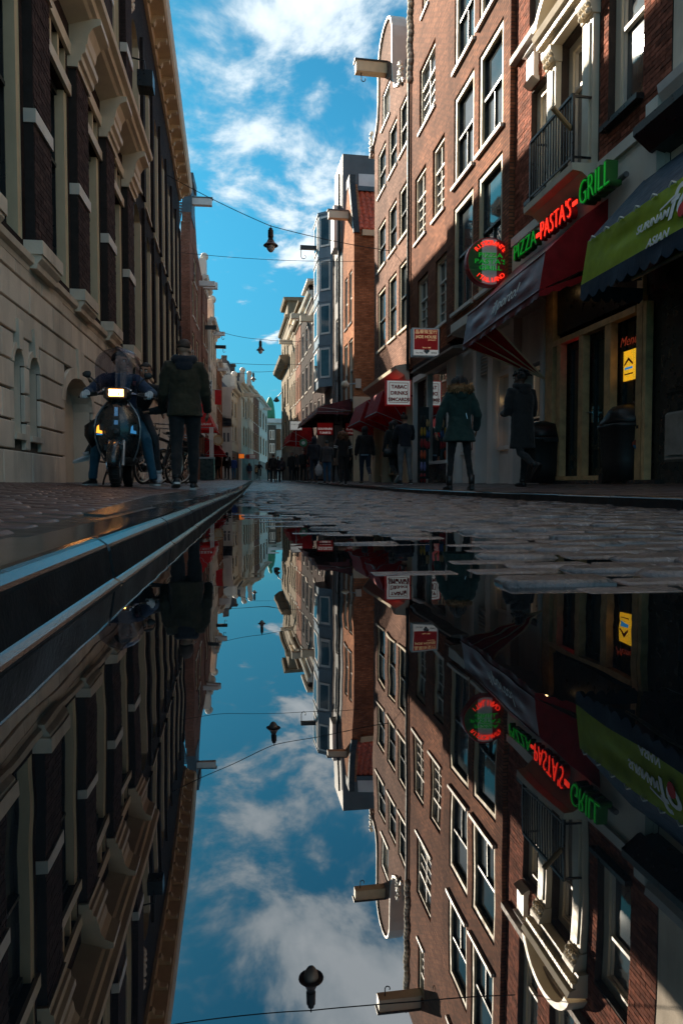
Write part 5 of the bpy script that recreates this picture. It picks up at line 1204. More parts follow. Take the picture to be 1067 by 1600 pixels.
def hood_awning(name, label, F, u0, u1, zw, zt, zb, dt, db, mat, piv=None, group=None, rib='galvanised', seed=1, valance=.12, front=None):
    """folding hood: slope from the wall to the upper front bar, front panel, closed ends with folds fanning from a pivot"""
    t = thing(name, F.pt((u0 + u1) / 2, 0, 0), label, 'awning', group)
    P_ = F.pt
    q = MB(); fold_panel(q, P_(u0, zw, .03), P_(u1, zw, .03), P_(u1, zt, dt), P_(u0, zt, dt), 16, 5, .012, seed); q.build('top_panel', mat, t, smooth=True)
    q = MB(); fold_panel(q, P_(u0, zt, dt), P_(u1, zt, dt), P_(u1, zb, db), P_(u0, zb, db), 18, 6, .014, seed + 1); q.build('front_panel', front or mat, t, smooth=True)
    zp = piv if piv is not None else zw - (zt - zb) * 2.4
    for s, u in enumerate((u0, u1)):
        q = MB(); wp = P_(u, zp, .03); pts = [P_(u, zw, .03), P_(u, zt, dt), P_(u, zb, db)]
        for a, b in zip(pts, pts[1:]): fold_panel(q, a, b, wp, wp, 6, 6, .02, seed + 5 + s)
        q.build('end_panel', mat, t, smooth=True)
        for pz in pts[1:]:
            r = MB(); r.tube([wp, pz], .014, 6); r.build('rib', rib, t)
    q = MB(); q.tube([P_(u0, zb, db), P_(u1, zb, db)], .018, 6); q.build('front_bar', rib, t)
    if valance:
        q = MB(); scallop(q, P_(u0, zb, db), P_(u1, zb, db), valance, max(4, int((u1 - u0) / .16))); q.build('valance', mat, t)
        for u in (u0,):
            q = MB(); scallop(q, P_(u, zb, db), P_(u, zb - .02, .1), valance, 6); q.build('valance', mat, t)
    return t
def big_red_awning():
    un = U(955, 310); zw = FR.z(955, 310); B = at_y(840, 455, un); T = at_y(850, 395, un); xw = FR.pt(un, 0).x; db, dt = xw - B.x, xw - T.x
    uf = FR.u(722, 540, db); zbf = FR.z(722, 540, db); ztf = FR.z(735, 490, dt)
    t = thing('restaurant_awning', FR.pt((un + uf) / 2, 0, 0), 'big maroon hood awning with a slack front panel over the restaurant door', 'awning')
    P_ = FR.pt
    Fb0, Fb1, Ft0, Ft1 = P_(un, B.z, db), P_(uf, zbf, db), P_(un, T.z, dt), P_(uf, ztf, dt)
    q = MB(); fold_panel(q, P_(un, zw, .05), P_(uf, zw, .05), Ft1, Ft0, 20, 5, .012, 2); q.build('top_panel', 'fabric_maroon', t, smooth=True)
    q = MB(); fold_panel(q, Ft0, Ft1, Fb1, Fb0, 34, 9, .022, 5); q.build('front_panel', 'fabric_maroon', t, smooth=True)
    wn, wf = P_(un, zw - 1.15, .05), P_(U(855, 590), FR.z(855, 592), .05)
    q = MB(); W0 = P_(un, zw, .05); mid = Ft0.lerp(W0, .5) + Vector((0, .0, .06))
    lo = P_(un + .02, FR.z(905, 448), .35)
    fold_panel(q, W0, mid, lo, P_(un, zw - .95, .05), 6, 6, .02, 7); fold_panel(q, mid, Ft0, Fb0, lo, 6, 6, .02, 8); q.build('end_panel', 'fabric_red', t, smooth=True)  # same cloth as the front, made redder for light shining through
    q = MB(); scallop(q, Fb0, P_(un, zw - .95, .05), .10, 5); q.build('valance', 'fabric_red', t)
    q = MB(); scallop(q, Fb0 + Vector((0, 0, -.01)), Fb1 + Vector((0, 0, -.01)), .10, 22); q.build('valance', 'fabric_maroon', t)
    seq = [Fb1, Fb1.lerp(Fb0, .14), Fb1.lerp(Fb0, .30), Fb1.lerp(Fb0, .46)]
    q = MB()
    for a, b in zip(seq, seq[1:]): fold_panel(q, a, b, wf, wf, 5, 8, .03, 9)
    q.build('side_folds', 'fabric_red', t, smooth=True)
    for a in seq:
        r = MB(); r.tube([wf, a], .015, 6); r.build('rib', 'cream', t)
    r = MB(); r.tube([Fb0, Fb1], .016, 6); r.tube([Ft0, Ft1], .012, 6); r.build('front_bar', 'fabric_maroon', t)
    for k in range(26):
        p = Fb0.lerp(Fb1, (k + .5) / 26); r = MB(); r.ball(p + Vector((-.015, 0, -.10)), .010, 6, 4)
        if k % 2 == 0: r.build('drip', 'clear_glass', t)
    xd = (Fb0 - Fb1).normalized(); yd = (Ft0 - Fb0).normalized(); nn = xd.cross(yd).normalized()
    c = Fb1.lerp(Fb0, .60) + yd * .16 + nn * .035
    text('il porto!', .26, c, xd, yd, 'letter_white', t, shear=.45, sx=1.2, extrude=.003)
    # warm spots below the awning
    for p in ((858, 452), (902, 453)):
        c = at_y(*p, 10.6); q = MB(); q.lathe([(.06, .0), (.06, .03), (.045, .031)], c, 12); l = thing('ceiling_spot', c, ('round warm spot lamp below the red awning, the one nearer the awning front' if p[0] < 880 else 'round warm spot lamp below the red awning, the one beside the green awning'), 'lamp')
        q.build('rim', 'metal_dark', l); q = MB(); q.lathe([(.04, -.012), (.04, .0)], c, 12); q.build('bulb', 'bulb_warm', l)
big_red_awning()
def green_awning():
    Y1, Y0 = 8.36, 3.4; P_ = FR.pt; xw = FR.pt(Y1, 0).x
    B = at_y(905, 447, Y1); T = at_y(916, 379, Y1); db, dt = xw - B.x, xw - T.x; zw = 4.02
    zb0 = FR.z(1067, 362, db); t = thing('green_awning', FR.pt(6, 0, 0), 'olive green and navy awning with white SURINAM ASIAN lettering', 'awning')
    Bf, Tf, Bn, Tn = P_(Y1, B.z, db), P_(Y1, T.z, dt), P_(Y0, B.z, db), P_(Y0, T.z, dt); W1, W0 = P_(Y1, zw, .12), P_(Y0, zw, .12)
    q = MB(); fold_panel(q, W0, W1, Tf, Tn, 16, 5, .008, 3); q.build('top_panel', 'fabric_navy', t, smooth=True)
    q = MB(); fold_panel(q, Tn, Tf, Bf, Bn, 60, 10, .02, 4); q.build('front_panel', 'fabric_green', t, smooth=True)
    q = MB(); fold_panel(q, W1, Tf, Bf, P_(Y1, B.z + .1, .12), 6, 6, .01, 6); q.build('end_panel', 'fabric_navy', t, smooth=True)
    q = MB(); scallop(q, Bn, Bf, .22, 24, 0, .3); scallop(q, Bf, P_(Y1, B.z, .1), .2, 6, 0, .3); q.build('valance', 'fabric_navy', t)
    for k in range(16):
        p = Tn.lerp(Tf, (k + .5) / 16); r = MB(); r.tube([p + Vector((-.02, -.06, -.02)), p + Vector((-.03, 0, .015)), p + Vector((-.02, .06, -.02))], .009, 5); r.build('lacing', 'letter_white', t)
    for u in (7.9, 6.6, 5.2): r = MB(); r.tube([P_(u, 3.1, .06), P_(u - .5, B.z + .02, db - .04)], .02, 6); r.build('arm', 'galvanised', t)
    r = MB(); r.tube([P_(Y1 - .4, B.z - .02, .5), P_(Y0, B.z - .02, .5)], .022, 6); r.build('bar', 'galvanised', t)
    xd = RD; yd = (Tf - Bf).normalized(); nn = Vector((-1, 0, 0))
    def on(px, py):      # point on the panel (plane through its edges), a little proud of the cloth
        r = ray(px, py); n_ = (Tn - Bn).cross(Bf - Bn).normalized(); o = Vector((0, 0, CAMZ)); return o + r * ((Bn - o).dot(n_) / r.dot(n_)) - r.normalized() * .035
    text('SURINAM', .125, on(1017, 353), xd, yd, 'letter_white', t, shear=.12, bold=.002, extrude=.003, sx=1.05)
    text('ASIAN', .125, on(1025, 379), xd, yd, 'letter_white', t, shear=.12, bold=.002, extrude=.003, sx=1.05)
    text('fo', .46, on(1059, 334), xd, yd, 'letter_white', t, shear=.2, bold=.008, extrude=.003)
    q = MB(); c = on(1066, 326); pts = [c + xd * (.065 * math.cos(a)) + yd * (.075 * math.sin(a)) for a in [k * math.pi / 8 for k in range(16)]]; q.prism(pts, nn * .01); q.build('red_dot', 'fabric_bright_red', t)
    q = MB(); c = on(1044, 322); q.prism([c + xd * -.14, c + xd * .1 + yd * .06, c + xd * .1 + yd * .085, c + xd * -.14 + yd * .02], nn * .006); q.build('cross_stroke', 'letter_white', t)
green_awning()
def neon():
    t = thing('neon_letters', FR.pt(11.3, 4.5, .1), 'red and green neon letters PIZZA PASTA\'S GRILL on a rail above the awning', 'neon sign')
    d = .22; P_ = FR.pt
    def word(s, pa, pb, ztop_px, mat, base, h, ex):
        ua, ub = FR.u(pa[0], pa[1], d), FR.u(pb[0], pb[1], d); z = (FR.z(pa[0], pa[1], d) + FR.z(pb[0], pb[1], d)) / 2
        c = P_((ua + ub) / 2, z, d); w = abs(ua - ub)
        o = text(s, h * 1.38, c, RD, ZUP, base, t, name='letter_box', extrude=ex, bold=.012)
        xs = [v.co.dot(RD) for v in o.data.vertices]; k = w / (max(xs) - min(xs)); m0 = (max(xs) + min(xs)) / 2; cc = (c - wloc(t)).dot(RD)
        for v in o.data.vertices: v.co += RD * ((v.co.dot(RD) - m0) * (k - 1) + cc - m0)
        cu = text(s, h * 1.38, c - Vector((ex + .012, 0, 0)), RD, ZUP, mat, t, name='neon_tube', extrude=.008, bold=-.012)
        xs = [v.co.dot(RD) for v in cu.data.vertices]; m1 = (max(xs) + min(xs)) / 2; cc = (c - wloc(t)).dot(RD); k = (w * .97) / (max(xs) - min(xs))
        for v in cu.data.vertices: v.co += RD * ((v.co.dot(RD) - m1) * (k - 1) + cc - m1)
    word('GRILL', (913, 324), (961, 287), 0, 'neon_green', 'sign_green', .36, .085)
    word('PASTA\'S', (848.5, 377), (897, 337), 0, 'neon_red', 'sign_red', .30, .05)
    word('PIZZA', (807, 408), (842, 381), 0, 'neon_dim_green', 'sign_green', .27, .05)
    for p in ((899.5, 324, 906.5, 318), (842.5, 373, 847, 369)):
        ua, ub = FR.u(p[0], p[1], d), FR.u(p[2], p[3], d); z = FR.z(p[0], p[1], d); q = MB(); FR.box(q, ub, ua, z, z + .06, d + .05, d + .07); q.build('neon_dash', 'neon_red', t)
    q = MB(); q.tube([P_(FR.u(962, 285, .12), FR.z(962, 285, .12), .12), P_(FR.u(978, 272, .12), FR.z(978, 272, .12), .12)], .04, 8); q.build('rail_end', 'grey_dark', t)
neon()
def round_sign():
    Y = 13.0; c = at_y(763, 411, Y); r = 36.5 / FPX * (Y * .9925 + c.x * .1226)
    t = thing('round_restaurant_sign', c, 'round lit sign reading RISTORANTE PIZZA PASTA\'S GRILL ITALIANO', 'sign')
    q = MB(); q.lathe([(r, -.09), (r * 1.02, -.07), (r * 1.02, .07), (r, .09)], c, 40, 0, 'Y'); q.build('drum', 'sign_red', t, smooth=False)
    yf = c.y - .093
    def sector(x0, x1, mat, nm):
        q = MB(); n = 14; R_ = r * .95; pts = []
        xs = [x0 + (x1 - x0) * k / n for k in range(n + 1)]
        for k in range(n): a, b = xs[k], xs[k + 1]; ha, hb = math.sqrt(max(0, R_ ** 2 - a * a)), math.sqrt(max(0, R_ ** 2 - b * b)); q.quad((c.x + a, yf, c.z - ha), (c.x + b, yf, c.z - hb), (c.x + b, yf, c.z + hb), (c.x + a, yf, c.z + ha))
        q.build(nm, mat, t)
    sector(-r * .949, -r * .36, 'sign_green', 'green_field'); sector(-r * .36, r * .28, 'sign_white', 'white_field'); sector(r * .28, r * .949, 'sign_red', 'red_field')
    X, Z = Vector((1, 0, 0)), ZUP
    for s, dz in (('PIZZA', .16), ('PASTA\'S', -.10), ('GRILL', -.36)): text(s, r * .27, c + Vector((0, -.105, r * dz)), X, Z, 'neon_green', t, extrude=.006, bold=.0, sx=1.45)
    def ring(s, a0, a1, rad, flip):
        for k, ch in enumerate(s):
            a = a0 + (a1 - a0) * k / (len(s) - 1); d = Vector((math.cos(a), 0, math.sin(a))); up = -d if flip else d; xd = Vector((-up.z, 0, up.x)) * -1
            text(ch, r * .27, c + d * rad + Vector((0, -.105, 0)), xd, up, 'neon_red', t, extrude=.006, bold=.0)
    ring('RISTORANTE', R(140), R(40), r * .68, False); ring('ITALIANO', R(228), R(312), r * .86, True)
    w = FR.pt(Y, c.z + .05, 0); q = MB(); q.tube([(c.x + r * .95, Y, c.z + .05), (w.x + .1, Y, c.z + .05)], .03, 8); q.build('arm', 'sign_red', t)
round_sign()
def box_sign(name, label, px0, py0, px1, py1, Y, face, edge, dep=.16, cat='sign'):
    a, b = at_y(px0, py1, Y), at_y(px1, py0, Y); t = thing(name, ((a.x + b.x) / 2, Y, a.z), label, cat)
    q = MB(); q.box(a.x, b.x, Y, Y + dep, a.z, b.z); q.build('case', edge, t)
    q = MB(); k = .045 * (b.x - a.x); q.box(a.x + k, b.x - k, Y - .006, Y - .001, a.z + k, b.z - k); q.build('face', face, t)
    return t, a.x, b.x, a.z, b.z
XD = Vector((1, 0, 0))
def street_signs():
    t, x0, x1, z0, z1 = box_sign('jade_shop_sign', 'red and white box sign reading JADE HOUSE with gold characters above the shop', 644, 513, 686.5, 556.5, 17.3, 'sign_white_lit', 'sign_white', .22)
    w, h = x1 - x0, z1 - z0; Y = 17.3 - .008
    q = MB(); q.box(x0 + w * .06, x1 - w * .06, Y - .004, Y, z0 + h * .235, z1 - h * .05); q.build('red_field', 'sign_red_lit', t)
    cx = (x0 + x1) / 2; Y -= .006
    text('晶華珠宝行', w * .165, (cx, Y, z0 + h * .80), XD, ZUP, 'letter_gold_lit', t, extrude=.002, sx=1.0)
    text('Jade House'.upper(), w * .150, (cx, Y, z0 + h * .635), XD, ZUP, 'letter_gold_lit', t, extrude=.002, bold=.001, sx=.92)
    text('JEWELLERY', w * .06, (cx + w * .22, Y, z0 + h * .555), XD, ZUP, 'letter_gold_lit', t, extrude=.002); text('Since 1980', w * .07, (cx + w * .02, Y, z0 + h * .285), XD, ZUP, 'letter_gold_lit', t, extrude=.002)
    text('TAX FREE', w * .065, (cx - w * .25, Y, z0 + h * .10), XD, ZUP, 'letter_black', t, extrude=.002); text('免税店', w * .075, (cx + w * .29, Y, z0 + h * .10), XD, ZUP, 'letter_black', t, extrude=.002)
    q = MB(); dz = z0 + h * .12; q.prism([(cx - .07, Y, dz + .05), (cx - .04, Y, dz + .085), (cx + .07, Y, dz + .085), (cx + .10, Y, dz + .05), (cx + .015, Y, dz - .03)], (0, .003, 0)); q.build('gem_mark', 'metal', t)
    q = MB(); q.box(x1 - .01, FR.pt(17.4, 0).x, 17.36, 17.42, z0 - .10, z0 - .02); q.build('bracket', 'white_paint', t)
    t, x0, x1, z0, z1 = box_sign('tabac_sign', 'square white sign reading TABAC DRINKS SIMCARDS in a red frame', 603, 593.5, 642, 633.5, 20.0, 'sign_white_lit', 'sign_red_lit', .2)
    w, h = x1 - x0, z1 - z0; cx = (x0 + x1) / 2 + .01; Y = 20.0 - .012
    q = MB(); k = .12 * w
    for a, b, c, d in ((x0 + k, x1 - k, z0 + k, z0 + k + .016), (x0 + k, x1 - k, z1 - k - .016, z1 - k), (x0 + k, x0 + k + .016, z0 + k, z1 - k), (x1 - k - .016, x1 - k, z0 + k, z1 - k)): q.box(a, b, Y, Y + .004, c, d)
    q.build('border_line', 'letter_red', t)
    for s, f, fz, sx in (('TABAC', .66, .195, 1.0), ('DRINKS', .42, .195, 1.0), ('SIMCARDS', .18, .18, 1.02)): text(s, w * fz, (cx, Y - .004, z0 + h * f), XD, ZUP, 'letter_red', t, bold=.006, extrude=.002, sx=sx)
    q = MB(); q.tube([(x1, 20.1, z0 + h * .4), (FR.pt(20.1, 0).x + .1, 20.1, z0 + h * .4)], .03, 6); q.build('arm', 'metal_dark', t)
    # signs further along on the right
    t, x0, x1, z0, z1 = box_sign('souvenir_sign', 'red sign reading SOUVENIRS T-SHIRTS beside the curly haired woman', 495, 660, 521, 680, 33.5, 'sign_red_lit', 'sign_red', .15)
    w, h = x1 - x0, z1 - z0; cx = (x0 + x1) / 2
    for s, f, k in (('SOUVENIRS', .42, .165), ('T-SHIRTS', .12, .165)): text(s, w * k, (cx, 33.48, z0 + h * f), XD, ZUP, 'sign_white_lit', t, bold=.004, extrude=.002)
    q = MB(); q.tube([(x1, 33.57, z1 - .1), (FR.pt(33.5, 0).x + .1, 33.57, z1 - .1)], .03, 6); q.build('arm', 'metal_dark', t)
    t, x0, x1, z0, z1 = box_sign('ticket_sign', 'white sign reading TICKET SHOP on a post between the awnings', 453, 658, 472, 672, 44, 'sign_white_lit', 'grey_paint', .15)
    w, h = x1 - x0, z1 - z0; cx = (x0 + x1) / 2
    for s, f, k in (('TICKET SHOP', .56, .135),): text(s, w * k, (cx, 43.97, z0 + h * f), XD, ZUP, 'letter_black', t, extrude=.002)
    q = MB(); q.tube([(cx, 44.08, z0), (cx, 44.08, z0 - 1.0)], .03, 6); q.tube([(x1, 44.08, (z0 + z1) / 2), (FR.pt(44, 0).x + .1, 44.08, (z0 + z1) / 2)], .03, 6); q.build('post', 'galvanised', t)
    c = at_y(474, 692, 41.5); t = thing('round_green_sign', c, 'round dark green sign with a pale mark hanging below the far maroon awning', 'sign')
    q = MB(); q.lathe([(.24, -.05), (.24, .05)], c, 24, 0, 'Y'); q.build('disc', 'dome_green', t); q = MB(); q.lathe([(.11, -.062), (.11, -.052)], c, 20, 0, 'Y'); q.build('mark', 'sign_white', t); q = MB(); q.tube([c, c + Vector((.8, 0, .0))], .02, 6); q.build('arm', 'metal_dark', t)
    # left: WOK
    t, x0, x1, z0, z1 = box_sign('wok_sign', 'narrow upright white sign reading WOK above the red awning', 323, 594, 331.5, 616, 35.6, 'sign_white', 'sign_white', .12)
    h = z1 - z0; cx = (x0 + x1) / 2
    for k, ch in enumerate('WOK'): text(ch, .24, (cx, 35.58, z1 - h * (.32 * k + .30)), XD, ZUP, 'letter_black', t, bold=.008, extrude=.002)
    t, x0, x1, z0, z1 = box_sign('far_red_white_sign', 'small white sign with a red end above the far left pedestrians', 384, 710, 400, 717, 62, 'sign_white', 'sign_red', .15)
    q = MB(); q.box(x0 + .05, x0 + (x1 - x0) * .4, 61.98, 61.99, z0 + .05, z1 - .05); q.build('red_end', 'sign_red', t)
    t, x0, x1, z0, z1 = box_sign('orange_shop_sign', 'orange lit shop sign above the far left pedestrians', 373, 709, 382, 716.5, 61, 'orange_glow', 'sign_red', .2)
PM('letter_gold', (0.55, 0.36, 0.14), 0.45, 0.1, 6); EMIT('orange_glow', (1, .22, .02), .08, (.5, .1, .01))
street_signs()
def other_awnings():
    # tobacco shop: two small hoods
    zw = FR.z(620, 557) + .1
    hood_awning('tabac_awning', 'dark red hood awning behind the tabac sign, nearer of the pair', FR, BU0 + .15, BU0 + 2.0, 3.2, 3.0, 2.35, .75, .95, 'fabric_red', 2.0, 'hoods over the tobacco shop', seed=11)
    hood_awning('tabac_awning', 'dark red hood awning at the side street corner, farther of the pair', FR, BU0 + 2.6, BU1 - .15, 3.2, 3.0, 2.30, .75, 1.0, 'fabric_red', 1.9, 'hoods over the tobacco shop', seed=21)
    # souvenir shop and cafe beyond on the right
    hood_awning('souvenir_awning', 'long dark maroon awning over the souvenir shop', FR, 30.2, 38.8, 3.95, 3.55, 3.35, 1.5, 1.55, 'fabric_maroon', 3.4, None, seed=31, valance=.1)
    hood_awning('cafe_awning', 'maroon hood awning at the far end of the right pavement', FR, 45.0, 50.5, 4.3, 3.6, 3.0, 1.3, 1.5, 'fabric_red', 2.9, None, seed=41)
    F2 = Fac(-3.25, 36.0, 0.0142, 1)
    t = hood_awning('red_restaurant_awning', 'bright red rounded awning with white lettering below the wok sign', F2, 36.2, 40.0, 4.9, 4.0, 3.1, .75, 1.15, 'fabric_bright_red', 3.1, 'red awnings on the left row', seed=51)
    c = F2.pt(38, 3.2, 1.16); text('RESTAURANT', .34, c, (0, -1, 0), (0, 0, 1), 'letter_white', t, bold=.004)
    e = F2.pt(36.15, 3.22, .55); text('RESTAURANT', .15, e, XD, ZUP, 'letter_white', t, bold=.002)
    F3 = Fac(-3.1, 42.3, 0.014, 1)
    t = hood_awning('red_cafe_awning', 'smaller dark red awning with white edging further down the left row', F3, 43.0, 46.5, 3.05, 2.75, 2.0, .7, 1.25, 'fabric_red', 2.0, 'red awnings on the left row', seed=61)
    c = at_y(341, 688, 42.6); s = thing('gold_round_sign', c, 'gilt round sign hanging beside the smaller red awning', 'sign')
    q = MB(); q.lathe([(.32, -.05), (.32, .05)], c, 22, 0, 'Y'); q.build('disc', 'wood_raw', s); q = MB(); q.lathe([(.22, -.06), (.22, -.052)], c, 22, 0, 'Y'); q.build('inner_disc', 'cream', s); q = MB(); q.tube([c, (F3.pt(42.6, 0).x, 42.6, c.z)], .02, 6); q.build('arm', 'metal_dark', s)
    # red banner above the big awning
    a, b = at_y(336, 632, 38.5), at_y(346, 618, 38.5); s = thing('red_banner', (a.x, 38.5, a.z), 'bright red upright banner behind the red restaurant awning', 'banner')
    q = MB(); q.box(a.x, b.x, 38.5, 38.54, a.z, b.z + .3); q.build('cloth', 'fabric_bright_red', s); q = MB(); q.tube([(b.x, 38.52, b.z + .3), (F2.pt(38.5, 0).x, 38.52, b.z + .3)], .02, 6); q.build('pole', 'galvanised', s)
other_awnings()
def restaurant_front():
    u0, u1 = U1N - .0, U(853, 600); b = thing('restaurant_shopfront', FR.pt((u0 + u1) / 2, 0, 0), 'dark restaurant front with raw timber door frame and dark glass', 'shop front')
    z = FR.z; uu = lambda p: U(p, 640)
    q = MB(); FR.box(q, u0, u1, 0, 3.4, -5, -.35); q.build('back_wall', 'black_paint', b)
    q = MB(); FR.box(q, u0, u1, 2.62, 3.42, -.34, .0); FR.box(q, u0, uu(1006), 0, 2.62, -.34, -.02); q.build('dark_panel', 'black_paint', b)
    q = MB(); FR.box(q, u0, u1, .0, .24, -.34, .12); q.build('step', 'wet_slab', b)
    zt = z(868, 541)
    def post(pa, pb, z0, z1, d0=-.05, d1=.06):
        q = MB(); FR.box(q, uu(pb), uu(pa), z0, z1, d0, d1); q.build('timber_post', 'wood_raw', b)
    post(873.6, 879.6, .30, zt - .03); post(908, 915, .30, zt - .03); post(948.5, 958, .30, zt - .03); post(997.5, 1006.5, .24, 2.9, -.05, .055); post(1013, 1018, .24, 2.5, .0, .10)
    post(857.5, 868.5, .24, 3.38, -.05, .08)
    q = MB(); FR.box(q, uu(997), uu(864), zt - .028, zt + .06, -.045, .075); q.build('timber_beam', 'wood_raw', b); q = MB(); FR.box(q, uu(958), uu(872), .245, .31, -.04, .075); q.build('timber_sill', 'wood_raw', b)
    def leaf(pa, pb, z0, z1, nm, glass0):
        fr = MB(); a, c = uu(pb), uu(pa); w = .075
        for s, e in ((a, a + w), (c - w, c)): FR.box(fr, s, e, z0, z1, -.14, -.08)
        FR.box(fr, a, c, z0, z0 + .12, -.14, -.085); FR.box(fr, a, c, z1 - .1, z1, -.14, -.085); FR.box(fr, a, c, glass0 - .05, glass0 + .03, -.14, -.083); fr = fr.build(nm, 'green_black', b)
        q = MB(); FR.rect(q, a, c, z0, z1, -.115); q.build('pane', 'glass_dark', fr); return fr, a, c
    leaf(880, 908, .31, zt - .03, 'side_light', .62); fr, a, c = leaf(915.5, 948, .31, zt - .03, 'door', .75); leaf(958.5, 997, .31, 2.6, 'side_light', 1.1)
    q = MB(); h = 1.25; FR.box(q, c - .07, c - .035, h - .14, h + .1, -.083, -.065); FR.box(q, c - .06, c - .045, h, h + .02, -.065, -.02); FR.box(q, c - .06, c + .06, h, h + .022, -.02, -.004); q.build('handle', 'metal', fr)
    t = thing('menu_poster', FR.pt(uu(982), 1.9, 0), 'yellow lit menu poster in the window beside the restaurant door', 'poster')
    q = MB(); a, c = FR.u(996.5, 575, -.09), FR.u(968, 575, -.09); z0, z1 = FR.z(968, 598, -.09), FR.z(968, 552, -.09); FR.box(q, a, c, z0, z1, -.105, -.09); q.build('sheet', 'menu_print', t)
    mid = (a + c) / 2; q = MB(); zc = z0 + .62 * (z1 - z0)
    q.prism([FR.pt(mid + .10, zc - .02, -.086), FR.pt(mid, zc + .06, -.086), FR.pt(mid - .10, zc - .02, -.086), FR.pt(mid - .10, zc - .05, -.086), FR.pt(mid, zc + .02, -.086), FR.pt(mid + .10, zc - .05, -.086)], FR.pt(0, 0, .004) - FR.pt(0, 0, 0)); q.build('roof_mark', 'letter_red', t)
    q = MB(); FR.box(q, mid - .09, mid + .09, zc - .10, zc - .07, -.09, -.084); q.build('blue_stripe', 'neon_dim_blue', t); q = MB(); FR.box(q, mid - .1, mid + .1, zc - .17, zc - .155, -.09, -.084); q.build('red_stripe', 'letter_red', t)
    t2 = thing('menu_neon', FR.pt(mid, 2.3, 0), 'thin red script reading Menu above the yellow poster', 'neon sign'); text('Menu', .19, FR.pt(mid, z(975, 538), -.08), RD, ZUP, 'neon_dim_red', t2, shear=.35, bold=-.004, extrude=.003)
    t3 = thing('led_sign', FR.pt(uu(900), 2.2, 0), 'tiny red LED sign behind the glass left of the restaurant door', 'sign')
    q = MB(); FR.box(q, uu(906), uu(893), 2.07, 2.27, -.112, -.10); q.build('case', 'black_paint', t3); text('365', .13, FR.pt(uu(899.5), 2.12, -.095), RD, ZUP, 'led_red', t3, extrude=.002)
    c0 = at_y(1008, 548, 8.75); c1 = at_y(1038, 475, 8.75); t = thing('grey_wall_box', c0, 'pale grey metal box on the wall below the green awning', 'electric box')
    q = MB(); q.box(c0.x, c1.x, 8.5, 8.75, c0.z, c1.z); q.build('case', 'grey_paint', t); q = MB(); q.box(c0.x + .03, c1.x - .03, 8.49, 8.5, c0.z + .04, c1.z - .04); q.build('door', 'grey_paint', t)
restaurant_front()
# ================================================================== hanging lamps and wires
def cable(label, pts, r=.008, sag=.25, name='span_wire'):
    """wire hung through the given points"""
    q = MB(); out = []
    for a, b in zip(pts, pts[1:]):
        a, b = Vector(a), Vector(b); n = 14
        for k in range(n + (b is pts[-1] or 1)): s = k / n; out.append(a.lerp(b, s) - Vector((0, 0, sag * 4 * s * (1 - s))))
    q.tube(out, r, 5); return tag(q.build(name, 'metal_dark'), label, 'wire')
def hanging_lamp(label, top, H, first=[None]):
    """top: point where it hangs from the wire"""
    t = thing('hanging_street_lamp', top, label, 'street lamp', 'lamps hung over the street'); s = H / .8; c = Vector(top)
    L = lambda pr: [(r * s, -z * s) for r, z in pr]
    q = MB(); q.tube([c + Vector((0, 0, .03)), c - Vector((0, 0, .07 * s))], .012 * s, 6); q.lathe([(r * s, -.07 * s + 0) for r in (.0,)] or [], c, 8) if False else None; q.build('hook', 'metal_dark', t)
    q = MB(); q.lathe(L([(.02, .06), (.055, .07), (.06, .12), (.08, .13), (.085, .34), (.07, .36), (.08, .40), (.10, .44)]), c, 16); q.build('housing', 'metal_dark', t)
    q = MB(); q.lathe(L([(.09, .43), (.13, .50), (.20, .56), (.225, .585), (.222, .60), (.12, .585)]), c, 20); q.build('shade', 'lamp_shade', t)
    q = MB(); q.lathe(L([(.13, .59), (.135, .62), (.115, .70), (.06, .775), (.0, .80)]), c, 16); q.build('globe', 'lamp_globe', t, smooth=True)
PM('lamp_shade', (0.10, 0.045, 0.03), 0.45, 0.2, 6, metal=0.3); PM('lamp_globe', (0.45, 0.46, 0.47), 0.15, 0.1, 6, spec=.8)
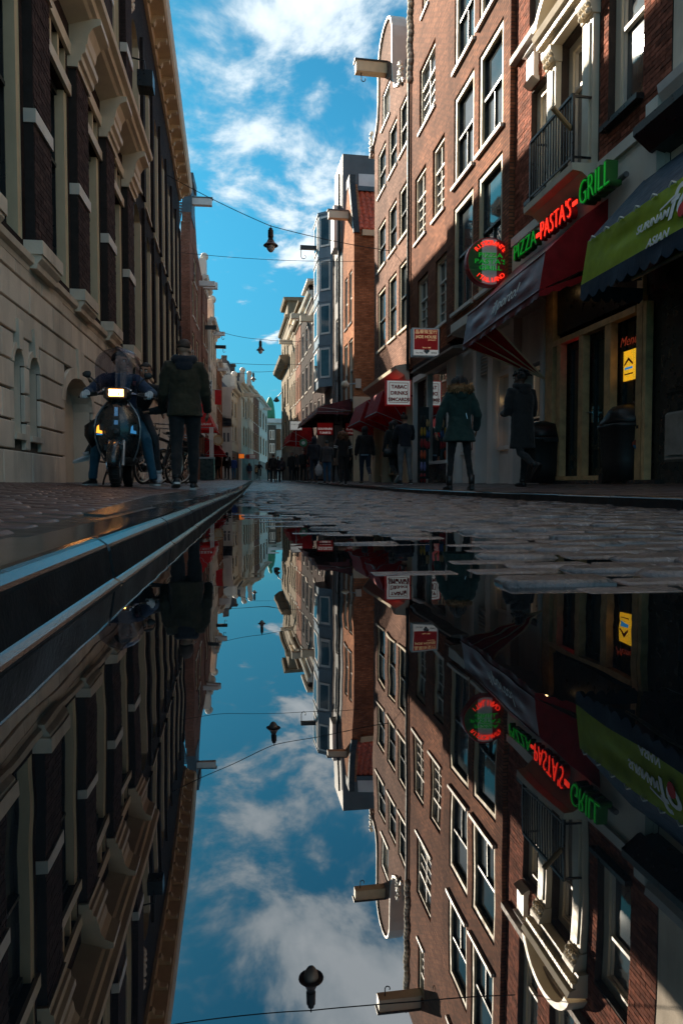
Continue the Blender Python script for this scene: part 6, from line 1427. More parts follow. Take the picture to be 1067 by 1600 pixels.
def lamps():
    T = at_y(423, 353, 22.5); hanging_lamp('hanging street lamp with dark shade, largest of the lamps against the clouds', T, .84)
    A, B = at_y(259, 272, 22.5), at_y(609, 392, 22.5); cable('thick wire carrying the largest lamp between the two rows', [A, T, B], .012, .06)
    T = at_y(407, 530, 40); hanging_lamp('hanging street lamp, second down the street above the left awning', T, .84)
    cable('wire carrying the second lamp across the street', [at_y(326, 512, 40), T, at_y(505, 530, 40)], .013, .12)
    T = at_y(396, 581, 62); hanging_lamp('hanging street lamp, smallest and farthest near the dark roofs', T, .9)
    cable('wire carrying the farthest lamp', [at_y(352, 584, 62), T, at_y(452, 576, 62)], .018, .1)
    T = Vector((0.95, 12.1, 9.36)); hanging_lamp('hanging street lamp overhead seen only mirrored at the bottom of the puddle', T, .86)
    cable('wire carrying the overhead lamp seen in the puddle', [(-2.66, 12.1, T.z + .05), T, (4.8, 12.1, T.z + .05)], .010, .05)
    cable('bare wire crossing the street below the lit clouds', [at_y(278, 394, 28), at_y(570, 408, 28)], .010, .12)
    cable('bare wire crossing above the far houses', [at_y(338, 565, 52), at_y(473, 569, 52)], .016, .12)
    c = at_y(580, 640, 25.0); t = thing('wall_lantern', c, 'small black wall lantern with a clear globe on the tobacco shop corner', 'lantern')
    q = MB(); q.lathe([(.02, -.16), (.10, -.12), (.05, -.10)], c, 10); q.lathe([(.10, .13), (.14, .12), (.05, .22), (.0, .24)], c, 10); w = FR.pt(25.2, 0)
    q.tube([c + Vector((0, 0, -.14)), c + Vector((0, 0, -.34)), c + Vector((.2, .1, -.4)), Vector((w.x, 25.2, c.z - .2))], .018, 6); q.build('frame', 'black_paint', t)
    q = MB(); q.ball(c, .11, 12, 8); q.build('globe', 'lamp_globe', t, smooth=True)
    c = at_y(432, 622, 70); t = thing('arm_street_lamp', c, 'far street lamp on a curved arm in front of the green dome', 'street lamp')
    q = MB(); q.tube([c, c + Vector((.5, 0, .55)), c + Vector((1.3, 0, .7)), c + Vector((1.9, 0, .6))], .05, 6); q.build('arm', 'metal_dark', t); q = MB(); q.lathe([(.1, -.4), (.34, -.3), (.15, .0), (.05, .1)], c, 12); q.build('head', 'metal_dark', t)
lamps()
# ---- rack of sandals outside the jeweller
def rack():
    Y = 17.9; a, b = at_y(655, 748, Y), at_y(668, 636, Y); t = thing('goods_rack', ((a.x + b.x) / 2, Y, a.z), 'dark wire rack of bright sandals beside the shop window', 'display rack')
    q = MB(); q.box(a.x - .02, b.x + .04, Y + .02, Y + .06, a.z, b.z); q.build('board', 'metal_dark', t); q = MB(); q.box(a.x - .03, b.x + .05, Y - .1, Y + .12, a.z, a.z + .06); q.build('foot', 'metal_dark', t)
    cols = [('black', 'letter_black'), ('yellow', 'good_yellow'), ('dark red', 'sign_red'), ('orange', 'good_orange'), ('lilac', 'good_lilac'), ('red and black', 'good_red')]
    H = (b.z - a.z) / 6.2
    for k, (nm, m) in enumerate(cols):
        z = b.z - .1 - H * (k + .8); s = thing('sandal_pack', (a.x + .05, Y - .02, z), f'{nm} pair of sandals hanging on the rack, {["topmost", "second", "third", "fourth", "fifth", "lowest"][k]} of the front column', 'sandals', 'sandals on the goods rack')
        for i in (0, 1): q = MB(); q.ball((a.x + .05 + .085 * i, Y - .03, z), (.04, .03, H * .40), 10, 8); q.build('sandal', m, s, smooth=True)
        q = MB(); q.box(a.x + .0, a.x + .18, Y - .005, Y + .01, z - H * .42, z + H * .42); q.build('card', 'letter_black', s)
    for k, (nm, m) in enumerate([('gold', 'wood_raw'), ('blue', 'good_blue'), ('crimson', 'good_red')]):
        z = b.z - .15 - H * (k * .95 + .9); s = thing('sandal_pack', (b.x, Y, z), f'{nm} pair of sandals on the edge of the rack near the window', 'sandals', 'sandals on the goods rack')
        for i in (0, 1): q = MB(); q.ball((b.x - .02 + .06 * i, Y - .02, z), (.03, .03, H * .36), 10, 8); q.build('sandal', m, s, smooth=True)
for n_, c_ in (('good_yellow', (.5, .26, .02)), ('good_orange', (.6, .09, .03)), ('good_lilac', (.22, .2, .42)), ('good_red', (.42, .03, .04)), ('good_blue', (.06, .13, .3))): PM(n_, c_, .5, .2, 8)
rack()
# ================================================================== scooter, bicycles, bins
def torus(q, c, R_, r, n=28, m=8, axis='X', mi=0, flat=1.0):
    vs = []; fs = []
    for i in range(n):
        a = 2 * math.pi * i / n
        for j in range(m):
            b = 2 * math.pi * j / m; rr = R_ + r * math.cos(b); h = r * math.sin(b) * flat
            p = (h, rr * math.cos(a), rr * math.sin(a)) if axis == 'X' else (rr * math.cos(a), h, rr * math.sin(a))
            vs.append((c[0] + p[0], c[1] + p[1], c[2] + p[2]))
    for i in range(n):
        for j in range(m): fs.append((i * m + j, ((i + 1) % n) * m + j, ((i + 1) % n) * m + (j + 1) % m, i * m + (j + 1) % m))
    q.add(vs, fs, mi)
def loft(q, secs, mi=0, cap=True):
    """secs: list of rings (same point count)"""
    n = len(secs[0]); vs = [p for s in secs for p in s]; fs = []
    for i in range(len(secs) - 1):
        for j in range(n): fs.append((i * n + j, i * n + (j + 1) % n, (i + 1) * n + (j + 1) % n, (i + 1) * n + j))
    if cap: fs.append(tuple(range(n - 1, -1, -1))); fs.append(tuple((len(secs) - 1) * n + j for j in range(n)))
    q.add(vs, fs, mi)
def sring(cx, cy, z, a, b, n=20, e=2.6, tilt=0.0):
    """super-ellipse ring in a level (or tilted about x) plane"""
    out = []
    for j in range(n):
        t = 2 * math.pi * j / n; c, s = math.cos(t), math.sin(t)
        x = a * math.copysign(abs(c) ** (2 / e), c); y = b * math.copysign(abs(s) ** (2 / e), s)
        out.append((cx + x, cy + y * math.cos(tilt), z + y * math.sin(tilt)))
    return out
SCX, SCY = -1.60, 8.66
SCZ = zleft(SCX, SCY)
def scooter():
    t = thing('motor_scooter', (SCX, SCY, SCZ), 'black motor scooter with lit headlight and tall windscreen facing the camera', 'scooter', rz=R(184))
    B = lambda q, nm, m, p=t, sm=False: q.build(nm, m, p, smooth=sm, world=False)
    for nm, y in (('front_wheel', .66), ('rear_wheel', -.60)):
        q = MB(); torus(q, (0, y, .235), .18, .058, 30, 10); w = B(q, nm, 'rubber', t, True)
        q = MB(); q.lathe([(.135, -.045), (.14, -.03), (.05, -.02), (.04, -.05), (.04, .05), (.05, .02), (.14, .03), (.135, .045)], (0, y, .235), 20, 0, 'X'); B(q, 'rim', 'galvanised', w)
        q = MB()
        for k in range(26):
            a = k * 2 * math.pi / 26; c, s_ = math.cos(a), math.sin(a); q.tube([(-.05, y + .232 * c, .235 + .232 * s_), (.0, y + .238 * math.cos(a + .06), .235 + .238 * math.sin(a + .06)), (.05, y + .232 * c, .235 + .232 * s_)], .006, 4)
        tag(B(q, 'tread', 'rubber', w), kind='stuff')
    q = MB(); q.tube([(-.075, .66, .235), (-.075, .52, .55), (-.06, .46, .75)], .022, 8); q.tube([(.075, .66, .235), (.075, .52, .55), (.06, .46, .75)], .022, 8); B(q, 'fork', 'galvanised')
    q = MB(); q.lathe([(.10, .07), (.10, .09)], (0, .66, .235), 18, 0, 'X'); B(q, 'brake_disc', 'metal')
    # front mudguard
    secs = []
    for k in range(11):
        a = R(-5 + 150 * k / 10); r = .275; w = .085 * (1 - .25 * abs(k - 5) / 5)
        cy, cz = .66 + r * math.cos(a), .235 + r * math.sin(a); o = Vector((0, math.cos(a), math.sin(a)))
        ring = [(-w, -.05), (-w * .8, .0), (-w * .3, .022), (w * .3, .022), (w * .8, .0), (w, -.05), (w * .9, -.05), (w * .7, -.012), (-w * .7, -.012), (-w * .9, -.05)]
        secs.append([(x, cy + o.y * h, cz + o.z * h) for x, h in ring])
    q = MB(); loft(q, secs); B(q, 'mudguard', 'scooter_paint', t, True)
    q = MB(); q.box(-.10, .10, .80, .82, .40, .46); B(q, 'mudguard_plate', 'plastic_black')
    # leg shield and apron: convex forward, wide at knee height
    secs = []
    for z, w, y in ((.33, .15, .40), (.42, .205, .45), (.55, .235, .49), (.68, .245, .50), (.80, .225, .475), (.90, .17, .44), (.98, .115, .41)):
        pts = []; n = 12
        for k in range(n + 1): s = -1 + 2 * k / n; pts.append((w * s, y + .075 * (1 - s * s) - .05 * s ** 4, z))
        for k in range(n + 1): s = 1 - 2 * k / n; pts.append((w * .93 * s, y - .045 + .05 * (1 - s * s) - .05 * s ** 4, z))
        secs.append(pts)
    q = MB(); loft(q, secs); sh = B(q, 'leg_shield', 'scooter_paint', t, True)
    for s in (-1, 1):
        q = MB(); q.tube([(s * w * 1.0, y - .05, z) for z, w, y in ((.30, .16, .40), (.42, .212, .45), (.55, .242, .49), (.68, .252, .50), (.80, .232, .475), (.90, .178, .44), (.98, .12, .41))], .010, 6); B(q, 'chrome_trim', 'galvanised', sh)
    q = MB(); loft(q, [[(-.035, .57, .56), (.035, .57, .56), (.03, .545, .56), (-.03, .545, .56)], [(-.05, .592, .64), (.05, .592, .64), (.04, .55, .64), (-.04, .55, .64)], [(-.035, .575, .78), (.035, .575, .78), (.03, .53, .78), (-.03, .53, .78)], [(-.03, .525, .93), (.03, .525, .93), (.025, .49, .93), (-.025, .49, .93)]]); cc = B(q, 'horn_cover', 'plastic_black', sh)
    q = MB(); q.hexa([(-.022, .589, .70), (.022, .589, .70), (.022, .575, .70), (-.022, .575, .70), (-.018, .548, .90), (.018, .548, .90), (.018, .52, .90), (-.018, .52, .90)]); B(q, 'trim_stripe', 'blue_metal', cc)
    q = MB(); q.lathe([(.038, 0), (.04, .02), (.02, .028)], (0, .585, .62), 16, 0, 'Y'); B(q, 'badge', 'plastic_black', cc)
    for s, m in ((1, 'amber_glow'), (-1, 'blue_glow')):   # forward +y: the photograph's left is +x here
        q = MB(); x = s * .185; q.prism([(x - .03, .545, .60), (x + .035, .53, .61), (x + .025, .53, .68), (x + .005, .53, .70), (x + .002, .545, .64), (x - .03, .548, .63)], (0, .02, 0)); B(q, 'indicator', m)
        q = MB(); q.box(x - .045, x + .045, .51, .545, .59, .71); B(q, 'indicator_housing', 'plastic_black')
        if m == 'amber_glow': q = MB(); q.box(x - .032, x + .03, .54, .562, .585, .60); B(q, 'position_light', 'blue_glow')
    # headset with the headlight
    q = MB(); loft(q, [sring(0, .40, .97, .10, .09), sring(0, .42, 1.02, .155, .11), sring(0, .42, 1.08, .165, .115), sring(0, .40, 1.13, .13, .09), sring(0, .38, 1.155, .07, .05)]); hs = B(q, 'headset', 'scooter_paint', t, True)
    q = MB(); q.box(-.115, .115, .51, .545, 1.005, 1.12); B(q, 'headlight_bezel', 'plastic_black', hs)
    q = MB(); q.box(-.078, .078, .545, .555, 1.025, 1.10); hl = B(q, 'headlight', 'headlight_glow', hs)
    for sx_ in (-.03, .03): q = MB(); q.box(sx_ - .006, sx_ + .006, .552, .562, 1.03, 1.06); B(q, 'lens_rib', 'plastic_black', hl)
    q = MB(); q.box(-.078, .078, .550, .560, 1.066, 1.072); B(q, 'lens_rib', 'plastic_black', hl)
    q = MB(); q.tube([(-.36, .30, 1.07), (-.2, .38, 1.07), (0, .40, 1.06), (.2, .38, 1.07), (.36, .30, 1.07)], .017, 8); hb = B(q, 'handlebar', 'plastic_black')
    for s in (-1, 1):
        q = MB(); q.tube([(s * .24, .36, 1.07), (s * .40, .27, 1.07)], .024, 10); B(q, 'grip', 'rubber', hb)
        q = MB(); q.tube([(s * .22, .42, 1.05), (s * .30, .40, 1.04), (s * .44, .33, 1.03)], .010, 6); B(q, 'brake_lever', 'metal_dark', hb)
        q = MB(); q.tube([(s * .16, .37, 1.10), (s * .24, .38, 1.20), (s * .30, .36, 1.26)], .009, 6); mm = B(q, 'mirror', 'metal_dark')
        q = MB(); loft(q, [sring(s * .33, .36, 1.25, .02, .012, 12), sring(s * .34, .37, 1.27, .045, .014, 12), sring(s * .34, .37, 1.30, .048, .014, 12), sring(s * .33, .36, 1.325, .03, .012, 12)]); B(q, 'mirror_housing', 'plastic_black', mm, True)
    # windscreen: curved sheet, round at the top
    q = MB(); nz, nx = 14, 10; vs = []; fs = []
    for j in range(nz + 1):
        s = j / nz; z = 1.06 + .56 * s; w = .22 + .035 * math.sin(s * 2.4) if s < .58 else (.22 + .035 * math.sin(.58 * 2.4)) * math.sqrt(max(0, 1 - ((s - .58) / .42) ** 2.2))
        for i in range(nx + 1): u = -1 + 2 * i / nx; vs.append((w * u, .50 - .13 * s - .09 * u * u, z))
    for j in range(nz):
        for i in range(nx): k = j * (nx + 1) + i; fs.append((k, k + 1, k + nx + 2, k + nx + 1))
    q.add(vs, fs); ws = B(q, 'windscreen', 'windscreen', t, True); sm = ws.modifiers.new('thick', 'SOLIDIFY'); sm.thickness = .004
    for p in ((-.15, .46, 1.10), (.15, .46, 1.10), (.12, .40, 1.30), (-.12, .40, 1.30)): q = MB(); q.ball(p, .014, 8, 6); B(q, 'screw_cap', 'metal', ws)
    # floor, body and seat
    q = MB(); loft(q, [sring(0, .12, .26, .16, .34), sring(0, .12, .33, .19, .36), sring(0, .12, .345, .18, .35)]); B(q, 'floor', 'plastic_black', t, True)
    q = MB(); loft(q, [sring(0, -.52, .30, .15, .30), sring(0, -.52, .40, .22, .40), sring(0, -.50, .55, .235, .43), sring(0, -.47, .68, .20, .42), sring(0, -.45, .76, .15, .40)]); B(q, 'body', 'scooter_paint', t, True)
    q = MB(); loft(q, [sring(0, -.42, .755, .13, .40), sring(0, -.42, .80, .15, .42), sring(0, -.45, .84, .12, .40)]); B(q, 'seat', 'plastic_black', t, True)
    q = MB(); q.tube([(.16, -.1, .30), (.24, -.15, .08), (.26, -.22, .03)], .012, 6); q.tube([(-.16, -.1, .30), (-.22, .0, .18)], .012, 6); B(q, 'stand', 'metal_dark')
    q = MB(); q.lathe([(.03, -.35), (.055, -.25), (.055, .2), (.03, .25)], (-.2, -.55, .24), 12, 0, 'Y'); B(q, 'exhaust', 'metal_dark', t, True)
    # dark bag on the left-hand side of the picture
    q = MB(); loft(q, [sring(.30, .05, .46, .05, .10, 14), sring(.33, .06, .60, .09, .16, 14), sring(.32, .06, .72, .10, .15, 14), sring(.24, .06, .80, .07, .12, 14)]); b = q.build('saddle_bag', 'bag_black', t, smooth=True, world=False)
PM('blue_metal', (0.20, 0.34, 0.48), 0.25, 0.1, 6, metal=0.7)
scooter()
def bicycles():
    def make():
        t = thing('bicycle', (0, 0, 0), 'x', 'bicycle', 'bicycles parked along the left wall'); B = lambda q, nm, m, p=t, sm=False: q.build(nm, m, p, smooth=sm, world=False)
        for y in (.52, -.52):
            q = MB(); torus(q, (0, y, .35), .325, .021, 36, 8); w = B(q, 'wheel', 'rubber', t, True)
            q = MB(); torus(q, (0, y, .35), .298, .013, 36, 6, flat=1.2); q.lathe([(.02, -.04), (.02, .04)], (0, y, .35), 8, 0, 'X'); B(q, 'rim', 'rim_pale', w)
            q = MB()
            for k in range(18): a = k * 2 * math.pi / 18; q.tube([(.015 * (1 if k % 2 else -1), y, .35), (0, y + .29 * math.cos(a), .35 + .29 * math.sin(a))], .0025, 4)
            tag(B(q, 'spokes', 'metal', w), kind='stuff')
            q = MB(); vs = [(0, y + .37 * math.cos(a), .35 + .37 * math.sin(a)) for a in [R(10 + 150 * k / 12) for k in range(13)]]; q.tube(vs, (.022, .006)[0], 5); B(q, 'mudguard', 'metal_dark')
        q = MB(); bb, st, hd, hb = (0, -.10, .30), (0, -.24, .78), (0, .33, .86), (0, .30, .95)
        for a, b in ((bb, st), (st, hd), (bb, (0, .36, .74)), (bb, (0, -.52, .35)), (st, (0, -.52, .35)), (hb, (0, .36, .72)), ((0, .36, .74), (0, .52, .35))): q.tube([a, b], .016, 8)
        B(q, 'frame', 'metal_dark')
        q = MB(); q.tube([(0, .30, .94), (0, .30, 1.04), (0, .33, 1.06)], .013, 6); q.tube([(-.28, .12, 1.05), (-.24, .26, 1.07), (0, .33, 1.06), (.24, .26, 1.07), (.28, .12, 1.05)], .012, 8); h = B(q, 'handlebar', 'metal')
        for s in (-1, 1): q = MB(); q.tube([(s * .28, .12, 1.05), (s * .285, .0, 1.04)], .017, 8); B(q, 'grip', 'rubber', h)
        q = MB(); q.tube([st, (0, -.27, .90)], .013, 6); loft(q, [sring(0, -.30, .90, .05, .10, 12), sring(0, -.31, .93, .10, .13, 12), sring(0, -.30, .955, .07, .12, 12)]); B(q, 'saddle', 'rubber')
        q = MB(); q.lathe([(.09, -.005), (.09, .005)], (.03, -.10, .30), 18, 0, 'X'); q.tube([(.05, -.10, .30), (.06, -.02, .16)], .01, 6); q.tube([(-.05, -.10, .30), (-.06, -.18, .44)], .01, 6); q.box(.05, .13, -.06, .0, .14, .165); q.box(-.13, -.05, -.21, -.15, .43, .455); B(q, 'crank', 'metal')
        q = MB(); q.box(-.07, .07, -.75, -.35, .73, .75); q.tube([(.06, -.72, .73), (.01, -.54, .36)], .006, 5); q.tube([(-.06, -.72, .73), (-.01, -.54, .36)], .006, 5); B(q, 'rack', 'metal_dark')
        q = MB(); q.lathe([(.02, -.05), (.045, .0), (.045, .02)], (0, .43, .88), 12, 0, 'Y'); B(q, 'lamp', 'metal')
        return t
    p = make()
    spots = [(-1.72, 12.6, 22, 'parked bicycle whose wheel shows right beside the white sneaker'), (-1.75, 13.7, 30, 'parked bicycle in the middle of the row along the wall'), (-1.75, 15.2, 24, 'parked bicycle with the tall handlebar just left of the walking man'),
             (-1.8, 16.4, 18, 'parked bicycle half hidden behind the walking man')]
    for i, (x, y, a, lb) in enumerate(spots):
        o = p if i == 0 else copy_tree(p); o.location = (x, y, zleft(x, y) + .005); o.rotation_euler = (0, R(-7), R(180 - a)); o['label'] = lb
PM('rim_pale', (0.45, 0.43, 0.38), 0.4, 0.1, 8, metal=0.5)
bicycles()
def bins():
    # big black bins before the restaurant
    def bin_(name, label, px, Y, w, h, bag, emblem):
        c = at_y(px, 745, Y); z = zright(c.x, Y); t = thing(name, (c.x, Y, z), label, 'bin'); B = lambda q, nm, m, p=t, sm=False: q.build(nm, m, p, smooth=sm, world=False)
        q = MB(); loft(q, [sring(0, 0, .02, w * .42, w * .40, 24, 4), sring(0, 0, h * .3, w * .46, w * .43, 24, 4), sring(0, 0, h * .72, w * .5, w * .47, 24, 4), sring(0, 0, h * .74, w * .53, w * .5, 24, 4), sring(0, 0, h * .78, w * .53, w * .5, 24, 4)]); B(q, 'body', 'plastic_black', t, True)
        q = MB(); r = random.Random(int(px)); secs = []
        for k in range(7):
            s = k / 6; a = w * .52 * math.sqrt(max(.02, 1 - s ** 2.4)); rg = sring(0, 0, h * .77 + (h * .30) * s, a, a * .95, 24, 2.3); secs.append([(x * (1 + .07 * math.sin(3 * math.atan2(y, x) + k) + .04 * r.random()), y * (1 + .05 * math.sin(5 * math.atan2(y, x) - k)), zz) for x, y, zz in rg])
        loft(q, secs); B(q, 'bag_cover' if bag else 'lid', 'bag_black' if bag else 'plastic_black', t, True)
        for s in (-1, 1): q = MB(); q.lathe([(.07, -.025), (.07, .025)], (s * w * .36, w * .38, .07), 14, 0, 'X'); B(q, 'wheel', 'rubber')
        q = MB(); q.box(-w * .2, w * .2, -w * .56, -w * .49, h * .70, h * .74); B(q, 'handle', 'plastic_black')
        if emblem:
            e = MB(); n = 26; yf = -w * .475; pts = [(.19 * math.cos(2 * math.pi * k / n), yf - .012, h * .50 + .095 * math.sin(2 * math.pi * k / n)) for k in range(n)]; e.prism(pts, (0, .02, 0)); em = B(e, 'emblem', 'emblem_red')
            e = MB(); pts = [(.188 * math.cos(math.pi + math.pi * k / 13), yf - .016, h * .50 - .01 + .085 * math.sin(math.pi + math.pi * k / 13)) for k in range(14)]; e.prism(pts, (0, .003, 0)); B(e, 'blue_field', 'emblem_blue', em)
            for z0, m, nn, L in ((.025, 'letter_gold', 9, .14), (-.04, 'letter_white', 6, .09)):
                e = MB(); e.tube([(-L + 2 * L * i / (nn * 6), yf - .02, h * .50 + z0 + .022 * math.sin(i * 1.05) * (.6 + .4 * math.sin(i * .37))) for i in range(nn * 6 + 1)], .0055, 4); B(e, 'script', m, em)
        return t
    bin_('black_bin', 'tall black bin with a bulging bag and a red and blue oval emblem', 985, 8.9, .74, 1.02, True, True)
    bin_('black_bin', 'black covered bin behind the figure in the long coat', 846, 11.0, .62, .98, True, False)
    # slim dark tub beside the emblem bin
    c = at_y(953, 745, 9.6); z = zright(c.x, 9.6); t = thing('dark_planter', (c.x, 9.6, z), 'dark square planter with a clipped dark plant left of the emblem bin', 'planter')
    q = MB(); loft(q, [sring(0, 0, 0, .11, .11, 16, 5), sring(0, 0, .62, .14, .14, 16, 5), sring(0, 0, .66, .15, .15, 16, 5)]); q.build('pot', 'plastic_black', t, world=False)
    q = MB(); rr = random.Random(3)
    for k in range(240):
        a, u, v = rr.random() * 6.28, rr.random(), rr.random(); r = .17 * (u ** .4); x, y, zz = r * math.cos(a), r * math.sin(a), .72 + .42 * v; d = Vector((rr.random() - .5, rr.random() - .5, rr.random() - .2)).normalized() * .06; e = Vector((-d.y, d.x, .01)) * .4; p = Vector((x, y, zz))
        q.quad(p - d, p + e, p + d, p - e)
    tag(q.build('leaves', 'leaf_dark', t, world=False), kind='stuff')
    # dark litter bin on the left pavement further down
    c = at_y(324.5, 748, 33); z = zleft(c.x, 33); t = thing('litter_bin', (c.x, 33, z), 'dark green grey litter bin on the left pavement behind the walking man', 'bin')
    q = MB(); q.box(-.32, .32, -.3, .3, 0, 1.0); q.build('body', 'green_black', t, world=False); q = MB(); q.box(-.35, .35, -.33, .33, 1.0, 1.08); q.build('lid', 'galvanised', t, world=False)
    c = at_y(331, 748, 34.5); t = thing('grey_post', (c.x, 34.5, zleft(c.x, 34.5)), 'grey ribbed shop post beside the litter bin', 'post')
    for k in range(3): q = MB(); q.box(-.09 + .07 * k, -.04 + .07 * k, 0, .08, 0, 2.6); q.build('rib', 'grey_paint', t, world=False)
    # grey kiosk base on the side street corner
PM('emblem_red', (0.20, 0.035, 0.02), 0.5, 0.2, 10); PM('emblem_blue', (0.01, 0.11, 0.22), 0.5, 0.2, 10); PM('leaf_dark', (0.02, 0.035, 0.02), 0.5, 0.3, 10)
bins()
# ================================================================== people
TEX = bpy.data.textures.new('folds', 'CLOUDS'); TEX.noise_scale = 0.11; TEX.noise_depth = 2
for nm, c in (('skin_fair', (.46, .25, .17)), ('skin_tan', (.36, .18, .11)), ('skin_dark', (.10, .05, .035)), ('lips', (.30, .07, .06)), ('eye_white', (.6, .58, .55)), ('eye_dark', (.02, .015, .012))): PM(nm, c, .5, .12, 20, .1, 150, spec=.4)
for nm, c in (('hair_black', (.012, .010, .010)), ('hair_brown', (.040, .022, .014)), ('hair_auburn', (.15, .062, .026)), ('fur_tan', (.36, .19, .085))): PM(nm, c, .6, .35, 40, .8, 120)
for nm, c in (('olive', (.042, .035, .020)), ('black', (.018, .018, .019)), ('ink', (.020, .023, .032)), ('deep_green', (.016, .042, .038)), ('charcoal', (.055, .053, .057)), ('denim', (.022, .085, .135)), ('denim_dark', (.016, .028, .048)), ('denim_blue', (.03, .10, .19)),
              ('denim_jacket', (.028, .050, .095)), ('grey_jean', (.16, .165, .175)), ('white_cloth', (.62, .62, .62)), ('light_blue', (.30, .38, .48)), ('brown_coat', (.10, .07, .052)), ('red_cloth', (.36, .03, .03)), ('pink_cloth', (.42, .14, .15)), ('royal', (.02, .05, .19)), ('teal_cloth', (.02, .12, .17)), ('tan_cloth', (.30, .2, .11))): cloth('cloth_' + nm, c)
PM('shoe_black', (.014, .014, .015), .45, .25, 15); PM('shoe_white', (.62, .62, .64), .5, .08, 15); PM('shoe_brown', (.10, .06, .035), .5, .2, 15); PM('sole_white', (.55, .54, .52), .6, .1, 15); PM('glove_grey', (.55, .55, .56), .9, .15, 40, .8, 120)
def remesh(q, name, mat, parent, vox, smooth=4, disp=0.0):
    me = bpy.data.meshes.new('tmp'); me.from_pydata(q.v, [], q.f); me.update()
    o = bpy.data.objects.new('tmp', me); COL.objects.link(o)
    m = o.modifiers.new('r', 'REMESH'); m.mode = 'VOXEL'; m.voxel_size = vox; m.adaptivity = 0
    if smooth: s = o.modifiers.new('s', 'SMOOTH'); s.iterations = smooth; s.factor = .5
    if disp: d = o.modifiers.new('d', 'DISPLACE'); d.texture = TEX; d.strength = disp; d.mid_level = .5; d.texture_coords = 'LOCAL'
    dg = bpy.context.evaluated_depsgraph_get(); r = bpy.data.meshes.new_from_object(o.evaluated_get(dg)); bpy.data.objects.remove(o); bpy.data.meshes.remove(me)
    r.name = name; r.materials.clear(); r.materials.append(MATS[mat]); r.polygons.foreach_set('use_smooth', [True] * len(r.polygons)); r.update()
    ob = bpy.data.objects.new(name, r); COL.objects.link(ob); ob.parent = parent
    return ob
V = lambda *a: Vector(a)
def hand(q, w, d, n, curl=.5, k=1.0, fat=1.0):
    """palm, four fingers and a thumb; d along the forearm, n where the palm faces"""
    d = Vector(d).normalized(); n = Vector(n); n = (n - d * n.dot(d)).normalized(); s = d.cross(n)
    q.tube([w - d * .02 * k, w + d * .02 * k, w + d * .055 * k, w + d * .09 * k], [(.025 * k, .018 * k), (.033 * k, .016 * k * fat), (.042 * k, .015 * k * fat), (.040 * k, .012 * k * fat)], 10, 0, s)
    for i, (off, L) in enumerate(((-.030, .072), (-.010, .080), (.011, .075), (.030, .058))):
        p = w + d * .082 * k + s * off * k; a = curl * .7; pts = [p - d * .02 * k, p]; dr = d
        for j, f in enumerate((.45, .32, .23)):
            an = curl * (.55 + .45 * j); dv = (d * math.cos(an) + n * math.sin(an)).normalized(); p = p + dv * L * f * k; pts.append(p)
        q.tube(pts, [.0095 * k * fat, .0098 * k * fat, .0092 * k * fat, .0085 * k * fat, .0068 * k * fat], 6)
    p = w + d * .03 * k - s * .03 * k; t = [p + s * .015 * k, p - s * .012 * k + d * .022 * k + n * .012 * k, p - s * .016 * k + d * .052 * k + n * (.02 + .015 * curl) * k, p - s * .010 * k + d * .072 * k + n * (.025 + .03 * curl) * k]
    q.tube(t, [.012 * k * fat, .0115 * k * fat, .0105 * k * fat, .008 * k * fat], 6)
def head_mesh(q, c, face, up, k):
    """skull, jaw, brow, nose, ears, chin"""
    face = Vector(face).normalized(); up = Vector(up); up = (up - face * up.dot(face)).normalized(); rt = face.cross(up)
    Lp = lambda x, y, z: c + rt * (x * k) + face * (y * k) + up * (z * k)
    def el(x, y, z, a, b, h, n=14, m=10):
        t = MB(); t.ball((0, 0, 0), (a, b, h), n, m); q.add([Lp(x + p[0], y + p[1], z + p[2]) for p in t.v], t.f)
    el(0, -.012, .030, .076, .096, .088, 20, 14); el(0, .022, -.035, .062, .070, .078, 18, 12); el(0, .068, -.088, .030, .024, .022); el(0, .078, .030, .052, .016, .012)
    q.tube([Lp(0, .088, .022), Lp(0, .104, -.010), Lp(0, .112, -.026), Lp(0, .092, -.036)], [.009 * k, .012 * k, .016 * k, .010 * k], 8)
    for s in (-1, 1): el(s * .080, -.005, -.005, .012, .022, .032, 8, 6); el(s * .042, .062, -.028, .022, .018, .020, 8, 6)
    el(0, .086, -.062, .024, .012, .010, 8, 6)
    return Lp, rt, up, face
def shoe(par, a, fd, k, mat, sole='sole_white', hi=0.0, stripe=False):
    fd = Vector(fd).normalized(); s = fd.cross(ZUP).normalized() if abs(fd.z) < .95 else V(1, 0, 0); u = s.cross(fd).normalized(); b = a - u * .085 * k
    rows = [(-.075, .022, .045), (-.06, .034, .062), (-.01, .038, .075), (.05, .041, .062), (.10, .045, .046), (.15, .045, .036), (.185, .034, .028), (.20, .016, .020)]
    q = MB(); secs = []
    for t, w, h in rows: secs.append([b + fd * t * k + s * (w * k * math.cos(an)) + u * ((.016 + h * .5 + h * .5 * math.sin(an)) * k) for an in [2 * math.pi * j / 12 for j in range(12)]])
    loft(q, secs); q.tube([a - u * .01, a + u * (.035 + hi) * k], [.046 * k, .05 * k], 10)
    o = q.build('shoe', mat, par, smooth=True, world=False)
    q = MB(); secs = []
    for t, w, h in rows: secs.append([b + fd * t * k * 1.02 + s * x * (w + .003) * k + u * z * k for x, z in ((-1, .0), (1, .0), (1, .024), (-1, .024))])
    loft(q, secs); q.build('sole', sole, o, world=False)
    if stripe:
        q = MB()
        for sd in (-1, 1): q.tube([b + fd * .01 * k + s * sd * .044 * k + u * .055 * k, b + fd * .04 * k + s * sd * .046 * k + u * .036 * k, b + fd * .09 * k + s * sd * .046 * k + u * .045 * k], [.004, .007, .003], 5)
        q.build('stripe', 'sole_white', o, world=False)
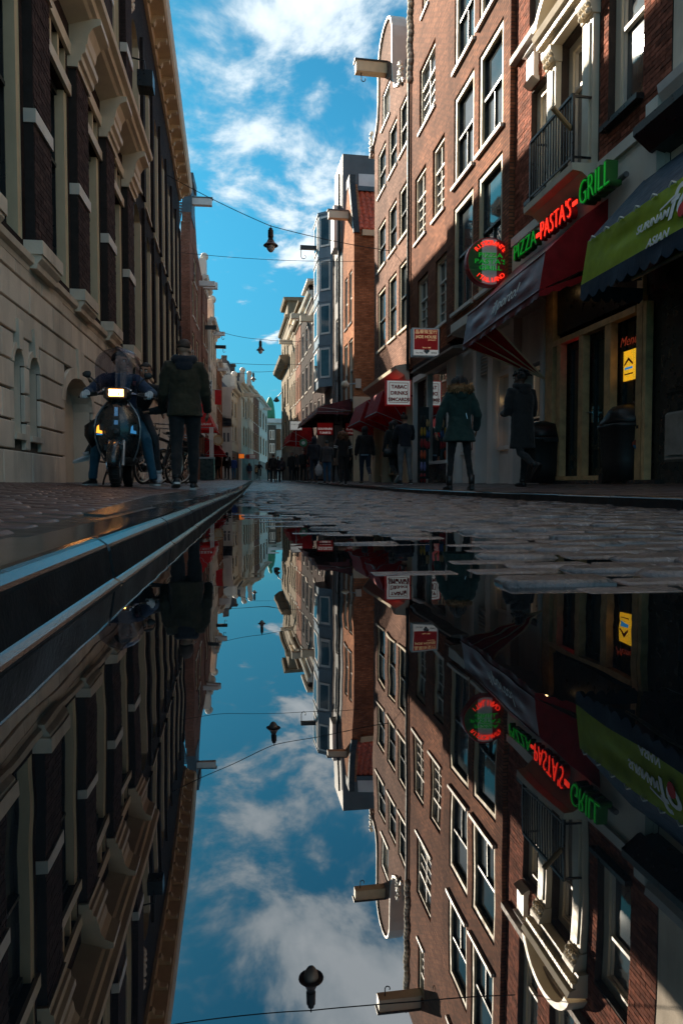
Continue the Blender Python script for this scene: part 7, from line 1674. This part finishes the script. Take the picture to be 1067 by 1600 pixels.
def hair_cap(par, Lp, style, mat, k):
    q = MB(); t = MB(); t.ball((0, 0, 0), (1, 1, 1), 22, 16); vs = []
    for p in t.v:
        x, y, z = p; r = 1.0
        low = y > .25 and z < .42 - .1 * (1 - abs(x)); r = .80 if low else 1.0
        if style == 'short' and z < -.28: r = .78
        if z < -.55: r = .75
        rag = 1 + .025 * math.sin(11 * x + 7 * z) * math.sin(9 * y + 5)
        vs.append(Lp(x * .085 * r * rag, (-.016 + y * .105 * r * rag), (.034 + z * .098 * r * rag)))
    q.add(vs, t.f)
    rr = random.Random(5)
    if style == 'bun': b = MB(); b.ball((0, 0, 0), (.035, .035, .035), 10, 8); q.add([Lp(p[0], p[1] - .125, p[2] + .05) for p in b.v], b.f)
    if style == 'topknot': b = MB(); b.ball((0, 0, 0), (.035, .035, .04), 10, 8); q.add([Lp(p[0], p[1] - .06, p[2] + .14) for p in b.v], b.f)
    if style in ('long', 'curly'):
        n = 70 if style == 'curly' else 30
        for i in range(n):
            a = rr.uniform(-2.6, 2.6); rad = .095 + (.055 * rr.random() if style == 'curly' else .01); x, y = rad * math.sin(a), -rad * math.cos(a) * .95 - .01; z0 = .09 - .05 * rr.random(); L = rr.uniform(.18, .30) if style == 'curly' else .24
            pts = [Lp(x * .7, y * .7, z0)] + [Lp(x * (1 + .18 * s) + (.018 * math.sin(s * 9 + i) if style == 'curly' else 0), y * (1 + .18 * s) + (.018 * math.cos(s * 9 + i) if style == 'curly' else 0), z0 - L * s) for s in (.2, .4, .6, .8, 1)]
            q.tube(pts, [.018, .022, .02, .018, .015, .006], 5)
    if style == 'locs':
        for i in range(46):
            a, e = rr.uniform(0, 6.28), rr.uniform(.1, 1.5); d = V(math.cos(a) * math.cos(e), math.sin(a) * math.cos(e) - .15, math.sin(e)); c0 = V(d.x * .08, d.y * .10 - .01, .035 + d.z * .095)
            L = rr.uniform(.035, .06); p1 = c0 + d * L * .7; p2 = p1 + V(d.x * .4, d.y * .4, -.5) * L
            q.tube([Lp(*c0), Lp(*p1), Lp(*p2)], [.015, .014, .009], 5)
    return q.build('hair', mat, par, smooth=True, world=False)
def walk(H, stride=.32, lead=1, arms=((.25, .12, .35), (-.2, .12, .3)), lean=.03, spread=0.0, heel=0.0):
    """joints of a walking or standing figure; index 0 = its left, 1 = its right"""
    k = H / 1.75; J = {'k': k}
    th = stride
    for i, s in ((0, -1), (1, 1)):
        f = 1 if i == lead else -1
        a = th * .55 * f if f > 0 else -th * .62; kf = .10 if f > 0 else .12 + th * .8 + heel
        hip = V(s * .092, 0, .93); kn = hip + V(s * (.005 + spread), math.sin(a), -math.cos(a)) * .44; an = kn + V(s * (spread - .01), math.sin(a - kf), -math.cos(a - kf)) * .42
        pitch = (.12 * th * 2 if f > 0 else -min(1.2, (kf - .12) * .9 + heel * .5))
        J['hip%d' % i], J['knee%d' % i], J['ank%d' % i] = hip, kn, an; J['fd%d' % i] = V(s * .12, math.cos(pitch), math.sin(pitch))
    low = min(J['ank0'].z - .085 + min(0, J['fd0'].z) * .16, J['ank1'].z - .085 + min(0, J['fd1'].z) * .16)
    for key in list(J):
        if key[:3] in ('hip', 'kne', 'ank'): J[key] = J[key] - V(0, 0, low)
    dz = -low; J['pelvis'] = V(0, 0, .95 + dz); J['neck'] = V(0, lean, 1.475 + dz)
    for i, s in ((0, -1), (1, 1)):
        sw, ab, el = arms[i]; sh = V(s * .185, lean * .9, 1.405 + dz); d1 = V(s * math.sin(ab), math.sin(sw), -math.cos(sw)).normalized(); e = sh + d1 * .29
        d2 = V(s * math.sin(ab) * .4 - s * (.35 if el > .9 else 0), math.sin(sw + el), -math.cos(sw + el)).normalized(); J['sh%d' % i], J['el%d' % i], J['wr%d' % i] = sh, e, e + d2 * .255
    J['head'] = V(0, lean + .03, 1.62 + dz); J['face'] = V(0, 1, 0); J['up'] = V(0, 0, 1)
    for key, v in J.items():
        if isinstance(v, Vector) and key not in ('face', 'up', 'fd0', 'fd1'): J[key] = v * k
    return J
def person(label, loc, rz, J, top, bottom, shoes='shoe_black', hair=('short', 'hair_black'), skin='skin_fair', group=None, kind='jacket', hem=-.12, flare=1.0, vox=.012, fit=1.0, bulk=1.0, hood=None, face=True, sole='sole_white', gloves=None, stripe=False, disp=.02, collar=None, boots=0.0, shirt=None):
    t = thing('person', loc, label, 'person', group, R(rz)); k = J['k']
    side = (J['hip1'] - J['hip0']).normalized(); sside = (J['sh1'] - J['sh0']).normalized()
    # body
    q = MB(); Lp, rt, up, fc = head_mesh(q, J['head'], J['face'], J['up'], k)
    q.tube([J['neck'] - (J['head'] - J['neck']).normalized() * .05 * k, J['neck'] + (J['head'] - J['neck']) * .35, J['head'] + up * -.03 * k - fc * .01 * k], [.062 * k, .054 * k, .056 * k], 14)
    tor = lambda a: J['pelvis'].lerp(J['neck'], a)
    q.tube([tor(-.1), tor(.2), tor(.6), tor(.9), tor(1.02)], [(.13 * k, .09 * k), (.125 * k, .085 * k), (.14 * k, .09 * k), (.12 * k, .075 * k), (.06 * k, .055 * k)], 14, 0, side)
    fat = 1.0 if vox < .012 else 1.35
    for i in (0, 1):
        q.tube([J['sh%d' % i], J['el%d' % i], J['wr%d' % i]], [.042 * k, .034 * k, .025 * k], 10); q.tube([tor(.9), J['sh%d' % i]], [.05 * k, .042 * k], 10)
        q.tube([J['hip%d' % i] + V(0, 0, .03), J['hip%d' % i], J['knee%d' % i], J['ank%d' % i]], [.07 * k, .075 * k, .045 * k, .034 * k], 10)
        if not gloves:
            d = J['wr%d' % i] - J['el%d' % i]; hand(q, J['wr%d' % i], d, J.get('palm%d' % i, V(1 if i == 0 else -1, .15, 0)), J.get('curl%d' % i, .55), k, fat)
    remesh(q, 'body', skin, t, vox * .62, 2)
    if gloves:
        for i in (0, 1):
            q = MB(); d = J['wr%d' % i] - J['el%d' % i]; hand(q, J['wr%d' % i], d, J.get('palm%d' % i, V(1 if i == 0 else -1, .15, 0)), J.get('curl%d' % i, .55), k * 1.12, 1.5); q.tube([J['wr%d' % i] - d.normalized() * .07 * k, J['wr%d' % i] + d.normalized() * .03], [.042 * k, .036 * k], 10); q.build('glove', gloves, t, smooth=True, world=False)
    if face:
        for s in (-1, 1):
            e = MB(); e.ball(Lp(s * .031, .077, .008), .0125 * k, 10, 8); e = e.build('eye', 'eye_white', t, smooth=True, world=False); p = MB(); p.ball(Lp(s * .031, .0855, .008), .0062 * k, 8, 6); p.build('iris', 'eye_dark', e, world=False)
            b = MB(); b.tube([Lp(s * .012, .094, .030), Lp(s * .032, .092, .036), Lp(s * .052, .080, .030)], .005 * k, 5); b.build('eyebrow', hair[1], t, world=False)
        m = MB(); m.tube([Lp(-.024, .088, -.064), Lp(-.008, .099, -.060), Lp(.008, .099, -.060), Lp(.024, .088, -.064)], [(.004 * k, .003 * k), (.008 * k, .006 * k), (.008 * k, .006 * k), (.004 * k, .003 * k)], 6); m.build('lips', 'lips', t, smooth=True, world=False)
    # trousers
    q = MB(); f = fit
    for i in (0, 1):
        h, n_, a = J['hip%d' % i], J['knee%d' % i], J['ank%d' % i]; c = n_.lerp(a, .35) + (J['fd%d' % i] * -.012)
        q.tube([h + V(0, 0, .05 * k), h.lerp(n_, .15), h.lerp(n_, .55), n_, c, n_.lerp(a, .75), a - (a - n_).normalized() * (.0 + boots)], [.088 * k, .094 * k * f, .078 * k * f, .062 * k * f, .060 * k * f, .050 * k * f, .049 * k * f], 14)
    p = J['pelvis']; q.tube([p + V(0, 0, -.07 * k), p + V(0, 0, -.02 * k), p + V(0, 0, .06 * k), p.lerp(J['neck'], .22)], [(.13 * k, .10 * k), (.172 * k, .122 * k), (.165 * k, .115 * k), (.15 * k, .10 * k)], 16, 0, side)
    remesh(q, 'trousers', bottom, t, vox, 4, disp * .8)
    for i in (0, 1): shoe(t, J['ank%d' % i], J['fd%d' % i], k, shoes, sole, boots, stripe)
    # upper garment
    q = MB(); u = bulk; sd = lambda a: side.lerp(sside, min(1, max(0, a))).normalized()
    rings = [(hem, .178 * flare, .132 * flare), (hem * .4, .176 * (1 + flare) / 2, .130 * (1 + flare) / 2), (.08, .168, .125), (.32, .158, .118), (.58, .176, .126), (.80, .188, .122), (.92, .165, .105), (1.0, .095, .085), (1.07, .072, .072)]
    if kind == 'coat':
        base = J['pelvis']; pts = [V(base.x, base.y, hem * k), V(base.x, base.y, hem * .4 * k + base.z * .6)]; rr_ = [(.215 * flare * k, .165 * flare * k), (.195 * flare * k, .15 * flare * k)]; rings = rings[2:]
    else: pts, rr_ = [], []
    pts += [tor(a) for a, _, _ in rings]; rr_ += [(x * u * k, y * u * k) for _, x, y in rings]
    q.tube(pts, rr_, 20, 0, side)
    for i in (0, 1):
        s_, e_, w_ = J['sh%d' % i], J['el%d' % i], J['wr%d' % i]; ax = (w_ - e_).normalized()
        q.tube([tor(.86), s_, s_.lerp(e_, .35), s_.lerp(e_, .8), e_, e_.lerp(w_, .5), w_ + ax * .01], [.085 * k * u, .080 * k * u, .070 * k * u, .062 * k * u, .060 * k * u, .053 * k * u, .045 * k * u], 12)
    remesh(q, 'jacket' if kind != 'coat' else 'coat', top, t, vox, 4, disp)
    if shirt:
        q = MB(); q.tube([tor(hem - .09), tor(hem + .03)], [(.172 * k, .126 * k), (.172 * k, .126 * k)], 18, 0, side); q.build('shirt_hem', shirt, t, smooth=True, world=False)
    if hood == 'up':
        q = MB(); tt = MB(); tt.ball((0, 0, 0), (1, 1, 1), 20, 14); vs = []
        for x, y, z in tt.v: r = .78 if (y > .45 and z < .6) else 1.0; vs.append(Lp(x * .105 * r, -.02 + y * .122 * r, .025 + z * .125 * r))
        q.add(vs, tt.f); q.tube([tor(.96), tor(1.1), J['head'] - up * .06 * k - fc * .02], [.10 * k, .092 * k, .095 * k], 14); q.build('hood', top, t, smooth=True, world=False)
    elif hood:
        q = MB(); c = tor(1.0) - J['face'].normalized() * 0 ; back = -V(J['up'].x, 1, 0).normalized()
        for j in range(13):
            a = R(-115 + 230 * j / 12); o = V(math.sin(a) * .105, -math.cos(a) * .085 - .025, -.02 * math.cos(a) + .035) * k; q.ball(tor(1.0) + o, (.05 * k, .048 * k, .052 * k), 10, 8)
        q.ball(tor(.93) + V(0, -.105, -.01) * k, (.105 * k, .05 * k, .085 * k), 14, 10)
        remesh(q, 'hood', hood, t, vox, 4, .01)
    if collar == 'fur':
        q = MB(); rr = random.Random(9); c0 = tor(1.0)
        for j in range(900):
            a = rr.uniform(0, 6.283); b = rr.uniform(0, 6.283); rad, tube_ = .135, .062; n_ = V(math.cos(b) * math.sin(a), -math.cos(b) * math.cos(a), math.sin(b)); p_ = c0 + V(rad * math.sin(a), -rad * .85 * math.cos(a) - .025, .05 - .0 * math.cos(a)) * k + n_ * tube_ * .5 * k
            d = (n_ + V(rr.uniform(-.6, .6), rr.uniform(-.6, .6), rr.uniform(-.7, .3))).normalized() * rr.uniform(.045, .075); sV = d.cross(V(rr.random(), rr.random(), rr.random())).normalized() * .012
            q.add([p_ - sV, p_ + sV, p_ + d], [(0, 1, 2)])
        for j in range(20): a = 2 * math.pi * j / 20; q.ball(c0 + V(.135 * math.sin(a), -.115 * math.cos(a) - .025, .05) * k, .052 * k, 8, 6)
        q.build('fur_collar', 'fur_tan', t, world=False)
    if hair and hood != 'up': hair_cap(t, Lp, hair[0], hair[1], k)
    return t, Lp
def spot(px, hp, H, zone):
    """where someone H metres tall stands who is hp picture rows tall at column px"""
    dep = H * FPX / hp; r = ray(px, HY); Y = dep * r.y; x = r.x / r.y * Y
    return V(x, Y, {'L': zleft, 'R': zright, 'S': lambda a, b: (zroad(a, b) if b < 58 else P(b) + .06)}[zone](x, Y))
def crowd():
    # ---- the walking man on the left
    J = walk(1.84, .26, 1, ((.10, .22, .75), (.12, .20, .62)), .0, .0); J['face'] = V(.55, .8, -.1); J['head'] += V(.01, .0, 0)
    t, Lp = person('man in an olive jacket and black trousers walking away on the left pavement', spot(290, 232, 1.84, 'L'), 4, J, 'cloth_olive', 'cloth_black', 'shoe_black', ('short', 'hair_brown'), 'skin_fair', None, hem=-.20, flare=1.06, vox=.010, bulk=1.13, hood='cloth_ink', face=True, stripe=True, fit=1.06, disp=.03)
    q = MB(); q.tube([Lp(-.066, .075, .010), Lp(-.012, .100, .010), Lp(.012, .100, .010), Lp(.066, .075, .010)], .003, 5); q.tube([Lp(.068, .07, .012), Lp(.082, -.02, .012)], .0035, 5); q.tube([Lp(-.068, .07, .012), Lp(-.082, -.02, .012)], .0035, 5)
    for s in (-1, 1): q.tube([Lp(s * .038 + .024 * math.cos(a), .094, .004 + .02 * math.sin(a)) for a in [k * math.pi / 6 for k in range(13)]], .0025, 4)
    q.build('glasses', 'sole_white', t, world=False)
    # ---- rider and passenger (same frame as the scooter: +y is where it faces)
    J = {'k': .98, 'pelvis': V(0, -.26, .90), 'neck': V(.03, -.10, 1.36), 'head': V(.02, -.07, 1.51), 'face': V(-.85, .5, -.05), 'up': V(0, .05, 1), 'hip0': V(-.10, -.24, .88), 'hip1': V(.10, -.24, .88),
         'knee0': V(-.29, .10, .56), 'knee1': V(.28, .12, .56), 'ank0': V(-.36, .02, .095), 'ank1': V(.34, .06, .095), 'fd0': V(-.35, .95, -.02), 'fd1': V(.35, .95, -.02), 'sh0': V(-.17, -.09, 1.29), 'sh1': V(.22, -.10, 1.30),
         'el0': V(-.36, .05, 1.12), 'el1': V(.37, .04, 1.13), 'wr0': V(-.35, .26, 1.095), 'wr1': V(.36, .26, 1.095), 'palm0': V(0, 0, -1), 'palm1': V(0, 0, -1), 'curl0': 1.15, 'curl1': 1.15}
    t, Lp = person('scooter rider in a blue denim jacket and teal jeans behind the windscreen', V(SCX, SCY, SCZ), 184, J, 'cloth_denim_jacket', 'cloth_denim', 'shoe_black', ('short', 'hair_black'), 'skin_tan', None, hem=-.06, vox=.010, gloves='glove_grey', bulk=1.05, disp=.025, fit=1.05)
    q = MB(); q.hexa([V(-.18, -.02, 1.27), V(-.13, .02, 1.26), V(-.12, .0, 1.22), V(-.17, -.04, 1.22), V(-.185, -.0, 1.28), V(-.135, .04, 1.27), V(-.125, .02, 1.23), V(-.175, -.02, 1.23)]); q.build('badge', 'cloth_pink_cloth', t, world=False)
    # skirt of a dark open coat hanging over the rider's left leg
    q = MB(); fold_panel(q, V(-.16, -.10, .98), V(-.22, -.02, .96), V(-.40, .10, .50), V(-.36, -.12, .44), 8, 10, .015, 3); q.build('coat_tail', 'cloth_charcoal', t, smooth=True, world=False)
    J = {'k': .92, 'pelvis': V(-.08, -.60, .92), 'neck': V(-.22, -.50, 1.32), 'head': V(-.24, -.44, 1.46), 'face': V(.20, 1, -.05), 'up': V(-.12, 0, 1), 'hip0': V(-.20, -.56, .90), 'hip1': V(.0, -.60, .90),
         'knee0': V(-.36, -.26, .62), 'knee1': V(.30, -.36, .70), 'ank0': V(-.40, -.30, .18), 'ank1': V(.46, -.30, .40), 'fd0': V(-.1, .9, -.35), 'fd1': V(.85, .45, -.22), 'sh0': V(-.39, -.46, 1.22), 'sh1': V(-.06, -.50, 1.27),
         'el0': V(-.50, -.30, .98), 'el1': V(.02, -.32, 1.05), 'wr0': V(-.30, -.18, .93), 'wr1': V(-.02, -.12, .98), 'palm0': V(0, 0, -1), 'palm1': V(0, 0, -1), 'curl0': 1.0, 'curl1': 1.0}
    person('woman passenger in a black jacket and white sneakers leaning out behind the rider', V(SCX, SCY, SCZ), 184, J, 'cloth_black', 'cloth_charcoal', 'shoe_white', ('bun', 'hair_black'), 'skin_tan', None, hem=-.08, vox=.010, bulk=1.05, disp=.02, fit=.9)
    # ---- right pavement
    J = walk(1.68, .12, 0, ((.05, .42, .10), (-.15, .30, .85)), .0, .07); J['curl0'] = .9
    t, Lp = person('woman in a dark green parka with a tan fur collar and black leggings', spot(717, 178, 1.68, 'R'), -2, J, 'cloth_deep_green', 'cloth_black', 'shoe_black', ('long', 'hair_black'), 'skin_tan', None, hem=-.42, flare=1.32, vox=.010, bulk=1.10, collar='fur', fit=.86, sole='shoe_black', boots=.10, hood='cloth_deep_green', disp=.03)
    q = MB(); q.tube([V(.06, -.14, 1.12), V(.075, -.15, 1.04)], .006, 5); q.build('zip_pull', 'metal', t, world=False)
    J = walk(1.72, .34, 1, ((.10, .10, 1.5), (.05, .14, 1.4)), .05, .0, .5); J['face'] = V(-.25, 1, -.1)
    person('figure in a long black coat with short locs passing the lit shop window', spot(815, 181, 1.72, 'R'), 12, J, 'cloth_black', 'cloth_black', 'shoe_black', ('locs', 'hair_black'), 'skin_dark', None, kind='coat', hem=.58, flare=.95, vox=.011, bulk=1.10, sole='shoe_black', collar=None, hood='cloth_black', fit=.9)
    J = walk(1.78, .10, 0, ((.5, .12, 1.2), (.45, .25, 1.2)), .0, .02); J['face'] = V(.6, .8, .1)
    person('man in a dark jacket and pale grey jeans at the tobacco shop corner', spot(632, 110, 1.78, 'R'), 8, J, 'cloth_ink', 'cloth_grey_jean', 'shoe_black', ('topknot', 'hair_brown'), 'skin_fair', None, hem=-.04, vox=.014)
    J = walk(1.68, .30, 1, ((.2, .1, .4), (.1, .12, .5)), .03, 0, .4); L = spot(615.5, 101, 1.68, 'R')
    t, _ = person('woman in a dark coat half hidden beside the man in grey jeans', L, 10, J, 'cloth_black', 'cloth_black', 'shoe_brown', ('long', 'hair_black'), 'skin_fair', None, hem=-.3, vox=.014, flare=1.1)
    b = thing('handbag', L + V(-.17, -.15, .72), 'black handbag hanging at the side of the half hidden woman', 'bag'); q = MB(); loft(q, [sring(0, 0, 0, .15, .08, 14, 3), sring(0, 0, .14, .14, .07, 14, 3), sring(0, 0, .22, .10, .04, 14, 3)]); q.build('bag_body', 'bag_black', b, world=False, smooth=True); q = MB(); q.tube([V(-.08, 0, .2), V(-.05, 0, .42), V(.05, 0, .45), V(.08, 0, .2)], .01, 5); q.build('strap', 'bag_black', b, world=False)
    J = walk(1.82, .26, 0, ((.05, .22, .12), (-.05, .22, .12)), .02, .0, .5)
    person('man in a black hoodie with a white shirt hem walking away by the side awning', spot(570, 89, 1.82, 'R'), 0, J, 'cloth_black', 'cloth_denim_dark', 'shoe_brown', ('short', 'hair_black'), 'skin_fair', None, hem=-.10, vox=.014, bulk=1.15, hood='up', shirt='cloth_light_blue', fit=1.08)
    J = walk(1.72, .2, 1, ((.0, .22, .25), (.1, .22, .5)), .02)
    t, _ = person('woman with big curly auburn hair and white arm stripes on a black jacket', spot(536, 84, 1.72, 'R'), 0, J, 'cloth_black', 'cloth_black', 'shoe_black', ('curly', 'hair_auburn'), 'skin_fair', None, hem=-.12, vox=.014)
    for i in (0, 1):
        q = MB(); a, c = J['sh%d' % i], J['el%d' % i]
        for f in (.55, .72): q.tube([a.lerp(c, f), a.lerp(c, f + .08)], .076, 12)
        q.build('sleeve_stripe', 'cloth_white_cloth', t, world=False)
    J = walk(1.60, .12, 0, ((.1, .12, .3), (.2, .12, .5)), .06); L = spot(511, 67, 1.60, 'R')
    person('stooped figure in a charcoal jacket and bright teal jeans with a cap', L, 0, J, 'cloth_charcoal', 'cloth_denim_blue', 'shoe_black', ('short', 'hair_black'), 'skin_fair', None, hem=-.2, vox=.016, bulk=1.1, flare=1.1)
    b = thing('plastic_bag', at_y(498, 748, L.y - .1), 'white plastic bag carried low between the two dark figures', 'bag'); b.location.z = zright(b.location.x, L.y) + .30
    q = MB(); rr = random.Random(2); secs = []
    for s, a in ((0, .07), (.08, .12), (.22, .14), (.34, .10), (.44, .035), (.55, .02)): secs.append([(x * (1 + .12 * rr.random()), y * (1 + .12 * rr.random()), z) for x, y, z in sring(0, 0, s, a, a * .6, 14, 2.2)])
    loft(q, secs); q.build('bag_body', 'bag_white', b, world=False)
    far = [  # px, rows, H, zone, heading, top, bottom, hair, extra, label
        (491, 72, 1.78, 'R', 0, 'cloth_ink', 'cloth_denim_dark', ('short', 'hair_black'), dict(hood='up', shoes='shoe_brown'), 'hooded figure in dark clothes left of the plastic bag'),
        (525, 62, 1.68, 'R', 10, 'cloth_brown_coat', 'cloth_black', ('long', 'hair_brown'), dict(kind='coat', hem=.75), 'figure in a brown coat mostly hidden beside the curly haired woman'),
        (456, 46, 1.72, 'R', 180, 'cloth_black', 'cloth_ink', ('short', 'hair_brown'), {}, 'person in black leftmost of the group under the far maroon awning'),
        (463.5, 43, 1.65, 'R', 170, 'cloth_charcoal', 'cloth_black', ('long', 'hair_brown'), {}, 'long haired person in charcoal in the group under the far maroon awning'),
        (474, 50, 1.76, 'R', 185, 'cloth_black', 'cloth_black', ('short', 'hair_black'), {}, 'tallest of the group under the far maroon awning'),
        (481, 45, 1.66, 'R', 0, 'cloth_red_cloth', 'cloth_grey_jean', ('short', 'hair_brown'), {}, 'person in red and grey beside the group under the maroon awning'),
        (313, 47, 1.76, 'L', 180, 'cloth_charcoal', 'cloth_denim_dark', ('short', 'hair_black'), dict(shirt='cloth_light_blue'), 'man facing the camera in a dark open vest beside the litter bin'),
        (340.5, 41, 1.70, 'L', 20, 'cloth_brown_coat', 'cloth_black', ('short', 'hair_brown'), {}, 'person in a brown top under the smaller red awning'),
        (355, 43, 1.76, 'L', 0, 'cloth_black', 'cloth_black', ('short', 'hair_black'), dict(hood='up', pack=True), 'hooded figure with a backpack under the smaller red awning'),
        (365.5, 36, 1.68, 'L', 0, 'cloth_royal', 'cloth_denim_blue', ('short', 'hair_brown'), {}, 'person in a bright blue jacket right of the backpack wearer'),
        (378, 27, 1.70, 'S', 0, 'cloth_charcoal', 'cloth_black', ('short', 'hair_brown'), {}, 'tiny dark pedestrian left of the orange lit shop'),
        (384, 25, 1.68, 'S', 180, 'cloth_white_cloth', 'cloth_denim_dark', ('short', 'hair_brown'), {}, 'tiny pedestrian in white near the orange lit shop'),
        (390, 27, 1.72, 'S', 180, 'cloth_denim_jacket', 'cloth_pink_cloth', ('long', 'hair_brown'), {}, 'tiny pedestrian with pink trousers in the middle distance'),
        (400, 24, 1.70, 'S', 0, 'cloth_tan_cloth', 'cloth_black', ('short', 'hair_brown'), {}, 'tiny pedestrian in tan beside the cyclist'),
        (421, 37, 1.66, 'S', 180, 'cloth_brown_coat', 'cloth_teal_cloth', ('long', 'hair_brown'), {}, 'pedestrian with teal trousers left in the middle of the street'),
        (427, 44, 1.86, 'S', 0, 'cloth_black', 'cloth_black', ('short', 'hair_black'), {}, 'tall dark pedestrian in the middle of the street'),
        (434.5, 40, 1.76, 'S', 185, 'cloth_ink', 'cloth_denim_dark', ('short', 'hair_brown'), dict(shirt='cloth_white_cloth'), 'dark pedestrian right of the tall one in the street middle'),
        (440, 38, 1.74, 'S', 0, 'cloth_charcoal', 'cloth_black', ('short', 'hair_black'), dict(hood='up'), 'hooded pedestrian at the right edge of the middle group')]
    rr = random.Random(11)
    for px, hp, H, zn, rz, tp, bt, hr, ex, lb in far:
        J = walk(H, rr.uniform(.1, .34), rr.choice((0, 1)), ((rr.uniform(-.2, .3), .14, rr.uniform(.1, .7)), (rr.uniform(-.2, .3), .14, rr.uniform(.1, .7))), rr.uniform(0, .05)); ex = dict(ex); pk = ex.pop('pack', None); L = spot(px, hp, H, zn)
        t, _ = person(lb, L, rz, J, tp, bt, ex.pop('shoes', 'shoe_black'), hr, 'skin_fair', None, vox=.022 if hp < 60 else .018, face=hp > 40 and rz > 90, disp=.03, bulk=1.08, **({'hem': -.15} | ex))
        if pk: b = thing('backpack', L + V(0, -.2, 1.05), 'black backpack with a pale label worn by the hooded figure', 'backpack'); q = MB(); loft(q, [sring(0, 0, 0, .15, .08, 14, 3), sring(0, -.02, .2, .16, .10, 14, 3), sring(0, 0, .42, .12, .07, 14, 3)]); q.build('bag_body', 'bag_black', b, world=False, smooth=True); q = MB(); q.box(-.05, .05, -.135, -.11, .18, .30); q.build('patch', 'sign_white', b, world=False)
    # cyclist far down the street
    L = spot(405.5, 29, 1.72, 'S'); o = [x for x in bpy.data.objects if x.name == 'bicycle'][0]; c = copy_tree(o); c.location = L; c.rotation_euler = (0, 0, R(180)); c['label'] = 'bicycle ridden towards the camera far down the street'; del c['group']
    J = {'k': .98, 'pelvis': V(0, -.28, 1.0), 'neck': V(0, -.05, 1.46), 'head': V(0, .0, 1.60), 'face': V(0, 1, 0), 'up': V(0, 0, 1), 'hip0': V(-.1, -.26, .98), 'hip1': V(.1, -.26, .98), 'knee0': V(-.12, .12, .72), 'knee1': V(.12, .06, .60), 'ank0': V(-.11, -.05, .42), 'ank1': V(.11, -.12, .22), 'fd0': V(0, 1, -.1), 'fd1': V(0, 1, -.1), 'sh0': V(-.18, -.06, 1.39), 'sh1': V(.18, -.06, 1.39), 'el0': V(-.28, .05, 1.2), 'el1': V(.28, .05, 1.2), 'wr0': V(-.27, .16, 1.09), 'wr1': V(.27, .16, 1.09)}
    person('tiny cyclist in dark clothes riding towards the camera', L, 180, J, 'cloth_ink', 'cloth_black', 'shoe_black', ('short', 'hair_brown'), 'skin_fair', None, vox=.024, face=False)
PM('bag_white', (.40, .40, .41), .4, .12, 10, .6, 25)
crowd()
